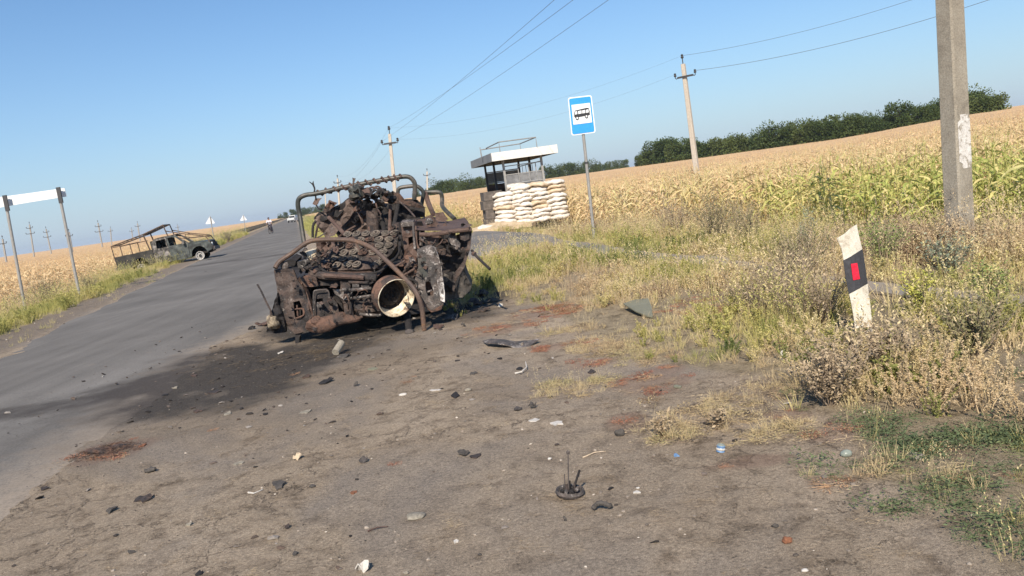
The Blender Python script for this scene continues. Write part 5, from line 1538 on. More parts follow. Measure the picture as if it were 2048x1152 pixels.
# ------------------------------------------------------------------ the wrecked military vehicle
WO = Vector((-1.9, 10.4, 0))
tw_ = thing('wrecked_vehicle', 'burnt-out rusty wreck of a torn-apart vehicle standing beside the road', 'vehicle wreck', tuple(WO))
def cp(cx, cy): return 500 + cx / 3.0308, 320 + cy / 3.0316
def C(cx, cy, Y):
    x, y = cp(cx, cy); return P(x, y, Y)
def Yf(cx): return 10.12 - .24 * (cx - 270) / 900          # the front of the wreck comes a little nearer on the right
def wplate(poly, Y, name, mat, parent=tw_, holes=(), thick=.02, crump=.03, seed=1, step=24, tdir=(0.05, 1, .15), jag=1.5, label=None, fr=.016, smooth=False):
    f = (lambda x, y: C(x, y, Y)) if isinstance(Y, (int, float)) else (lambda x, y: C(x, y, Y(x, y)))
    mb = MB(); mb.plate(poly, f, holes, step, thick, tdir, crump, seed, fr, jag)
    return mb.build(name, M[mat], parent, label=label, smooth=smooth)
def wtube(pts, name, mat, r_, parent=tw_, n=8, sub=4, close=False, r2=None):
    P3 = [C(*p) for p in pts]
    # Catmull-Rom smoothing
    out = []
    k = len(P3)
    for i in range(k - 1):
        p0, p1_, p2_, p3_ = P3[max(0, i - 1)], P3[i], P3[i + 1], P3[min(k - 1, i + 2)]
        for s in range(sub):
            t = s / sub
            out.append(.5 * ((2 * p1_) + (p2_ - p0) * t + (2 * p0 - 5 * p1_ + 4 * p2_ - p3_) * t * t + (3 * p1_ - p0 - 3 * p2_ + p3_) * t ** 3))
    out.append(P3[-1])
    mb = MB(); mb.tube(out, r_, n, close, r2); return mb.build(name, M[mat], parent, smooth=False)
M['peel'] = mottled('peeling_white_paint', [(.06, .05, .045), (.24, .21, .19), (.62, .59, .55)], [.35, .46, .56], 9, .8, 60, .5)
# left wing panel with its cut-out, folded back along the left side
lw = wplate([(145, 668), (200, 662), (262, 662), (285, 720), (330, 790), (352, 880), (372, 960), (385, 1022), (330, 1040), (272, 1055), (245, 1030), (225, 1010), (195, 920), (165, 810), (155, 730)],
            lambda x, y: Yf(x) - .03 + .10 * max(0, (250 - x) / 100), 'wing_panel', 'burnt', holes=[[(262, 862), (300, 852), (312, 880), (322, 940), (318, 962), (278, 966), (266, 920)]], thick=.03, crump=.03, seed=3)
wplate([(255, 850), (330, 845), (335, 975), (268, 975)], Yf(290) + .10, 'inner_plate', 'burnt_dark', lw, seed=4)
wtube([(285, 880, 10.12), (290, 945, 10.12)], 'rod', 'burnt_rust', .012, lw); wtube([(272, 905, 10.10), (318, 900, 10.10)], 'rod', 'burnt_rust', .010, lw)
wtube([(278, 960, 10.06), (325, 940, 10.06), (322, 900, 10.08)], 'hook', 'burnt_rust', .012, lw)
wplate([(145, 668), (262, 660), (290, 700), (300, 640), (215, 610), (165, 640)], lambda x, y: Yf(x) + .0 + (668 - y) * .012, 'wing_top', 'burnt_dark', lw, thick=.03, seed=5)
wplate([(285, 720), (305, 740), (340, 800), (370, 880), (392, 970), (388, 1030), (372, 960), (345, 870), (325, 790)], lambda x, y: Yf(x) - .01, 'edge_strip', 'burnt_brown', lw, thick=.10, seed=6)
wplate([(272, 1050), (330, 1038), (300, 1070), (298, 1115), (276, 1118)], 10.1, 'stub_leg', 'burnt_dark', thick=.08, seed=7)
# central hatch / door panel
dr = wplate([(382, 800), (400, 786), (462, 784), (476, 800), (480, 832), (505, 838), (528, 872), (538, 915), (548, 950), (460, 956), (392, 948), (384, 880)], lambda x, y: Yf(x) + .02, 'hatch_panel', 'burnt', holes=[[(400, 842), (440, 838), (442, 862), (402, 866)]], thick=.04, crump=.012, seed=8)
wtube([(388, 945, 10.04), (384, 880, 10.03), (386, 806, 10.03), (402, 790, 10.03), (462, 788, 10.03), (478, 804, 10.03), (482, 836, 10.03)], 'rim_bead', 'burnt_ash', .008, dr)
wplate([(404, 866), (436, 864), (438, 892), (406, 894)], 10.03, 'latch_plate', 'burnt_ash', dr, thick=.03, crump=.003, step=15, seed=9)
wtube([(436, 905, 10.02), (438, 930, 10.02), (500, 930, 10.02)], 'crease_bar', 'burnt_dark', .007, dr)
wplate([(480, 832), (505, 838), (528, 872), (548, 950), (562, 950), (560, 870), (530, 820)], Yf(500) + .16, 'dark_gap_plate', 'burnt_dark', seed=10)
# rusty lobe under the hatch
mb = MB(); rot = Matrix((Vector((1, .03, .115)).normalized(), Vector((0, 1, 0)), Vector((-.115, 0, 1)).normalized())).transposed()
mb.ell(C(500, 990, 10.0), (.34, .09, .095), 22, 12, rot=rot, jit=.8, seed=4); bl = mb.build('bumper_lobe', M['burnt_rust'], tw_, smooth=False)
mb = MB(); mb.ell(C(402, 978, 9.98), (.075, .09, .07), 10, 6, jit=.3, seed=5); mb.build('bracket_knob', M['burnt_rust'], bl)
mb = MB(); mb.ell(C(404, 1015, 9.98), (.05, .07, .055), 10, 6, jit=.3, seed=6); mb.build('bracket_knob', M['burnt'], bl)
wplate([(505, 975), (520, 972), (522, 986), (508, 988)], 9.86, 'bolt_hole', 'burnt_dark', bl, step=12, crump=0, seed=7)
# beams across the front
wtube([(372, 690, 10.25), (450, 702, 10.12), (560, 706, 10.10), (680, 712, 10.05), (765, 716, 10.05)], 'cross_beam', 'burnt', .052, n=10)
wtube([(450, 700, 10.05), (560, 706, 10.0), (690, 715, 9.98)], 'cross_beam', 'burnt_brown', .030)
wplate([(370, 650), (470, 640), (620, 668), (770, 690), (790, 660), (800, 680), (770, 712), (450, 712), (372, 700)], lambda x, y: 10.25 + (700 - y) * .006, 'front_shelf', 'burnt_brown', thick=.05, seed=11)
wplate([(300, 720), (345, 700), (400, 712), (410, 760), (372, 772), (330, 770)], Yf(350) - .04, 'bracket_plate', 'burnt_rust', thick=.05, crump=.04, seed=12)
wplate([(410, 722), (545, 735), (545, 765), (415, 760)], 10.16, 'dark_slot', 'burnt_dark', seed=13, crump=.01)
wplate([(330, 770), (600, 760), (700, 780), (760, 830), (780, 940), (640, 960), (560, 950), (400, 960), (360, 900)], 10.42, 'rear_bulkhead', 'burnt_dark', thick=.06, crump=.08, seed=14)
wplate([(545, 735), (605, 735), (612, 780), (608, 830), (566, 832), (548, 790)], Yf(575) + .0, 'upright_plate', 'burnt', thick=.05, seed=15)
wplate([(505, 780), (560, 790), (575, 830), (600, 800), (612, 850), (570, 845), (540, 830), (512, 815)], Yf(560) - .05, 'torn_flap', 'burnt_ash', thick=.015, crump=.07, seed=16)
wplate([(560, 835), (612, 838), (625, 900), (630, 975), (600, 970), (575, 940), (565, 885)], Yf(590) - .02, 'hook_plate', 'burnt', thick=.05, holes=[[(590, 868), (602, 860), (606, 905), (594, 915)]], seed=17, step=16)
wtube([(566, 840, 9.95), (580, 815, 9.93), (598, 845, 9.93), (604, 905, 9.95), (590, 915, 9.95)], 'wire_loop', 'burnt_rust', .010)
for k, (pts, mt_, r_) in enumerate([([(560, 786, 9.98), (640, 786, 9.92), (735, 778, 9.95)], 'burnt_ash', .020), ([(612, 838, 9.98), (680, 830, 9.9), (735, 824, 9.95)], 'burnt_ash', .018), ([(600, 740, 10.02), (660, 742, 10.0), (740, 745, 10.0)], 'burnt', .02),
                                   ([(665, 935, 9.95), (740, 940, 9.93), (795, 938, 9.93), (800, 900, 9.93)], 'burnt_ash', .018), ([(612, 760, 10.1), (618, 830, 10.1)], 'burnt', .02)]):
    wtube(pts, 'frame_rail', mt_, r_)
wplate([(618, 745), (660, 742), (662, 772), (620, 775)], 10.0, 'metal_box', 'burnt_ash', thick=.12, crump=.01, step=14, seed=18)
wplate([(672, 742), (720, 742), (722, 770), (674, 772)], 10.02, 'metal_box', 'burnt_ash', thick=.12, crump=.01, step=14, seed=19)
mb = MB(); mb.ell(C(710, 892, 10.2), (.22, .20, .14), 14, 8, jit=.35, seed=8); mb.build('crushed_drum', M['burnt'], tw_)
wplate([(640, 870), (760, 850), (790, 900), (760, 930), (660, 925)], 10.1, 'crumpled_skin', 'burnt', thick=.02, crump=.10, seed=20)
# chassis and underside
CH = MB()
for (cx, w_h) in ((430, .12), (760, .12), (1060, .12)):
    a = C(cx, 960, 10.3); CH.box((a.x - .12, a.y + 1.5, .42), (w_h, 3.2, .16), rot=Matrix.Rotation(R(14), 3, 'Z'))
CH.build('chassis_rails', M['burnt_dark'], tw_)
wplate([(330, 960), (500, 1000), (700, 960), (900, 950), (1100, 920), (1180, 880), (1100, 800), (700, 800), (400, 820)], lambda x, y: 10.45 + (960 - y) * .012, 'belly_plate', 'burnt_dark', thick=.05, crump=.05, seed=21)
wtube([(955, 940, 10.0), (960, 1000, 9.75), (968, 1058, 9.6)], 'axle_stub', 'burnt_dark', .042); 
mb = MB(); mb.ell(C(968, 1045, 9.6), (.06, .07, .045), 10, 6, jit=.3, seed=9); mb.build('axle_cap', M['burnt_ash'], tw_)
# the bare wheel rim, cream inside, on its rusty drum
wc = C(888, 838, 9.62); ax = Vector((.50, -.83, -.24)).normalized()
zq = ax.to_track_quat('Z', 'Y').to_matrix().to_4x4(); wm = Matrix.Translation(wc) @ zq
whl = bpy.data.objects.new('wheel', None); COL.objects.link(whl); whl.parent = tw_
def wl(prof, name, mat, n=36):
    mb = MB(); mb.lathe(prof, n, wm); o = mb.build(name, M[mat], None); o.data.transform(Matrix.Translation(-WO)); o.parent = whl
    o.data.polygons.foreach_set('use_smooth', [True] * len(o.data.polygons)); return o
K = .232
wl([(K * 1.0, 0), (K * 1.03, .005), (K * 1.03, -.01), (K * .95, -.02), (K * .93, -.10), (K * .86, -.13), (K * .82, -.17)], 'rim_inside', 'cream')
wl([(K * .83, -.165), (K * .80, -.20), (K * .74, -.205), (K * .30, -.215), (0, -.215)], 'rim_disc', 'burnt')
wl([(K * 1.03, -.01), (K * .99, -.025), (K * .98, -.10), (K * 1.04, -.115), (K * 1.04, -.14), (K * .97, -.155), (K * .96, -.19), (K * 1.01, -.20), (K * 1.0, -.225), (K * .85, -.24), (K * .2, -.25)], 'rim_outside', 'burnt_rust')
mb = MB()
for k in range(26):
    a = k * .9; rr_ = K * .58 * rnd.random() ** .5
    q = wm @ Vector((math.cos(a) * rr_, math.sin(a) * rr_, -.19)); e = wm @ Vector((math.cos(a + 1.6) * rr_ * .8, math.sin(a + 1.6) * rr_ * .8, -.13)); e2 = wm @ Vector((math.cos(a + 2.6) * rr_, math.sin(a + 2.6) * rr_, -.20))
    mb.tube([q, e, e2], .007, 4)
o = mb.build('tangled_wires', M['burnt_dark'], None); o.data.transform(Matrix.Translation(-WO)); o.parent = whl
o = wl([(K * .62, -.19), (K * .60, -.165), (K * .5, -.16), (K * .2, -.165), (0, -.165)], 'hub', 'burnt_dark')
for k in range(6):
    mb = MB(); a = k * 1.047; q = wm @ Vector((math.cos(a) * K * .70, math.sin(a) * K * .70, -.20)); e = wm @ Vector((math.cos(a) * K * .70, math.sin(a) * K * .70, -.17)); mb.tube([q, e], .011, 6)
    o = mb.build('wheel_nut', M['burnt_rust'], None); o.data.transform(Matrix.Translation(-WO)); o.parent = whl
# right wing: ash-streaked panel, with its slot
rw = wplate([(1012, 545), (1050, 530), (1100, 520), (1130, 560), (1150, 640), (1165, 740), (1176, 835), (1172, 880), (1140, 905), (1098, 920), (1060, 885), (1035, 850), (1010, 790), (1000, 720), (1018, 640)],
            lambda x, y: Yf(x) - .12 - .05 * math.sin((x - 1000) / 180 * 3.1), 'wing_panel', 'burnt_ash', holes=[[(1062, 742), (1092, 730), (1112, 800), (1108, 828), (1078, 830), (1066, 790)]], thick=.05, crump=.035, seed=22)
wplate([(1055, 725), (1120, 720), (1125, 840), (1065, 845)], Yf(1090) + .02, 'inner_plate', 'burnt_rust', rw, crump=.05, seed=23)
wtube([(1076, 800, 9.72), (1104, 790, 9.72)], 'rod', 'burnt_ash', .012, rw)
wplate([(1020, 600), (1060, 590), (1085, 640), (1080, 700), (1045, 715), (1020, 690)], Yf(1050) - .17, 'smooth_patch', 'rollbar', rw, thick=.015, crump=.008, seed=24)
wplate([(1095, 520), (1125, 540), (1160, 650), (1174, 760), (1182, 860), (1156, 850), (1136, 740), (1108, 650), (1082, 565)], Yf(1130) - .16, 'peeled_edge', 'peel', rw, thick=.03, crump=.05, seed=25)
wplate([(1040, 850), (1098, 915), (1168, 880), (1160, 905), (1100, 925), (1050, 880)], Yf(1100) - .17, 'torn_lip', 'burnt_rust', rw, thick=.05, crump=.03, seed=26)
# upright block column left of the right wing
wplate([(912, 385), (1000, 375), (1010, 430), (1004, 520), (1015, 590), (960, 600), (935, 540), (925, 470)], 10.35, 'column_plate', 'burnt_brown', holes=[[(958, 470), (985, 462), (990, 510), (962, 518)]], thick=.16, seed=27)
wplate([(945, 455), (1000, 450), (1004, 530), (950, 530)], 10.5, 'column_back', 'burnt_dark', seed=28)
wplate([(915, 378), (990, 372), (992, 400), (918, 406)], 10.28, 'cap_block', 'burnt_ash', thick=.14, crump=.008, step=15, seed=29)
wplate([(938, 540), (1005, 600), (1012, 680), (985, 720), (940, 690), (930, 620)], 10.05, 'rusty_plate', 'burnt_rust', thick=.03, crump=.07, seed=30)
for k, pts in enumerate([[(1005, 400, 10.2), (1010, 500, 10.15), (1025, 540, 10.1)], [(990, 380, 10.2), (992, 450, 10.15), (1000, 540, 10.05)], [(930, 700, 9.95), (985, 668, 9.9), (1010, 650, 9.9)], [(925, 690, 10), (960, 640, 9.95), (975, 600, 9.95)], [(940, 610, 10), (890, 640, 10), (850, 650, 10.1)],
                         [(960, 720, 9.85), (1010, 740, 9.8), (1020, 800, 9.8)], [(1030, 430, 10.2), (1034, 520, 10.1)]]):
    wtube(pts, 'bent_strut', ('burnt_brown', 'burnt_ash', 'burnt_brown', 'burnt', 'burnt_brown', 'burnt_dark', 'burnt')[k], .015)
# right-hand hull box: top, edge beam, jagged inner parts, dark side
hy = lambda x, y: 10.15 + max(0, (425 - y)) * .026
wplate([(1000, 425), (1000, 372), (1060, 345), (1130, 350), (1200, 372), (1300, 350), (1322, 372), (1340, 420), (1240, 425), (1100, 430)], hy, 'hull_top', 'burnt_brown', thick=.03, crump=.05, seed=31)
wtube([(1030, 452, 10.0), (1120, 450, 9.95), (1230, 432, 9.95), (1340, 420, 10.0)], 'edge_beam', 'burnt_brown', .028)
wplate([(1040, 440), (1200, 440), (1210, 470), (1340, 425), (1335, 500), (1328, 560), (1290, 660), (1240, 800), (1180, 800), (1130, 660), (1090, 530), (1040, 520)], lambda x, y: 10.25 + (x - 1040) * .0008, 'hull_side', 'burnt_dark', thick=.04, crump=.06, seed=32)
wplate([(1130, 540), (1180, 535), (1225, 585), (1180, 582), (1135, 575)], 10.12, 'side_flap', 'burnt_rust', thick=.02, crump=.04, seed=33)
wplate([(1060, 455), (1150, 460), (1140, 500), (1080, 505)], 10.05, 'side_shelf', 'burnt_brown', thick=.05, seed=34)
wplate([(1210, 455), (1240, 440), (1250, 480), (1275, 510), (1270, 552), (1245, 520), (1222, 515), (1200, 480)], 9.98, 'torn_star', 'burnt_ash', thick=.012, crump=.09, seed=35)
wplate([(1270, 440), (1325, 430), (1330, 480), (1300, 492), (1275, 480)], 10.0, 'corner_box', 'burnt', thick=.15, crump=.05, seed=36)
wplate([(1160, 440), (1215, 450), (1200, 520), (1165, 505)], 10.1, 'crumpled_skin', 'burnt_dark', thick=.02, crump=.12, seed=37)
wplate([(1325, 425), (1344, 420), (1335, 540), (1300, 650), (1245, 740), (1238, 800), (1226, 790), (1232, 700), (1290, 620), (1318, 520)], 10.05, 'corner_post', 'burnt', thick=.06, crump=.03, seed=38)
wplate([(1180, 640), (1290, 640), (1310, 690), (1342, 760), (1338, 790), (1290, 830), (1180, 850), (1170, 740)], lambda x, y: 10.35 + (x - 1180) * .0015, 'rear_tyre_remains', 'rubber', thick=.25, crump=.05, seed=39)
wtube([(1345, 548, 10.1), (1370, 580, 10.0), (1410, 620, 9.9), (1455, 662, 9.8)], 'side_rod', 'burnt_dark', .018)
mb = MB(); mb.ell(C(1357, 568, 10.05), (.035, .035, .03), 8, 5); mb.build('rod_joint', M['burnt_brown'], tw_)
wplate([(1060, 350), (1100, 330), (1140, 385), (1125, 420), (1070, 400)], 10.7, 'hull_fin', 'burnt_brown', thick=.03, seed=40)
wplate([(1120, 325), (1170, 318), (1200, 360), (1170, 375), (1125, 365)], 11.2, 'hull_fin', 'burnt_brown', thick=.03, seed=41)
mb = MB(); mb.ell(C(1085, 372, 10.45), (.055, .05, .05), 10, 6, jit=.4, seed=3); mb.build('bolt_head', M['burnt_ash'], tw_)
# rear part of the hull stretching away behind, so the wreck has its true depth
HB = MB(); rz14 = Matrix.Rotation(R(14), 3, 'Z')
for (dx, dy, dz, sx_, sy_, sz_) in ((-.55, 2.1, .55, 2.1, 2.6, .35), (-.9, 3.3, .75, 1.9, .5, .30)):
    HB.box(Vector((C(760, 800, 10.2).x + dx, 10.2 + dy, dz)), (sx_, sy_, sz_), rot=rz14)
HB.build('rear_hull', M['burnt_dark'], tw_)
# sloping seat-spring mat
def mat_pt(u, v):
    """u across 0..1, v up the slope 0..1"""
    bl_, br_, tl_, tr_ = (430, 672), (800, 655), (560, 440), (905, 430)
    x = (bl_[0] * (1 - u) + br_[0] * u) * (1 - v) + (tl_[0] * (1 - u) + tr_[0] * u) * v
    y = (bl_[1] * (1 - u) + br_[1] * u) * (1 - v) + (tl_[1] * (1 - u) + tr_[1] * u) * v
    return C(x, y, 10.45 + .62 * v - .10 * math.sin(u * 3.1))
mb = MB(); mb.plate([(0, 0), (.95, 0), (1.02, .3), (1.08, .6), (1, 1.0), (.6, 1.04), (.2, 1), (.02, .8), (-.06, .5), (-.10, .25)], lambda x, y: mat_pt(x, y), step=.09, thick=.09, tdir=(0, .75, -.65), crump=.03, fr=6, jag=.008, seed=5)
sm_ = mb.build('seat_base', M['burnt'], tw_)
for r_ in range(6):
    for k in range(6):
        u = (k + .5 + (.25 if r_ % 2 else -.05)) / 6.3 + .02; v = (r_ + .5) / 6.1
        if rnd.random() < .08 or (u > .92 and v < .2): continue
        c0 = mat_pt(u, v); du_ = (mat_pt(u + .05, v) - c0).normalized(); dv_ = (mat_pt(u, v + .05) - c0).normalized(); nn_ = du_.cross(dv_).normalized()
        if nn_.y > 0: nn_ = -nn_
        pts = []
        a0 = rnd.uniform(0, 6.28); turns = 2.3; sq = rnd.uniform(.85, 1.1)
        for i in range(26):
            t = i / 25; a = a0 + t * turns * 6.283; q = .060 * (1 - .72 * t) * rnd.uniform(.96, 1.04)
            pts.append(c0 + (du_ * math.cos(a) + dv_ * math.sin(a) * sq) * q + nn_ * (.03 + .035 * t))
        mb = MB(); mb.tube(pts, .0105, 5); mb.build('coil_spring', M['springs'] if rnd.random() < .7 else M['burnt_rust'], tw_)
wtube([(410, 600, 10.3), (425, 650, 10.25), (480, 684, 10.2), (600, 690, 10.15), (760, 684, 10.15), (830, 640, 10.2), (900, 570, 10.4), (915, 480, 10.9), (905, 430, 11.3)], 'seat_edge_wire', 'burnt_dark', .016)
wtube([(430, 590, 10.4), (480, 530, 10.6), (560, 450, 11.2), (640, 400, 11.4)], 'seat_edge_wire', 'burnt_brown', .016)
# left: pale torn boxes and slats between wing and seat
wplate([(330, 560), (400, 545), (405, 580), (360, 612), (335, 590)], 10.35, 'torn_box', 'cream', thick=.12, crump=.03, seed=42)
wplate([(285, 620), (350, 600), (362, 620), (300, 665), (288, 650)], 10.28, 'torn_box', 'burnt_ash', thick=.10, crump=.03, seed=43)
wplate([(300, 560), (340, 535), (355, 560), (320, 590)], 10.45, 'torn_flap', 'burnt_ash', thick=.03, crump=.05, seed=44)
wplate([(290, 668), (360, 620), (440, 540), (450, 560), (372, 640), (310, 690)], 10.3, 'slanting_slat', 'burnt', thick=.03, seed=45)
wplate([(400, 490), (480, 500), (520, 510), (480, 545), (420, 560), (395, 530)], 10.5, 'crumpled_skin', 'burnt_brown', thick=.03, crump=.12, seed=46)
wplate([(195, 620), (245, 600), (280, 612), (270, 660), (200, 662)], 10.4, 'dark_box', 'burnt_dark', thick=.3, seed=47)
mb = MB(); mb.ell(C(210, 640, 10.2), (.055, .03, .06), 12, 6); mb.build('lamp_remains', M['burnt_ash'], tw_)
wtube([(380, 470, 11.0), (382, 400, 11.0), (400, 370, 11.0)], 'hanging_strap', 'burnt_dark', .018); wtube([(395, 480, 11.0), (410, 400, 11.0), (425, 380, 11.0)], 'hanging_strap', 'burnt', .014)
wtube([(380, 490, 11.0), (460, 440, 11.1)], 'thin_rail', 'burnt_ash', .009); wtube([(372, 498, 10.9), (440, 500, 10.8)], 'thin_rail', 'burnt_ash', .009)
# front pipe bowed across the wreck
wtube([(152, 655, 10.1), (180, 615, 10.15), (250, 568, 10.2), (330, 510, 10.2), (385, 488, 10.2), (480, 482, 10.15), (590, 484, 10.1), (650, 496, 10.05), (740, 535, 9.95), (830, 612, 9.85), (920, 700, 9.7), (985, 770, 9.6), (1020, 830, 9.55), (1042, 900, 9.55), (1050, 970, 9.55), (1056, 1032, 9.55)], 'bowed_pipe', 'pipe', .030, n=10, sub=5)
wtube([(640, 500, 10.05), (660, 540, 10.0), (672, 570, 10.0)], 'broken_rod', 'burnt_brown', .012)
# roll bars at the back
wtube([(330, 522, 11.6), (318, 440, 11.7), (302, 340, 11.8), (290, 270, 11.8), (300, 232, 11.8), (340, 212, 11.8), (400, 204, 11.8), (540, 172, 11.85), (680, 144, 11.9), (820, 118, 11.9), (920, 102, 11.9), (965, 104, 11.9), (992, 128, 11.9), (1000, 160, 11.9), (996, 240, 11.9)], 'roll_bar', 'rollbar', .034, n=10, sub=5)
pts = []
A_ = [(400, 204), (540, 172), (680, 144), (820, 118), (920, 102)]
for i in range(64):
    t = i / 63 * 4; k = min(3, int(t)); f = t - k; x = A_[k][0] + (A_[k + 1][0] - A_[k][0]) * f; y = A_[k][1] + (A_[k + 1][1] - A_[k][1]) * f
    a = i * 1.15; q = C(x, y, 11.85); pts.append(q + Vector((0, math.cos(a) * .046, math.sin(a) * .046)))
mb = MB(); mb.tube(pts, .014, 5); mb.build('spiral_wrap', M['burnt_brown'], tw_)
wtube([(896, 210, 12.3), (900, 178, 12.3), (925, 165, 12.3), (1000, 158, 12.3), (1030, 170, 12.3), (1050, 200, 12.3), (1040, 272, 12.3)], 'roll_bar', 'rollbar', .030, n=8)
wtube([(1046, 196, 12.4), (1130, 194, 12.4), (1158, 204, 12.4), (1165, 240, 12.4), (1166, 280, 12.3), (1200, 320, 12.0), (1242, 358, 11.8)], 'roll_bar', 'rollbar', .032, n=8)
wtube([(1062, 196, 12.4), (1082, 262, 12.2), (1112, 330, 11.8)], 'brace_bar', 'burnt_brown', .036, n=8)
# raised rear sheets
wplate([(560, 330), (640, 270), (760, 262), (870, 268), (960, 300), (1040, 360), (1030, 450), (940, 560), (900, 600), (560, 520), (520, 440)], 12.5, 'rear_wall', 'burnt_dark', thick=.05, crump=.10, seed=155)
wplate([(900, 380), (1040, 372), (1060, 450), (1060, 620), (960, 640), (900, 560)], 10.75, 'inner_wall', 'burnt_dark', thick=.05, crump=.08, seed=156)
wplate([(370, 560), (470, 500), (600, 470), (600, 640), (420, 680), (330, 690)], 10.9, 'inner_wall', 'burnt_dark', thick=.05, crump=.08, seed=157)
by = lambda x, y: 11.6 + (y < 300) * .25
wplate([(388, 352), (430, 330), (480, 310), (560, 262), (618, 224), (650, 235), (640, 300), (600, 360), (560, 400), (520, 450), (455, 478), (440, 440)], 11.9, 'raised_sheet', 'sheet_brown', thick=.03, crump=.10, seed=48)
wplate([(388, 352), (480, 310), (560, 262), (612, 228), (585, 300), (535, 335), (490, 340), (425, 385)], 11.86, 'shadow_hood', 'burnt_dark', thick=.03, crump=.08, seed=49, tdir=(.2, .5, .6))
wplate([(580, 250), (650, 240), (720, 290), (760, 330), (770, 400), (700, 440), (620, 420), (560, 455), (545, 400), (560, 330)], 12.1, 'rear_sheet', 'sheet_brown', thick=.03, crump=.14, seed=50)
wplate([(850, 262), (940, 240), (1010, 246), (1060, 285), (1060, 345), (1000, 350), (930, 360), (870, 400), (840, 330)], 11.9, 'rear_sheet', 'burnt_dark', thick=.03, crump=.10, seed=51)
wplate([(870, 200), (900, 195), (940, 250), (980, 245), (1065, 292), (1000, 290), (900, 262), (862, 265)], 11.7, 'torn_rim', 'burnt_rust', thick=.03, crump=.05, seed=52)
wplate([(620, 420), (760, 400), (880, 400), (940, 460), (900, 520), (700, 520), (600, 480)], 12.2, 'rear_floor', 'burnt_dark', thick=.05, crump=.08, seed=53)
wtube([(478, 348, 11.5), (520, 392, 11.3), (580, 458, 11.0)], 'diagonal_bar', 'burnt_brown', .028)
# uprights, cylinder and machinery in the middle
for k, (pts, mt_, r_) in enumerate([([(722, 312, 11.4), (724, 400, 11.3), (720, 478, 11.2)], 'burnt_rust', .020), ([(850, 275, 11.4), (848, 360, 11.3), (846, 442, 11.2)], 'burnt_brown', .024), ([(897, 270, 11.4), (884, 340, 11.3), (872, 405, 11.2)], 'burnt_dark', .030), ([(780, 300, 11.5), (800, 360, 11.4), (815, 430, 11.3)], 'burnt_dark', .036),
                                   ([(905, 250, 11.3), (960, 300, 11.0), (1000, 345, 10.7)], 'burnt', .012), ([(655, 310, 11.6), (670, 345, 11.5), (685, 385, 11.5)], 'burnt_brown', .018), ([(700, 480, 11.1), (740, 470, 11), (790, 440, 11)], 'burnt_dark', .02)]):
    wtube(pts, 'upright_bar', mt_, r_)
mb = MB(); mb.lathe([(0, -.24), (.07, -.235), (.085, -.20), (.09, 0), (.085, .20), (.06, .235), (0, .24)], 16, Matrix.Translation(C(745, 395, 11.35)) @ Matrix.Rotation(R(6), 4, 'Y')); mb.build('cylinder_tank', M['burnt'], tw_, smooth=True)
wplate([(858, 392), (900, 385), (904, 408), (862, 412)], 11.1, 'flange', 'burnt', thick=.10, crump=.005, step=14, seed=54)
# debris heap crowning the wreck
rh = random.Random(5)
for k in range(40):
    cx = rh.uniform(635, 880); cy = rh.uniform(182, 300) - (cx - 760) * .05; s_ = rh.uniform(16, 42)
    if k % 7 == 0: cy -= 8
    n_ = rh.randrange(5, 8); poly = [(cx + math.cos(a * 6.283 / n_) * s_ * rh.uniform(.4, 1.1), cy + math.sin(a * 6.283 / n_) * s_ * rh.uniform(.35, .95)) for a in range(n_)]
    tdir = (rh.uniform(-.6, .6), 1, rh.uniform(-.6, .6)); sl1, sl2 = rh.uniform(-.006, .006), rh.uniform(-.006, .006); y0 = rh.uniform(11.2, 11.9)
    wplate(poly, (lambda x, y, cx=cx, cy=cy, a=sl1, b_=sl2, y0=y0: y0 + (x - cx) * a + (y - cy) * b_), 'torn_shard', rh.choice(['burnt', 'burnt_dark', 'burnt_brown', 'burnt_dark', 'burnt_ash', 'rollbar']), thick=.02, crump=.12, seed=60 + k, step=10, fr=.03, tdir=tdir, jag=3)
for (cx, cy, r_, sd) in ((643, 198, .125, 1), (672, 186, .07, 2), (825, 215, .09, 3), (850, 232, .08, 4), (792, 195, .07, 5), (700, 205, .08, 6)):
    mb = MB(); mb.ell(C(cx, cy, 11.4), (r_, r_, r_ * .85), 14, 9, jit=.6, seed=sd); mb.build('charred_bundle', M['rollbar'] if sd in (1, 3) else M['burnt_dark'], tw_)
for (pts, r_) in (([(742, 182, 11.4), (765, 160, 11.4), (790, 168, 11.4), (805, 190, 11.4)], .012), ([(700, 182, 11.4), (740, 165, 11.4), (775, 175, 11.4)], .014), ([(480, 262, 11.8), (482, 248, 11.8), (500, 256, 11.8), (520, 262, 11.8)], .014), ([(660, 232, 11.4), (700, 262, 11.3), (720, 310, 11.3)], .012), ([(760, 240, 11.3), (770, 290, 11.2), (795, 330, 11.2)], .012)):
    wtube(pts, 'twisted_wire', 'burnt_brown', r_)
wplate([(440, 302), (452, 285), (470, 262), (500, 255), (528, 262), (500, 290), (470, 312), (448, 318)], 11.75, 'torn_shard', 'burnt_rust', thick=.02, crump=.10, seed=110, step=10, fr=.03)
wplate([(360, 130), (376, 142), (384, 126), (388, 150), (396, 178), (394, 204), (380, 204), (388, 180), (378, 152)], 11.8, 'hanging_shard', 'burnt_dark', thick=.02, crump=.03, seed=111, step=8)
wplate([(378, 266), (392, 236), (434, 232), (418, 250), (412, 268), (398, 276)], 11.8, 'hanging_shard', 'burnt_brown', thick=.02, crump=.03, seed=112, step=8)
wtube([(394, 204, 11.8), (398, 222, 11.8), (400, 240, 11.8)], 'twisted_wire', 'burnt_dark', .012); wtube([(402, 272, 11.8), (412, 290, 11.8), (432, 300, 11.75)], 'twisted_wire', 'burnt_dark', .012)
wplate([(620, 108), (640, 112), (630, 140), (630, 196), (620, 196), (622, 140)], 11.85, 'standing_tab', 'burnt', thick=.02, crump=.01, seed=113, step=8)
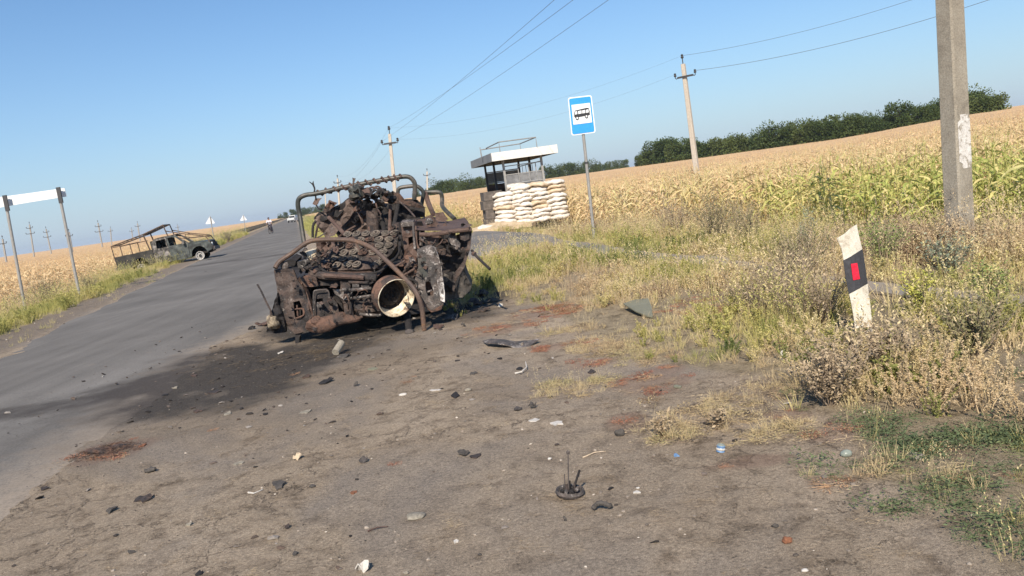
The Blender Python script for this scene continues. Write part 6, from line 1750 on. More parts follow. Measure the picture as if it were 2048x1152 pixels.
# more broken machinery to fill the front and right side
for k in range(46):
    zone = rh.choice([(640, 780, 640, 780), (930, 1010, 580, 760), (560, 780, 750, 940), (1050, 1330, 440, 560), (400, 560, 480, 600), (880, 1000, 400, 660), (620, 900, 300, 420), (310, 420, 650, 760)])
    cx = rh.uniform(zone[0], zone[1]); cy = rh.uniform(zone[2], zone[3]); s_ = rh.uniform(10, 26)
    n_ = rh.randrange(4, 7); poly = [(cx + math.cos(a * 6.283 / n_) * s_ * rh.uniform(.4, 1.2), cy + math.sin(a * 6.283 / n_) * s_ * rh.uniform(.35, 1)) for a in range(n_)]
    y0 = 10.2 if cy > 430 else 11.6
    if 930 < cx < 1010: y0 = 10.0
    if 560 < cx < 780 and cy > 740: y0 = 10.25
    wplate(poly, y0 + rh.uniform(-.08, .06), 'broken_bracket', rh.choice(['burnt', 'burnt_dark', 'burnt_brown', 'burnt_rust', 'burnt_ash']), thick=rh.uniform(.02, .08), crump=.06, seed=200 + k, step=9, fr=.04, tdir=(rh.uniform(-.5, .5), 1, rh.uniform(-.5, .5)), jag=2)
for k in range(14):
    zone = rh.choice([(600, 780, 740, 930), (930, 1020, 600, 800), (1050, 1300, 440, 520)])
    x0 = rh.uniform(zone[0], zone[1]); y0_ = rh.uniform(zone[2], zone[3]); Y0 = 9.98
    wtube([(x0, y0_, Y0), (x0 + rh.uniform(-25, 25), y0_ + rh.uniform(5, 30), Y0 - .04), (x0 + rh.uniform(-45, 45), y0_ + rh.uniform(20, 60), Y0)], 'hanging_cable', rh.choice(['burnt_dark', 'burnt_brown', 'burnt_ash']), .009, n=5)

M['lumpc'] = mottled('melted_cream', [(.08, .06, .045), (.30, .24, .16), (.52, .45, .34)], [.35, .48, .65], 9, .7, 60, .4)
for k in range(70):
    zone = rh.choice([(170, 380, 690, 1030), (380, 640, 700, 950), (640, 780, 740, 950), (930, 1180, 560, 900), (1010, 1330, 350, 560), (400, 700, 380, 640), (840, 1010, 400, 700), (600, 900, 180, 420), (300, 500, 540, 720)])
    cx = rh.uniform(zone[0], zone[1]); cy = rh.uniform(zone[2], zone[3]); s_ = rh.uniform(8, 24)
    n_ = rh.randrange(4, 8); poly = [(cx + math.cos(a * 6.283 / n_) * s_ * rh.uniform(.25, 1.3), cy + math.sin(a * 6.283 / n_) * s_ * rh.uniform(.2, 1.1)) for a in range(n_)]
    y0 = 9.98 if zone[1] in (380, 640) else (9.93 if zone[1] in (780,) else (9.72 if zone == (930, 1180, 560, 900) else (9.98 if zone[1] == 1330 else (10.3 if zone[1] == 500 else (10.55 if zone[3] in (640, 700) else 11.35)))))
    wplate(poly, (lambda x, y, cx=cx, cy=cy, a=rh.uniform(-.004, .004), b_=rh.uniform(-.006, .004), y0=y0: y0 + (x - cx) * a + (y - cy) * b_), 'torn_scrap', rh.choice(['burnt', 'burnt_dark', 'burnt_brown', 'burnt_rust', 'burnt_ash', 'sheet_brown']), thick=.008, crump=.08, seed=400 + k, step=8, fr=.05, tdir=(rh.uniform(-.8, .8), 1, rh.uniform(-.8, .8)), jag=3)
for k in range(34):
    zone = rh.choice([(400, 900, 420, 680, 10.35), (560, 780, 700, 940, 9.9), (930, 1040, 560, 850, 9.75), (620, 900, 190, 420, 11.3), (1040, 1320, 430, 560, 9.95), (300, 480, 520, 720, 10.2)])
    x, y, Y0 = rh.uniform(zone[0], zone[1]), rh.uniform(zone[2], zone[3]), zone[4]; pts = [(x, y, Y0)]
    for q in range(rh.randrange(3, 6)):
        x += rh.uniform(-30, 30); y += rh.uniform(-22, 28); pts.append((x, y, Y0 + rh.uniform(-.06, .06)))
    wtube(pts, 'tangled_wire', rh.choice(['burnt_dark', 'burnt_brown', 'burnt_ash', 'burnt_rust']), .0055, n=4, sub=3)
# loose remains lying round the wreck
def debris(name, mb, mat, label, cat='debris', group=None, smooth=False): return solo(name, mb, M[mat], label, cat, group, smooth=smooth)
mb = MB(); mb.plate([(100, 1045), (105, 1000), (125, 930), (160, 810), (175, 880), (200, 950), (215, 1000), (215, 1045), (160, 1052)], lambda x, y: C(x, y, 10.1 + .1 * noise.noise((x * .02, y * .02, 1))), step=20, thick=.06, crump=.06, seed=3); debris('torn_fender', mb, 'burnt_dark', 'black torn fender leaning against the wreck\'s left side', 'car part')
mb = MB(); mb.ell(C(138, 985, 9.98), (.065, .06, .085), 12, 8, jit=.9, seed=2); debris('melted_lump', mb, 'lumpc', 'cream melted lump beside the black torn fender', smooth=True)
mb = MB(); mb.tube([C(45, 755, 10.2), C(70, 800, 10.15), (C(98, 860, 10.1)), C(125, 912, 10.05), C(128, 960, 10.05)], .014, 6); debris('bent_rod', mb, 'burnt', 'thin bent rod standing up left of the wreck', 'rod')
# scrap lying on the ground: built from small crumpled sheets, lumps and rods
def flat_scrap(px, py, wpx, hpx, seed, mat, label, name='metal_scrap', cat='debris', lift=.5, thick=.008, cr=.5, group=None, tilt=None, n=9):
    c = G(px, py); k = c.y / FPX; W = wpx * k / 2 * .9
    D = (G(px, py - hpx / 2) - G(px, py + hpx / 2)).length / 2
    D = min(D, W * 1.1); rr = random.Random(seed); Hh = min(.12, hpx * k * lift) * .75
    poly = [(math.cos(a * 6.283 / n) * rr.uniform(.45, 1.1), math.sin(a * 6.283 / n) * rr.uniform(.3, 1.05)) for a in range(n)]
    z0 = micro(c.x, c.y) + .004
    mb = MB(); tl = rr.uniform(-.5, .5) if tilt is None else tilt
    mb.plate(poly, lambda x, y: Vector((c.x + x * W, c.y + y * D, z0 + Hh * (.35 + tl * x * .5 + .75 * cr * noise.noise((x * 1.6, y * 1.6, seed)) + .3 * y))), step=.32, thick=thick, tdir=(0, 0, -1), jag=.06, seed=seed)
    vz = min(v[2] for v in mb.v); dz = z0 - .006 - vz
    mb.v = [(a, b_, d + dz) for a, b_, d in mb.v]
    return debris(name, mb, mat, label, cat, group)
def lump(px, py, wpx, hpx, seed, mat, label, name='clod', cat='debris', jit=.5, flat=.8, group=None, smooth=True, seg=14):
    c = G(px, py + hpx * .35); k = c.y / FPX; W = wpx * k / 2 * .88; Hh = hpx * k / 2 * flat * .8
    mb = MB(); mb.ell((c.x, c.y, micro(c.x, c.y) + Hh * .75), (W, W * .75, Hh), seg, 9, jit=jit, seed=seed)
    return debris(name, mb, mat, label, cat, group, smooth)
def stick(pts, r_, mat, label, name='stick', cat='debris'):
    mb = MB(); mb.tube([G(x, y) + Vector((0, 0, z + micro(G(x, y).x, G(x, y).y))) for x, y, z in pts], r_, 6, r2=r_ * .5); return debris(name, mb, mat, label, cat)
lump(832, 1026, 54, 26, 1, 'stone', 'flat olive-grey stone on the bare dirt at lower centre', 'flat_stone', 'stone', .35, .45)
# round burnt base with upright rods
c = G(1141, 990)
t = thing('burnt_stand', 'small round burnt base with thin upright rods, standing on the dirt', 'scrap stand', (c.x, c.y, micro(c.x, c.y)))
k = c.y / FPX; tl_m = Matrix.Translation(c + Vector((0, 0, micro(c.x, c.y) + .022))) @ Matrix.Rotation(R(6), 4, 'Y')
mb = MB(); mb.lathe([(0, .0), (k * 18, .0), (k * 27, .004), (k * 31, .018), (k * 29, .034), (k * 26, .030), (k * 22, .014), (0, .010)], 26, tl_m @ Matrix.Translation((0, 0, -.02))); mb.build('dish', M['burnt_ash'], t)
for (dx, top, r_, mt_, nm, dy) in ((-3, 905, .0035, 'burnt_ash', 'thin_rod', 0), (6, 940, .006, 'burnt_dark', 'dark_rod', 0), (-10, 948, .003, 'burnt_ash', 'thin_rod', 0), (0, 962, .006, 'burnt_dark', 'stub', .01), (10, 966, .005, 'burnt', 'stub', -.01), (-6, 968, .006, 'burnt', 'stub', -.02)):
    b0 = c + Vector((dx * k, dy, .02)); tp = P(1141 + dx * (2.2 if nm == 'dark_rod' else 1.0) + (5 if nm == 'dark_rod' else -2), top, c.y); mb = MB(); mb.tube([b0, tp], r_, 6); o = mb.build(nm, M[mt_], t)
    if top == 905:
        mb = MB(); mb.ell(tp, (.010, .010, .012), 8, 5); mb.build('knob', M['burnt_ash'], o)
for i in range(9):
    a = i * .7; mb = MB(); q = c + Vector((math.cos(a) * k * 17, math.sin(a) * k * 14, .03)); mb.ell(q, (.012, .010, .012), 7, 5, jit=.6, seed=i); mb.build('burnt_crumb', M['burnt_dark' if i % 2 else 'burnt_ash'], t)
# a curl of rubber
c = G(1205, 1022); mb = MB()
mb.tube([Vector((c.x + (-.045 + .09 * u), c.y + .01 * math.sin(u * 6), micro(c.x, c.y) + .012 + .022 * math.sin(u * 3.1))) for u in [i / 10 for i in range(11)]], [.010 + .004 * (i % 2) for i in range(11)], 7)
debris('rubber_curl', mb, 'rubber', 'black ridged curl of rubber right of the stand with rods')
lump(1575, 1078, 27, 22, 3, 'brick', 'rust-red brick chunk lying at lower right', 'brick_chunk', 'stone', .35, .8)
lump(1551, 1050, 16, 15, 4, 'rubber', 'dark clod just above the red brick chunk', 'clod', 'debris')
mb = MB(); c = G(1441, 903); c.z = micro(c.x, c.y); k = c.y / FPX
t = thing('plastic_bottle', 'crushed small blue plastic bottle standing on the dirt', 'bottle', tuple(c))
mb.lathe([(0, 0), (k * 8, .0), (k * 9, .003), (k * 8, .010), (k * 9.5, .018), (k * 8.2, .026), (k * 9, .034), (k * 8.6, .038)], 12, Matrix.Translation(c) @ Matrix.Rotation(R(10), 4, 'Y')); mb.build('body', M['blueplastic'], t)
mb = MB(); mb.lathe([(k * 8.6, .037), (k * 7, .042), (k * 3, .040), (0, .036)], 12, Matrix.Translation(c) @ Matrix.Rotation(R(10), 4, 'Y')); mb.build('crushed_shoulder', M['glassy'], t)
mb = MB(); mb.lathe([(k * 9.3, .012), (k * 9.9, .018), (k * 8.8, .024)], 12, Matrix.Translation(c) @ Matrix.Rotation(R(10), 4, 'Y')); mb.build('label', M['paper'], t)
lump(1693, 903, 28, 22, 5, 'glassy', 'dusty grey-green jar lying at the edge of the green creepers', 'glass_jar', 'jar', .15, .9)
flat_scrap(1830, 912, 46, 16, 6, 'stone', 'bent grey-brown plate propped up in the low weeds at right', 'bent_plate', lift=.9)
lump(1240, 862, 25, 22, 7, 'rubber', 'short dark tube end standing at the edge of the straw patch', 'tube_end', 'debris', .25, .9)
flat_scrap(1038, 822, 28, 14, 8, 'burnt_ash', 'left half of the crumpled dark scrap pair at centre of the dirt', lift=1.1, cr=1.2); flat_scrap(1066, 818, 26, 16, 9, 'rubber', 'right half of the crumpled dark scrap pair at centre of the dirt', lift=1.1, cr=1.2)
flat_scrap(1068, 842, 34, 8, 10, 'paper', 'white flake under the crumpled dark scrap pair', 'white_flake', lift=.1); flat_scrap(1113, 849, 36, 14, 11, 'paper', 'larger white flake right of the crumpled scrap pair', 'white_flake', lift=.1)
flat_scrap(928, 908, 34, 16, 12, 'rubber', 'torn black sheet left of centre on the dirt', lift=.8, cr=1.1); flat_scrap(952, 913, 34, 10, 13, 'burnt', 'thin brown tail of the torn black sheet', lift=.5)
flat_scrap(912, 795, 36, 20, 14, 'burnt_dark', 'dark triangular scrap below the wreck', lift=.7, n=4); flat_scrap(870, 781, 28, 5, 15, 'paper', 'thin white strip left of the small white block', 'white_strip', lift=.1)
lump(806, 787, 20, 9, 16, 'paper', 'flat white block with a green tinge, left of the white strip', 'white_block', 'debris', .3); lump(937, 777, 18, 10, 17, 'stone', 'small grey block above the dark triangular scrap', 'grey_block', 'stone', .3)
# long bent strip
mb = MB(); mb.plate([(966, 686), (1000, 688), (1030, 683), (1048, 680), (1080, 684), (1060, 690), (1035, 693), (1000, 696), (975, 694)], lambda x, y: G(x, y) + Vector((0, 0, .03 + .03 * math.sin((x - 966) * .06) + micro(G(x, y).x, G(x, y).y))), step=8, thick=.012, tdir=(0, 0, -1), seed=4); debris('bent_strip', mb, 'burnt_ash', 'long bent dark metal strip lying right of the wreck', 'metal strip')
# grey-olive sheet in the grass
c = G(1285, 628); mb = MB(); mb.plate([(-.26, .18), (0, .24), (.26, .22), (.20, .02), (.08, -.20), (.0, -.17), (-.14, -.03)], lambda x, y: Vector((c.x + x * .58, c.y + y * 1.8, .03 + micro(c.x, c.y) + .18 * (y + .2))), step=.1, thick=.014, tdir=(0, 0, -1), seed=5); debris('olive_sheet', mb, 'olive', 'flat grey-olive sheet with pointed tip lying in dry grass', 'sheet')
stick([(1030, 748, .01), (1044, 746, .02), (1054, 738, .03), (1052, 730, .04)], .008, 'paper', 'curled pale wire on the dirt below the long bent strip', 'pale_wire', 'wire'); flat_scrap(1040, 736, 22, 7, 18, 'burnt_dark', 'dark sliver beside the curled pale wire', lift=.6)
flat_scrap(1182, 744, 26, 9, 19, 'burnt', 'grey pointed sliver near the upper straw patch', lift=.8); flat_scrap(946, 747, 20, 8, 20, 'rubber', 'small black sliver below the bent strip', lift=.8)
mb = MB(); a = G(672, 712); a.z += .04; mb.tube([a, a + Vector((.05, .16, .07))], .042, 12); debris('concrete_plug', mb, 'concrete', 'short grey cylinder of concrete below the wreck', 'stone')
flat_scrap(686, 714, 44, 16, 21, 'rubber', 'dark slab beneath the short grey cylinder', lift=.6); flat_scrap(652, 761, 34, 14, 22, 'burnt_dark', 'dark crumpled plate at the edge of the scorched soil', lift=.9); flat_scrap(742, 736, 30, 8, 23, 'olive', 'greenish-grey bent flake below the wreck', lift=.8)
flat_scrap(712, 770, 13, 14, 24, 'rubber', 'narrow upright black shard below the greenish flake', lift=1.2); flat_scrap(612, 752, 24, 8, 25, 'burnt_rust', 'rust-brown chip at the scorched edge', lift=.8)
flat_scrap(596, 917, 26, 12, 26, 'bagtan', 'crumpled tan rag on the dirt at left centre', 'rag', 'rag', lift=1.0, cr=1.2); flat_scrap(478, 926, 26, 6, 27, 'stone', 'thin grey sliver left of the tan rag', lift=.5)
flat_scrap(558, 972, 50, 16, 28, 'rubber', 'long charred dark strip below the tan rag', lift=.8); stick([(497, 987, .004), (508, 989, .006), (520, 984, .004), (526, 981, .004)], .006, 'paper', 'curved white strip left of the long charred strip', 'white_strip')
lump(302, 935, 24, 17, 29, 'rubber', 'black clod with a dark hollow on the left dirt', 'clod', 'debris', .7); flat_scrap(290, 997, 46, 12, 30, 'burnt', 'broken metal bits below the black clod', lift=.7, cr=1.3); flat_scrap(225, 1021, 34, 10, 31, 'rubber', 'dark twisted scrap at lower left', lift=.8, cr=1.2)
flat_scrap(380, 1052, 18, 8, 32, 'stone', 'small grey-brown flake at lower left of the dirt', lift=.8); flat_scrap(575, 1056, 14, 26, 33, 'burnt', 'upright brown splinter at lower centre-left', lift=.5); stick([(735, 1061, .004), (755, 1056, .012), (776, 1052, .004)], .005, 'burnt_brown', 'dark brown twig right of the upright splinter', 'twig', 'twig')
flat_scrap(707, 985, 20, 6, 34, 'brick', 'orange-red flake on the dirt above the flat stone', lift=.4); flat_scrap(727, 924, 26, 12, 35, 'burnt_ash', 'grey lump of folded metal at centre-left', lift=1.0, cr=1.2); lump(625, 970, 16, 9, 36, 'rubber', 'small dark stone right of the long charred strip', 'stone', 'stone')
flat_scrap(726, 1140, 40, 24, 37, 'paper', 'crumpled white wrapper at the bottom edge', 'wrapper', 'litter', lift=1.0, cr=1.5); flat_scrap(912, 1084, 16, 9, 38, 'paper', 'white paper chip near the bottom centre', 'paper_chip', 'litter', lift=.5)
flat_scrap(1273, 986, 26, 6, 39, 'paper', 'flat white strip right of the stand with rods', 'paper_chip', 'litter', lift=.3); lump(1276, 975, 10, 6, 40, 'paper', 'tiny white pebble above the flat white strip', 'pebble', 'stone', .3); lump(1099, 913, 10, 9, 41, 'paper', 'small white pebble left of the stand with rods', 'pebble', 'stone', .3)
flat_scrap(1567, 724, 22, 18, 42, 'paper', 'crumpled white plastic bag piece caught in the dry weeds', 'plastic_bag', 'litter', lift=1.3, cr=1.5); flat_scrap(1352, 911, 18, 8, 43, 'blueplastic', 'grey-blue sliver left of the blue bottle', lift=.6); flat_scrap(1656, 849, 26, 9, 44, 'burnt_brown', 'dark brown board end below the marker post weeds', lift=.9)
flat_scrap(1130, 1042, 12, 16, 45, 'rubber', 'small black shard below the stand with rods', lift=1.1); lump(960, 1110, 10, 8, 46, 'rubber', 'small black crumb near the bottom centre', 'crumb'); flat_scrap(590, 1108, 18, 8, 47, 'rubber', 'black flake near the bottom left', lift=.8)
flat_scrap(264, 1110, 20, 10, 48, 'rubber', 'black chip at the bottom left', lift=.8); flat_scrap(400, 1147, 26, 10, 49, 'burnt_dark', 'dark flake cut by the bottom edge', lift=.8); lump(812, 1142, 14, 10, 50, 'stone', 'small stone at the bottom edge', 'stone', 'stone')
lump(1805, 622, 12, 13, 51, 'bagtan', 'small tan leaf-like scrap among the weeds right of the marker post', 'scrap'); lump(1610, 1140, 18, 10, 52, 'paper', 'pale stone at the bottom edge right of centre', 'stone', 'stone', .3)
for i, (x, y, w_p, mt_, lb) in enumerate([(395, 823, 24, 'burnt_rust', 'rust-brown flake on the scorched soil, lower middle'), (455, 828, 26, 'stone', 'pale grey sliver on the scorched soil, right part'), (330, 790, 18, 'burnt_dark', 'small dark flake on the scorched soil, left part'), (350, 775, 16, 'stone', 'tiny grey flake on the scorched soil, left part'),
                                        (430, 785, 30, 'burnt', 'long dark sliver in the middle of the scorched soil'), (300, 742, 16, 'burnt_dark', 'black scrap on the road edge of the scorched soil'), (208, 765, 10, 'paper', 'white speck on the asphalt beside the scorched soil'), (160, 835, 18, 'burnt_dark', 'dark scrap at the edge of the dark road wedge'), (560, 706, 16, 'paper', 'white chip near the wreck\'s left leg'),
                                        (390, 752, 20, 'burnt_rust', 'reddish chip on the scorched soil, upper part'), (612, 822, 30, 'stone', 'thin grey strip on the dirt below the scorched soil'), (530, 826, 16, 'burnt_dark', 'dark chip right of the pale sliver'), (285, 893, 22, 'brick', 'reddish sliver beside the rusty mound'), (90, 978, 22, 'burnt', 'brown flat flake near the left edge'),
                                        (1355, 775, 22, 'olive', 'grey-green flake between the two straw patches'), (1180, 905, 40, 'straw_s', 'pale dead stalk right of the stand with rods')]):
    if mt_ == 'straw_s': stick([(1165, 912, .004), (1190, 905, .010), (1212, 903, .004)], .004, 'bagtan', lb, 'stalk', 'stalk')
    else: flat_scrap(x, y, w_p, 7, 70 + i, mt_, lb, lift=.7)
c = G(215, 905); mb = MB(); rm = random.Random(3)
mb.ell((c.x, c.y, micro(c.x, c.y) - .005), (.16, .11, .03), 16, 8, jit=1.2, seed=4)
for _ in range(520):
    a = rm.uniform(0, 6.283); q = rm.random() ** .6; x = c.x + math.cos(a) * q * .30; y = c.y + math.sin(a) * q * .20
    strip(mb, (x, y, micro(x, y) + .035 * (1 - q)), rdir(-.1, .7, rm), rm.uniform(.02, .07), .0035, 2, .8, rr=rm)
debris('burnt_mound', mb, 'burnt_rust', 'low rusty-brown mound of burnt fibres on the road edge')
# heap of flattened scrap right of the wreck
for i, (x, y, w_p, h_p, mt_, lb) in enumerate([(962, 592, 46, 14, 'burnt', 'large flat grey sheet right behind the wreck'), (950, 608, 50, 14, 'burnt_brown', 'brown torn sheet in the scrap strip right of the wreck'), (980, 604, 40, 14, 'rubber', 'dark torn sheet in the scrap strip right of the wreck'), (1002, 612, 16, 10, 'paper', 'white scrap at the end of the scrap strip'),
                                              (930, 622, 44, 12, 'burnt_dark', 'black sheet close under the wreck\'s right side'), (905, 640, 40, 12, 'burnt_ash', 'grey shard in front of the black sheet'), (970, 622, 34, 10, 'burnt', 'grey-brown shard in the scrap strip'), (876, 658, 34, 9, 'burnt_brown', 'brown shard under the wreck\'s right wing'),
                                              (928, 655, 12, 10, 'rubber', 'small black chunk on bare soil right of the wreck'), (530, 652, 40, 12, 'burnt_brown', 'brown crumbled scrap at the wreck\'s left foot'), (505, 660, 20, 8, 'burnt_dark', 'black crumb left of the wreck\'s left foot')]):
    flat_scrap(x, y, w_p, h_p, 300 + i, mt_, lb, lift=1.0, cr=1.2, thick=.012)

# ------------------------------------------------------------------ burnt pickup in the left verge
M['ashrim'] = mottled('ash_white_rim', [(.10, .09, .08), (.42, .40, .37), (.58, .56, .53)], [.38, .48, .6], 9, .8, 60, .3)
M['green_scorch'] = mottled('scorched_green_paint', [(.035, .035, .033), (.058, .066, .061), (.10, .112, .102), (.21, .17, .13)], [.40, .49, .60, .70], 3.2, .45, 30, .3)
M['scorch'] = mottled('scorched_body', [(.02, .02, .02), (.06, .055, .05), (.15, .135, .12), (.34, .31, .29)], [.36, .46, .54, .64], 4.5, .75, 30, .5)
M['scorch_rear'] = mottled('black_rear', [(.015, .015, .015), (.035, .034, .030), (.08, .072, .06)], [.3, .5, .75], 2, .8, 25, .5)
M['rackpipe'] = mottled('rack_pipe', [(.03, .025, .022), (.10, .065, .045), (.19, .12, .08)], [.35, .5, .65], 4, .8, 30, .4)
FW = P(400.5, 511, 42.0)      # front wheel centre
AZ = math.atan2(.387, .922)
YR = Matrix.Rotation(AZ - R(13), 4, 'Z') @ Matrix.Rotation(R(-4.2), 4, 'Y')
PKM = Matrix.Translation(FW) @ YR @ Matrix.Diagonal((.90, .92, .93, 1)) @ Matrix.Translation((-4.2, .86, -.26))
tp_ = thing('burnt_pickup', 'burnt-out dark green pickup truck with a tubular rack, nose to the road', 'pickup truck', tuple(PKM @ Vector((2.4, 0, 0))))
def pk(mb, name, mat, parent=None, smooth=False, label=None):
    mb.v = [tuple(PKM @ Vector(v)) for v in mb.v]
    return mb.build(name, M[mat], parent or tp_, smooth=smooth, label=label)
def arch(cx, r_, z0, n=9, a0=0, a1=180): return [(cx + r_ * math.cos(R(a0 + (a1 - a0) * i / n)), z0 + r_ * math.sin(R(a0 + (a1 - a0) * i / n))) for i in range(n + 1)]
for side in (-1, 1):
    yy_ = .86 * side; td_ = (0, -side, 0)
    f = lambda x, z, y_=yy_: Vector((x, y_ + (-.06 * (1 if y_ > 0 else -1)) * max(0, z - 1.1), z))
    # bed side
    mb = MB(); mb.plate([(-.35, .50), (-.28, .42), (.42, .42)] + [(x, z) for x, z in reversed(arch(.91, .45, .40))][0:] + [(1.42, .38), (1.72, .38), (1.72, 1.14), (1.5, 1.14), (-.36, 1.16)], f, step=.16, thick=.05, tdir=td_, crump=.03, fr=2.0, jag=.012, seed=3 + side)
    pk(mb, 'bed_side', 'scorch_rear')
    # cab rear door
    mb = MB(); mb.plate([(1.74, .32), (2.62, .28), (2.66, 1.10), (2.60, 1.12), (2.60, 1.60), (2.56, 1.68), (1.96, 1.66), (1.76, 1.50)], f, holes=[[(1.98, 1.14), (2.54, 1.12), (2.54, 1.58), (2.02, 1.56)]] if side < 0 else [], step=.14, thick=.05, tdir=td_, crump=.03, fr=2.5, jag=.01, seed=6 + side)
    d1 = pk(mb, 'rear_door', 'scorch')
    mb = MB(); mb.box((2.5, yy_ - side * .02, 1.0), (.14, .08, .03)); pk(mb, 'door_handle', 'darkmetal', d1)
    # front door
    mb = MB(); mb.plate([(2.64, .28), (3.50, .26), (3.66, .50), (3.72, 1.08), (3.60, 1.16), (3.20, 1.58), (2.95, 1.68), (2.60, 1.68), (2.62, 1.12)], f, holes=[[(2.70, 1.14), (3.50, 1.12), (3.14, 1.52), (2.92, 1.60), (2.70, 1.60)]], step=.14, thick=.05, tdir=td_, crump=.02, fr=2.5, jag=.008, seed=9 + side)
    d2 = pk(mb, 'front_door', 'green_scorch')
    mb = MB(); mb.box((2.80, yy_ - side * .02 + side * .03, 1.0), (.14, .05, .03)); pk(mb, 'door_handle', 'darkmetal', d2)
    if side < 0:
        mb = MB(); mb.box((3.50, yy_ - .14, 1.15), (.12, .18, .14)); pk(mb, 'mirror', 'scorch', d2)
    # front fender with wheel arch
    mb = MB(); mb.plate([(3.52, .28), (3.72, .28)] + [(x, z) for x, z in reversed(arch(4.2, .44, .36))] + [(4.72, .42), (4.95, .48), (5.02, .62), (4.98, .86), (4.7, .98), (4.2, 1.06), (3.74, 1.10), (3.68, .50)], f, step=.14, thick=.05, tdir=td_, crump=.015, fr=2, jag=.006, seed=12 + side)
    pk(mb, 'front_fender', 'green_scorch')
    # wheels: bare rims
    for cx, nm in ((.91, 'rear'), (4.2, 'front')):
        wm_ = Matrix.Translation((cx, yy_ + .02 * side, .26)) @ Matrix.Rotation(R(90) * side * -1 if False else R(-90) * side, 4, 'X')
        w_o = bpy.data.objects.new('wheel', None); COL.objects.link(w_o); w_o.parent = tp_
        def wpk(mb, name, mat):
            mb.v = [tuple(PKM @ Vector(v) - origin(tp_)) for v in mb.v]
            o = mb.build(name, M[mat], None); o.parent = w_o; return o
        mb = MB(); mb.lathe([(.235, .0), (.245, .01), (.235, .02), (.20, .0), (.19, -.05), (.11, -.04), (.08, -.02), (.0, -.02)], 24, wm_); wpk(mb, 'rim', 'ashrim')
        mb = MB(); mb.lathe([(.24, 0), (.21, -.03), (.21, -.16), (.24, -.19), (.1, -.19)], 20, wm_); wpk(mb, 'drum', 'burnt')
        mb = MB(); mb.lathe([(.085, -.02), (.08, .012), (.0, .014)], 16, wm_); wpk(mb, 'hub', 'iconblack')
        for q in range(8):
            a = q * .785; mb = MB(); mb.lathe([(.022, .0), (.022, -.012), (0, -.012)][::-1], 8, wm_ @ Matrix.Translation((math.cos(a) * .15, math.sin(a) * .15, -.022))); wpk(mb, 'vent_hole', 'iconblack')
for (x0, x1, y0, y1, z0, z1, nm, mt_) in ((1.95, 3.05, -.74, .74, 1.68, 1.72, 'roof', 'scorch_rear'), (3.72, 4.92, -.80, .80, 1.02, 1.06, 'bonnet', 'green_scorch'), (-.33, 1.7, -.80, .80, .60, .64, 'bed_floor', 'scorch_rear'), (-.37, -.33, -.82, .82, .55, 1.14, 'tailgate', 'scorch_rear'),
                                         (1.70, 1.76, -.80, .80, .45, 1.60, 'cab_rear_wall', 'scorch_rear'), (-.46, -.38, -.85, .85, .42, .56, 'rear_bumper', 'burnt_ash'), (4.98, 5.10, -.80, .80, .42, .62, 'front_bumper', 'burnt_ash'), (4.90, 4.96, -.70, .70, .60, .95, 'radiator', 'burnt_dark'), (1.9, 4.9, -.5, .5, .34, .46, 'floor_pan', 'burnt_dark'), (3.66, 3.72, -.78, .78, .6, 1.08, 'firewall', 'burnt_dark')):
    mb = MB()
    if nm in ('roof', 'bonnet'):
        mb.plate([(x0, y0), (x1, y0), (x1 + .05, 0), (x1, y1), (x0, y1)], lambda x, y, z0=z0, nm=nm: Vector((x, y, z0 + .03 * (1 - (y / .8) ** 2) - (.10 * max(0, x - 4.3) if nm == 'bonnet' else 0))), step=.2, thick=.03, tdir=(0, 0, -1), crump=.04, fr=2, seed=4)
    else: mb.box(((x0 + x1) / 2, (y0 + y1) / 2, (z0 + z1) / 2), (x1 - x0, y1 - y0, z1 - z0))
    pk(mb, nm, mt_)
for side in (-1, 1):
    mb = MB(); mb.tube([(3.06, .74 * side, 1.68), (3.70, .82 * side, 1.12)], .035, 6); pk(mb, 'windscreen_pillar', 'scorch')
    mb = MB(); mb.lathe([(0, 0), (.09, 0), (.10, -.05), (0, -.08)], 12, Matrix.Translation((5.0, .62 * side, .78)) @ Matrix.Rotation(R(90), 4, 'Y')); pk(mb, 'headlight', 'signwhite' if side < 0 else 'burnt')
for (cx, cy) in ((2.35, -.4), (2.35, .4)):
    mb = MB(); mb.box((cx - .1, cy, .70), (.5, .5, .12)); mb.box((cx - .32, cy, 1.05), (.10, .48, .65)); pk(mb, 'seat_frame', 'burnt_dark')
mb = MB(); mb.tube([(3.30 + .14 * math.cos(a) * .4, -.40 + .17 * math.sin(a), 1.08 + .17 * math.cos(a)) for a in [i * .449 for i in range(14)]], .012, 5, close=True); pk(mb, 'steering_wheel', 'burnt_dark')
for side in (-1, 1):
    for cx in (.91, 4.2):
        mb = MB(); pts_ = arch(cx, .47, .36, 10, -8, 188); y_i = .80 * side; y_o = .35 * side
        vs_ = [(x, y_i, z) for x, z in pts_] + [(x, y_o, z) for x, z in pts_]; n_p = len(pts_)
        mb.add(vs_, [(i, i + 1, n_p + i + 1, n_p + i) for i in range(n_p - 1)] + [tuple(range(n_p, 2 * n_p))]); pk(mb, 'wheel_well', 'burnt_dark')
mb = MB(); mb.box((1.9, 0, 1.15), (.05, 1.45, .9)); pk(mb, 'rear_seat_back', 'burnt_dark')
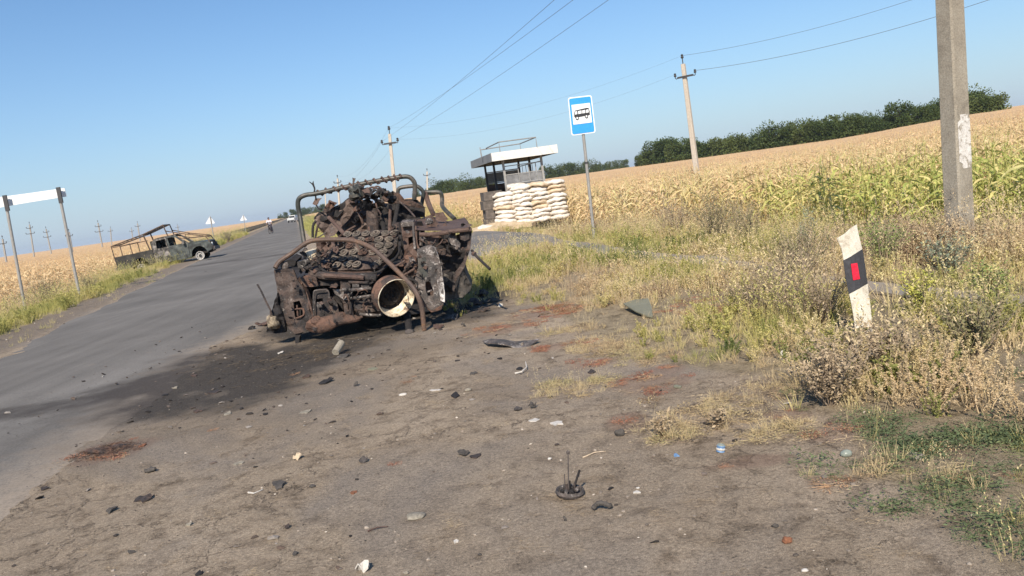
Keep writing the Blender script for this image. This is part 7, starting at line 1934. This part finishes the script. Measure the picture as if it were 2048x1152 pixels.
# tubular rack over the bed, rising towards the cab, and its forward frame
def ptube(pts, name, r_=.028, mat='rackpipe', parent=None): mb = MB(); mb.tube(pts, r_, 6); return pk(mb, name, mat, parent)
for s_ in (-.80, .80):
    ptube([(-.37, s_, .9), (-.38, s_, 1.78)], 'rack_post'); ptube([(.62, s_, 1.0), (.62, s_, 1.74)], 'rack_post'); ptube([(1.62, s_, 1.0), (1.45, s_, 2.06)], 'rack_post', .045); ptube([(2.74, s_, 1.66), (2.64, s_, 2.34)], 'rack_post', .035)
    ptube([(-.38, s_, 1.78), (1.45, s_, 2.06), (2.64, s_, 2.34)], 'rack_rail', .034); ptube([(-.38, s_, 1.70), (1.2, s_, 1.70)], 'rack_rail', .022)
    ptube([(2.72, s_, 1.98), (3.7, s_ * .9, 1.60), (4.7, s_, 1.28), (4.78, s_, 1.18)], 'front_rail', .026); ptube([(4.75, s_, 1.25), (5.02, s_, .62)], 'front_post', .03)
    ptube([(2.75, s_, 1.72), (3.6, s_, 1.36), (4.75, s_, 1.25)], 'front_rail', .022)
ptube([(3.7, -.72, 1.60), (3.6, -.8, 1.36)], 'front_brace', .02); ptube([(3.7, -.72, 1.60), (3.55, .3, 1.6), (3.7, .72, 1.60)], 'front_brace', .02); ptube([(4.77, -.8, 1.2), (4.77, .8, 1.2)], 'front_crossbar', .024)
ptube([(-.38, -.8, 1.78), (-.38, .8, 1.78)], 'rack_crossbar', .03); ptube([(1.45, -.8, 2.06), (1.45, .8, 2.06)], 'rack_crossbar', .03); ptube([(2.64, -.8, 2.34), (2.64, .8, 2.34)], 'rack_crossbar', .03)
for i in range(9):
    u = (i + .5) / 9; x = 1.45 + 1.19 * u; z = 2.06 + .28 * u
    mb = MB(); mb.box((x, 0, z), (.075, 1.58, .018), rot=Matrix.Rotation(R(-13), 3, 'Y')); pk(mb, 'roof_slat', 'rackpipe')
for i in range(7):
    u = (i + .5) / 7; x = -.38 + 1.83 * u; z = 1.80 + .26 * u
    mb = MB(); mb.box((x, 0, z), (.05, 1.58, .016)); pk(mb, 'roof_slat', 'rackpipe')
# burnt bits on the shoulder beside the pickup
for i, (x, y, lb) in enumerate(((408, 545, 'small dark burnt bit on the shoulder below the pickup'), (436, 515, 'dark debris ahead of the pickup\'s bumper'), (418, 520, 'dark debris under the pickup\'s nose'), (300, 553, 'dark burnt patch piece behind the grass by the pickup'))):
    flat_scrap(x, y, 14, 3, 400 + i, 'burnt_dark', lb, lift=.8)

# ------------------------------------------------------------------ the thin summer haze over the fields
mt = bpy.data.materials.new('air'); mt.use_nodes = True; n = mt.node_tree.nodes; n.remove(n['Principled BSDF'])
pv = n.new('ShaderNodeVolumePrincipled'); pv.inputs['Color'].default_value = (.82, .89, 1, 1); pv.inputs['Density'].default_value = .00011; pv.inputs['Anisotropy'].default_value = .2
mt.node_tree.links.new(pv.outputs[0], n['Material Output'].inputs['Volume'])
mb = MB(); mb.box((0, 0, 11.5), (9600, 9600, 31)); o = bpy.data.objects.new('haze', mb.mesh('haze', mt)); COL.objects.link(o)
tag(o, 'thin pale haze lying over the fields', kind='stuff')
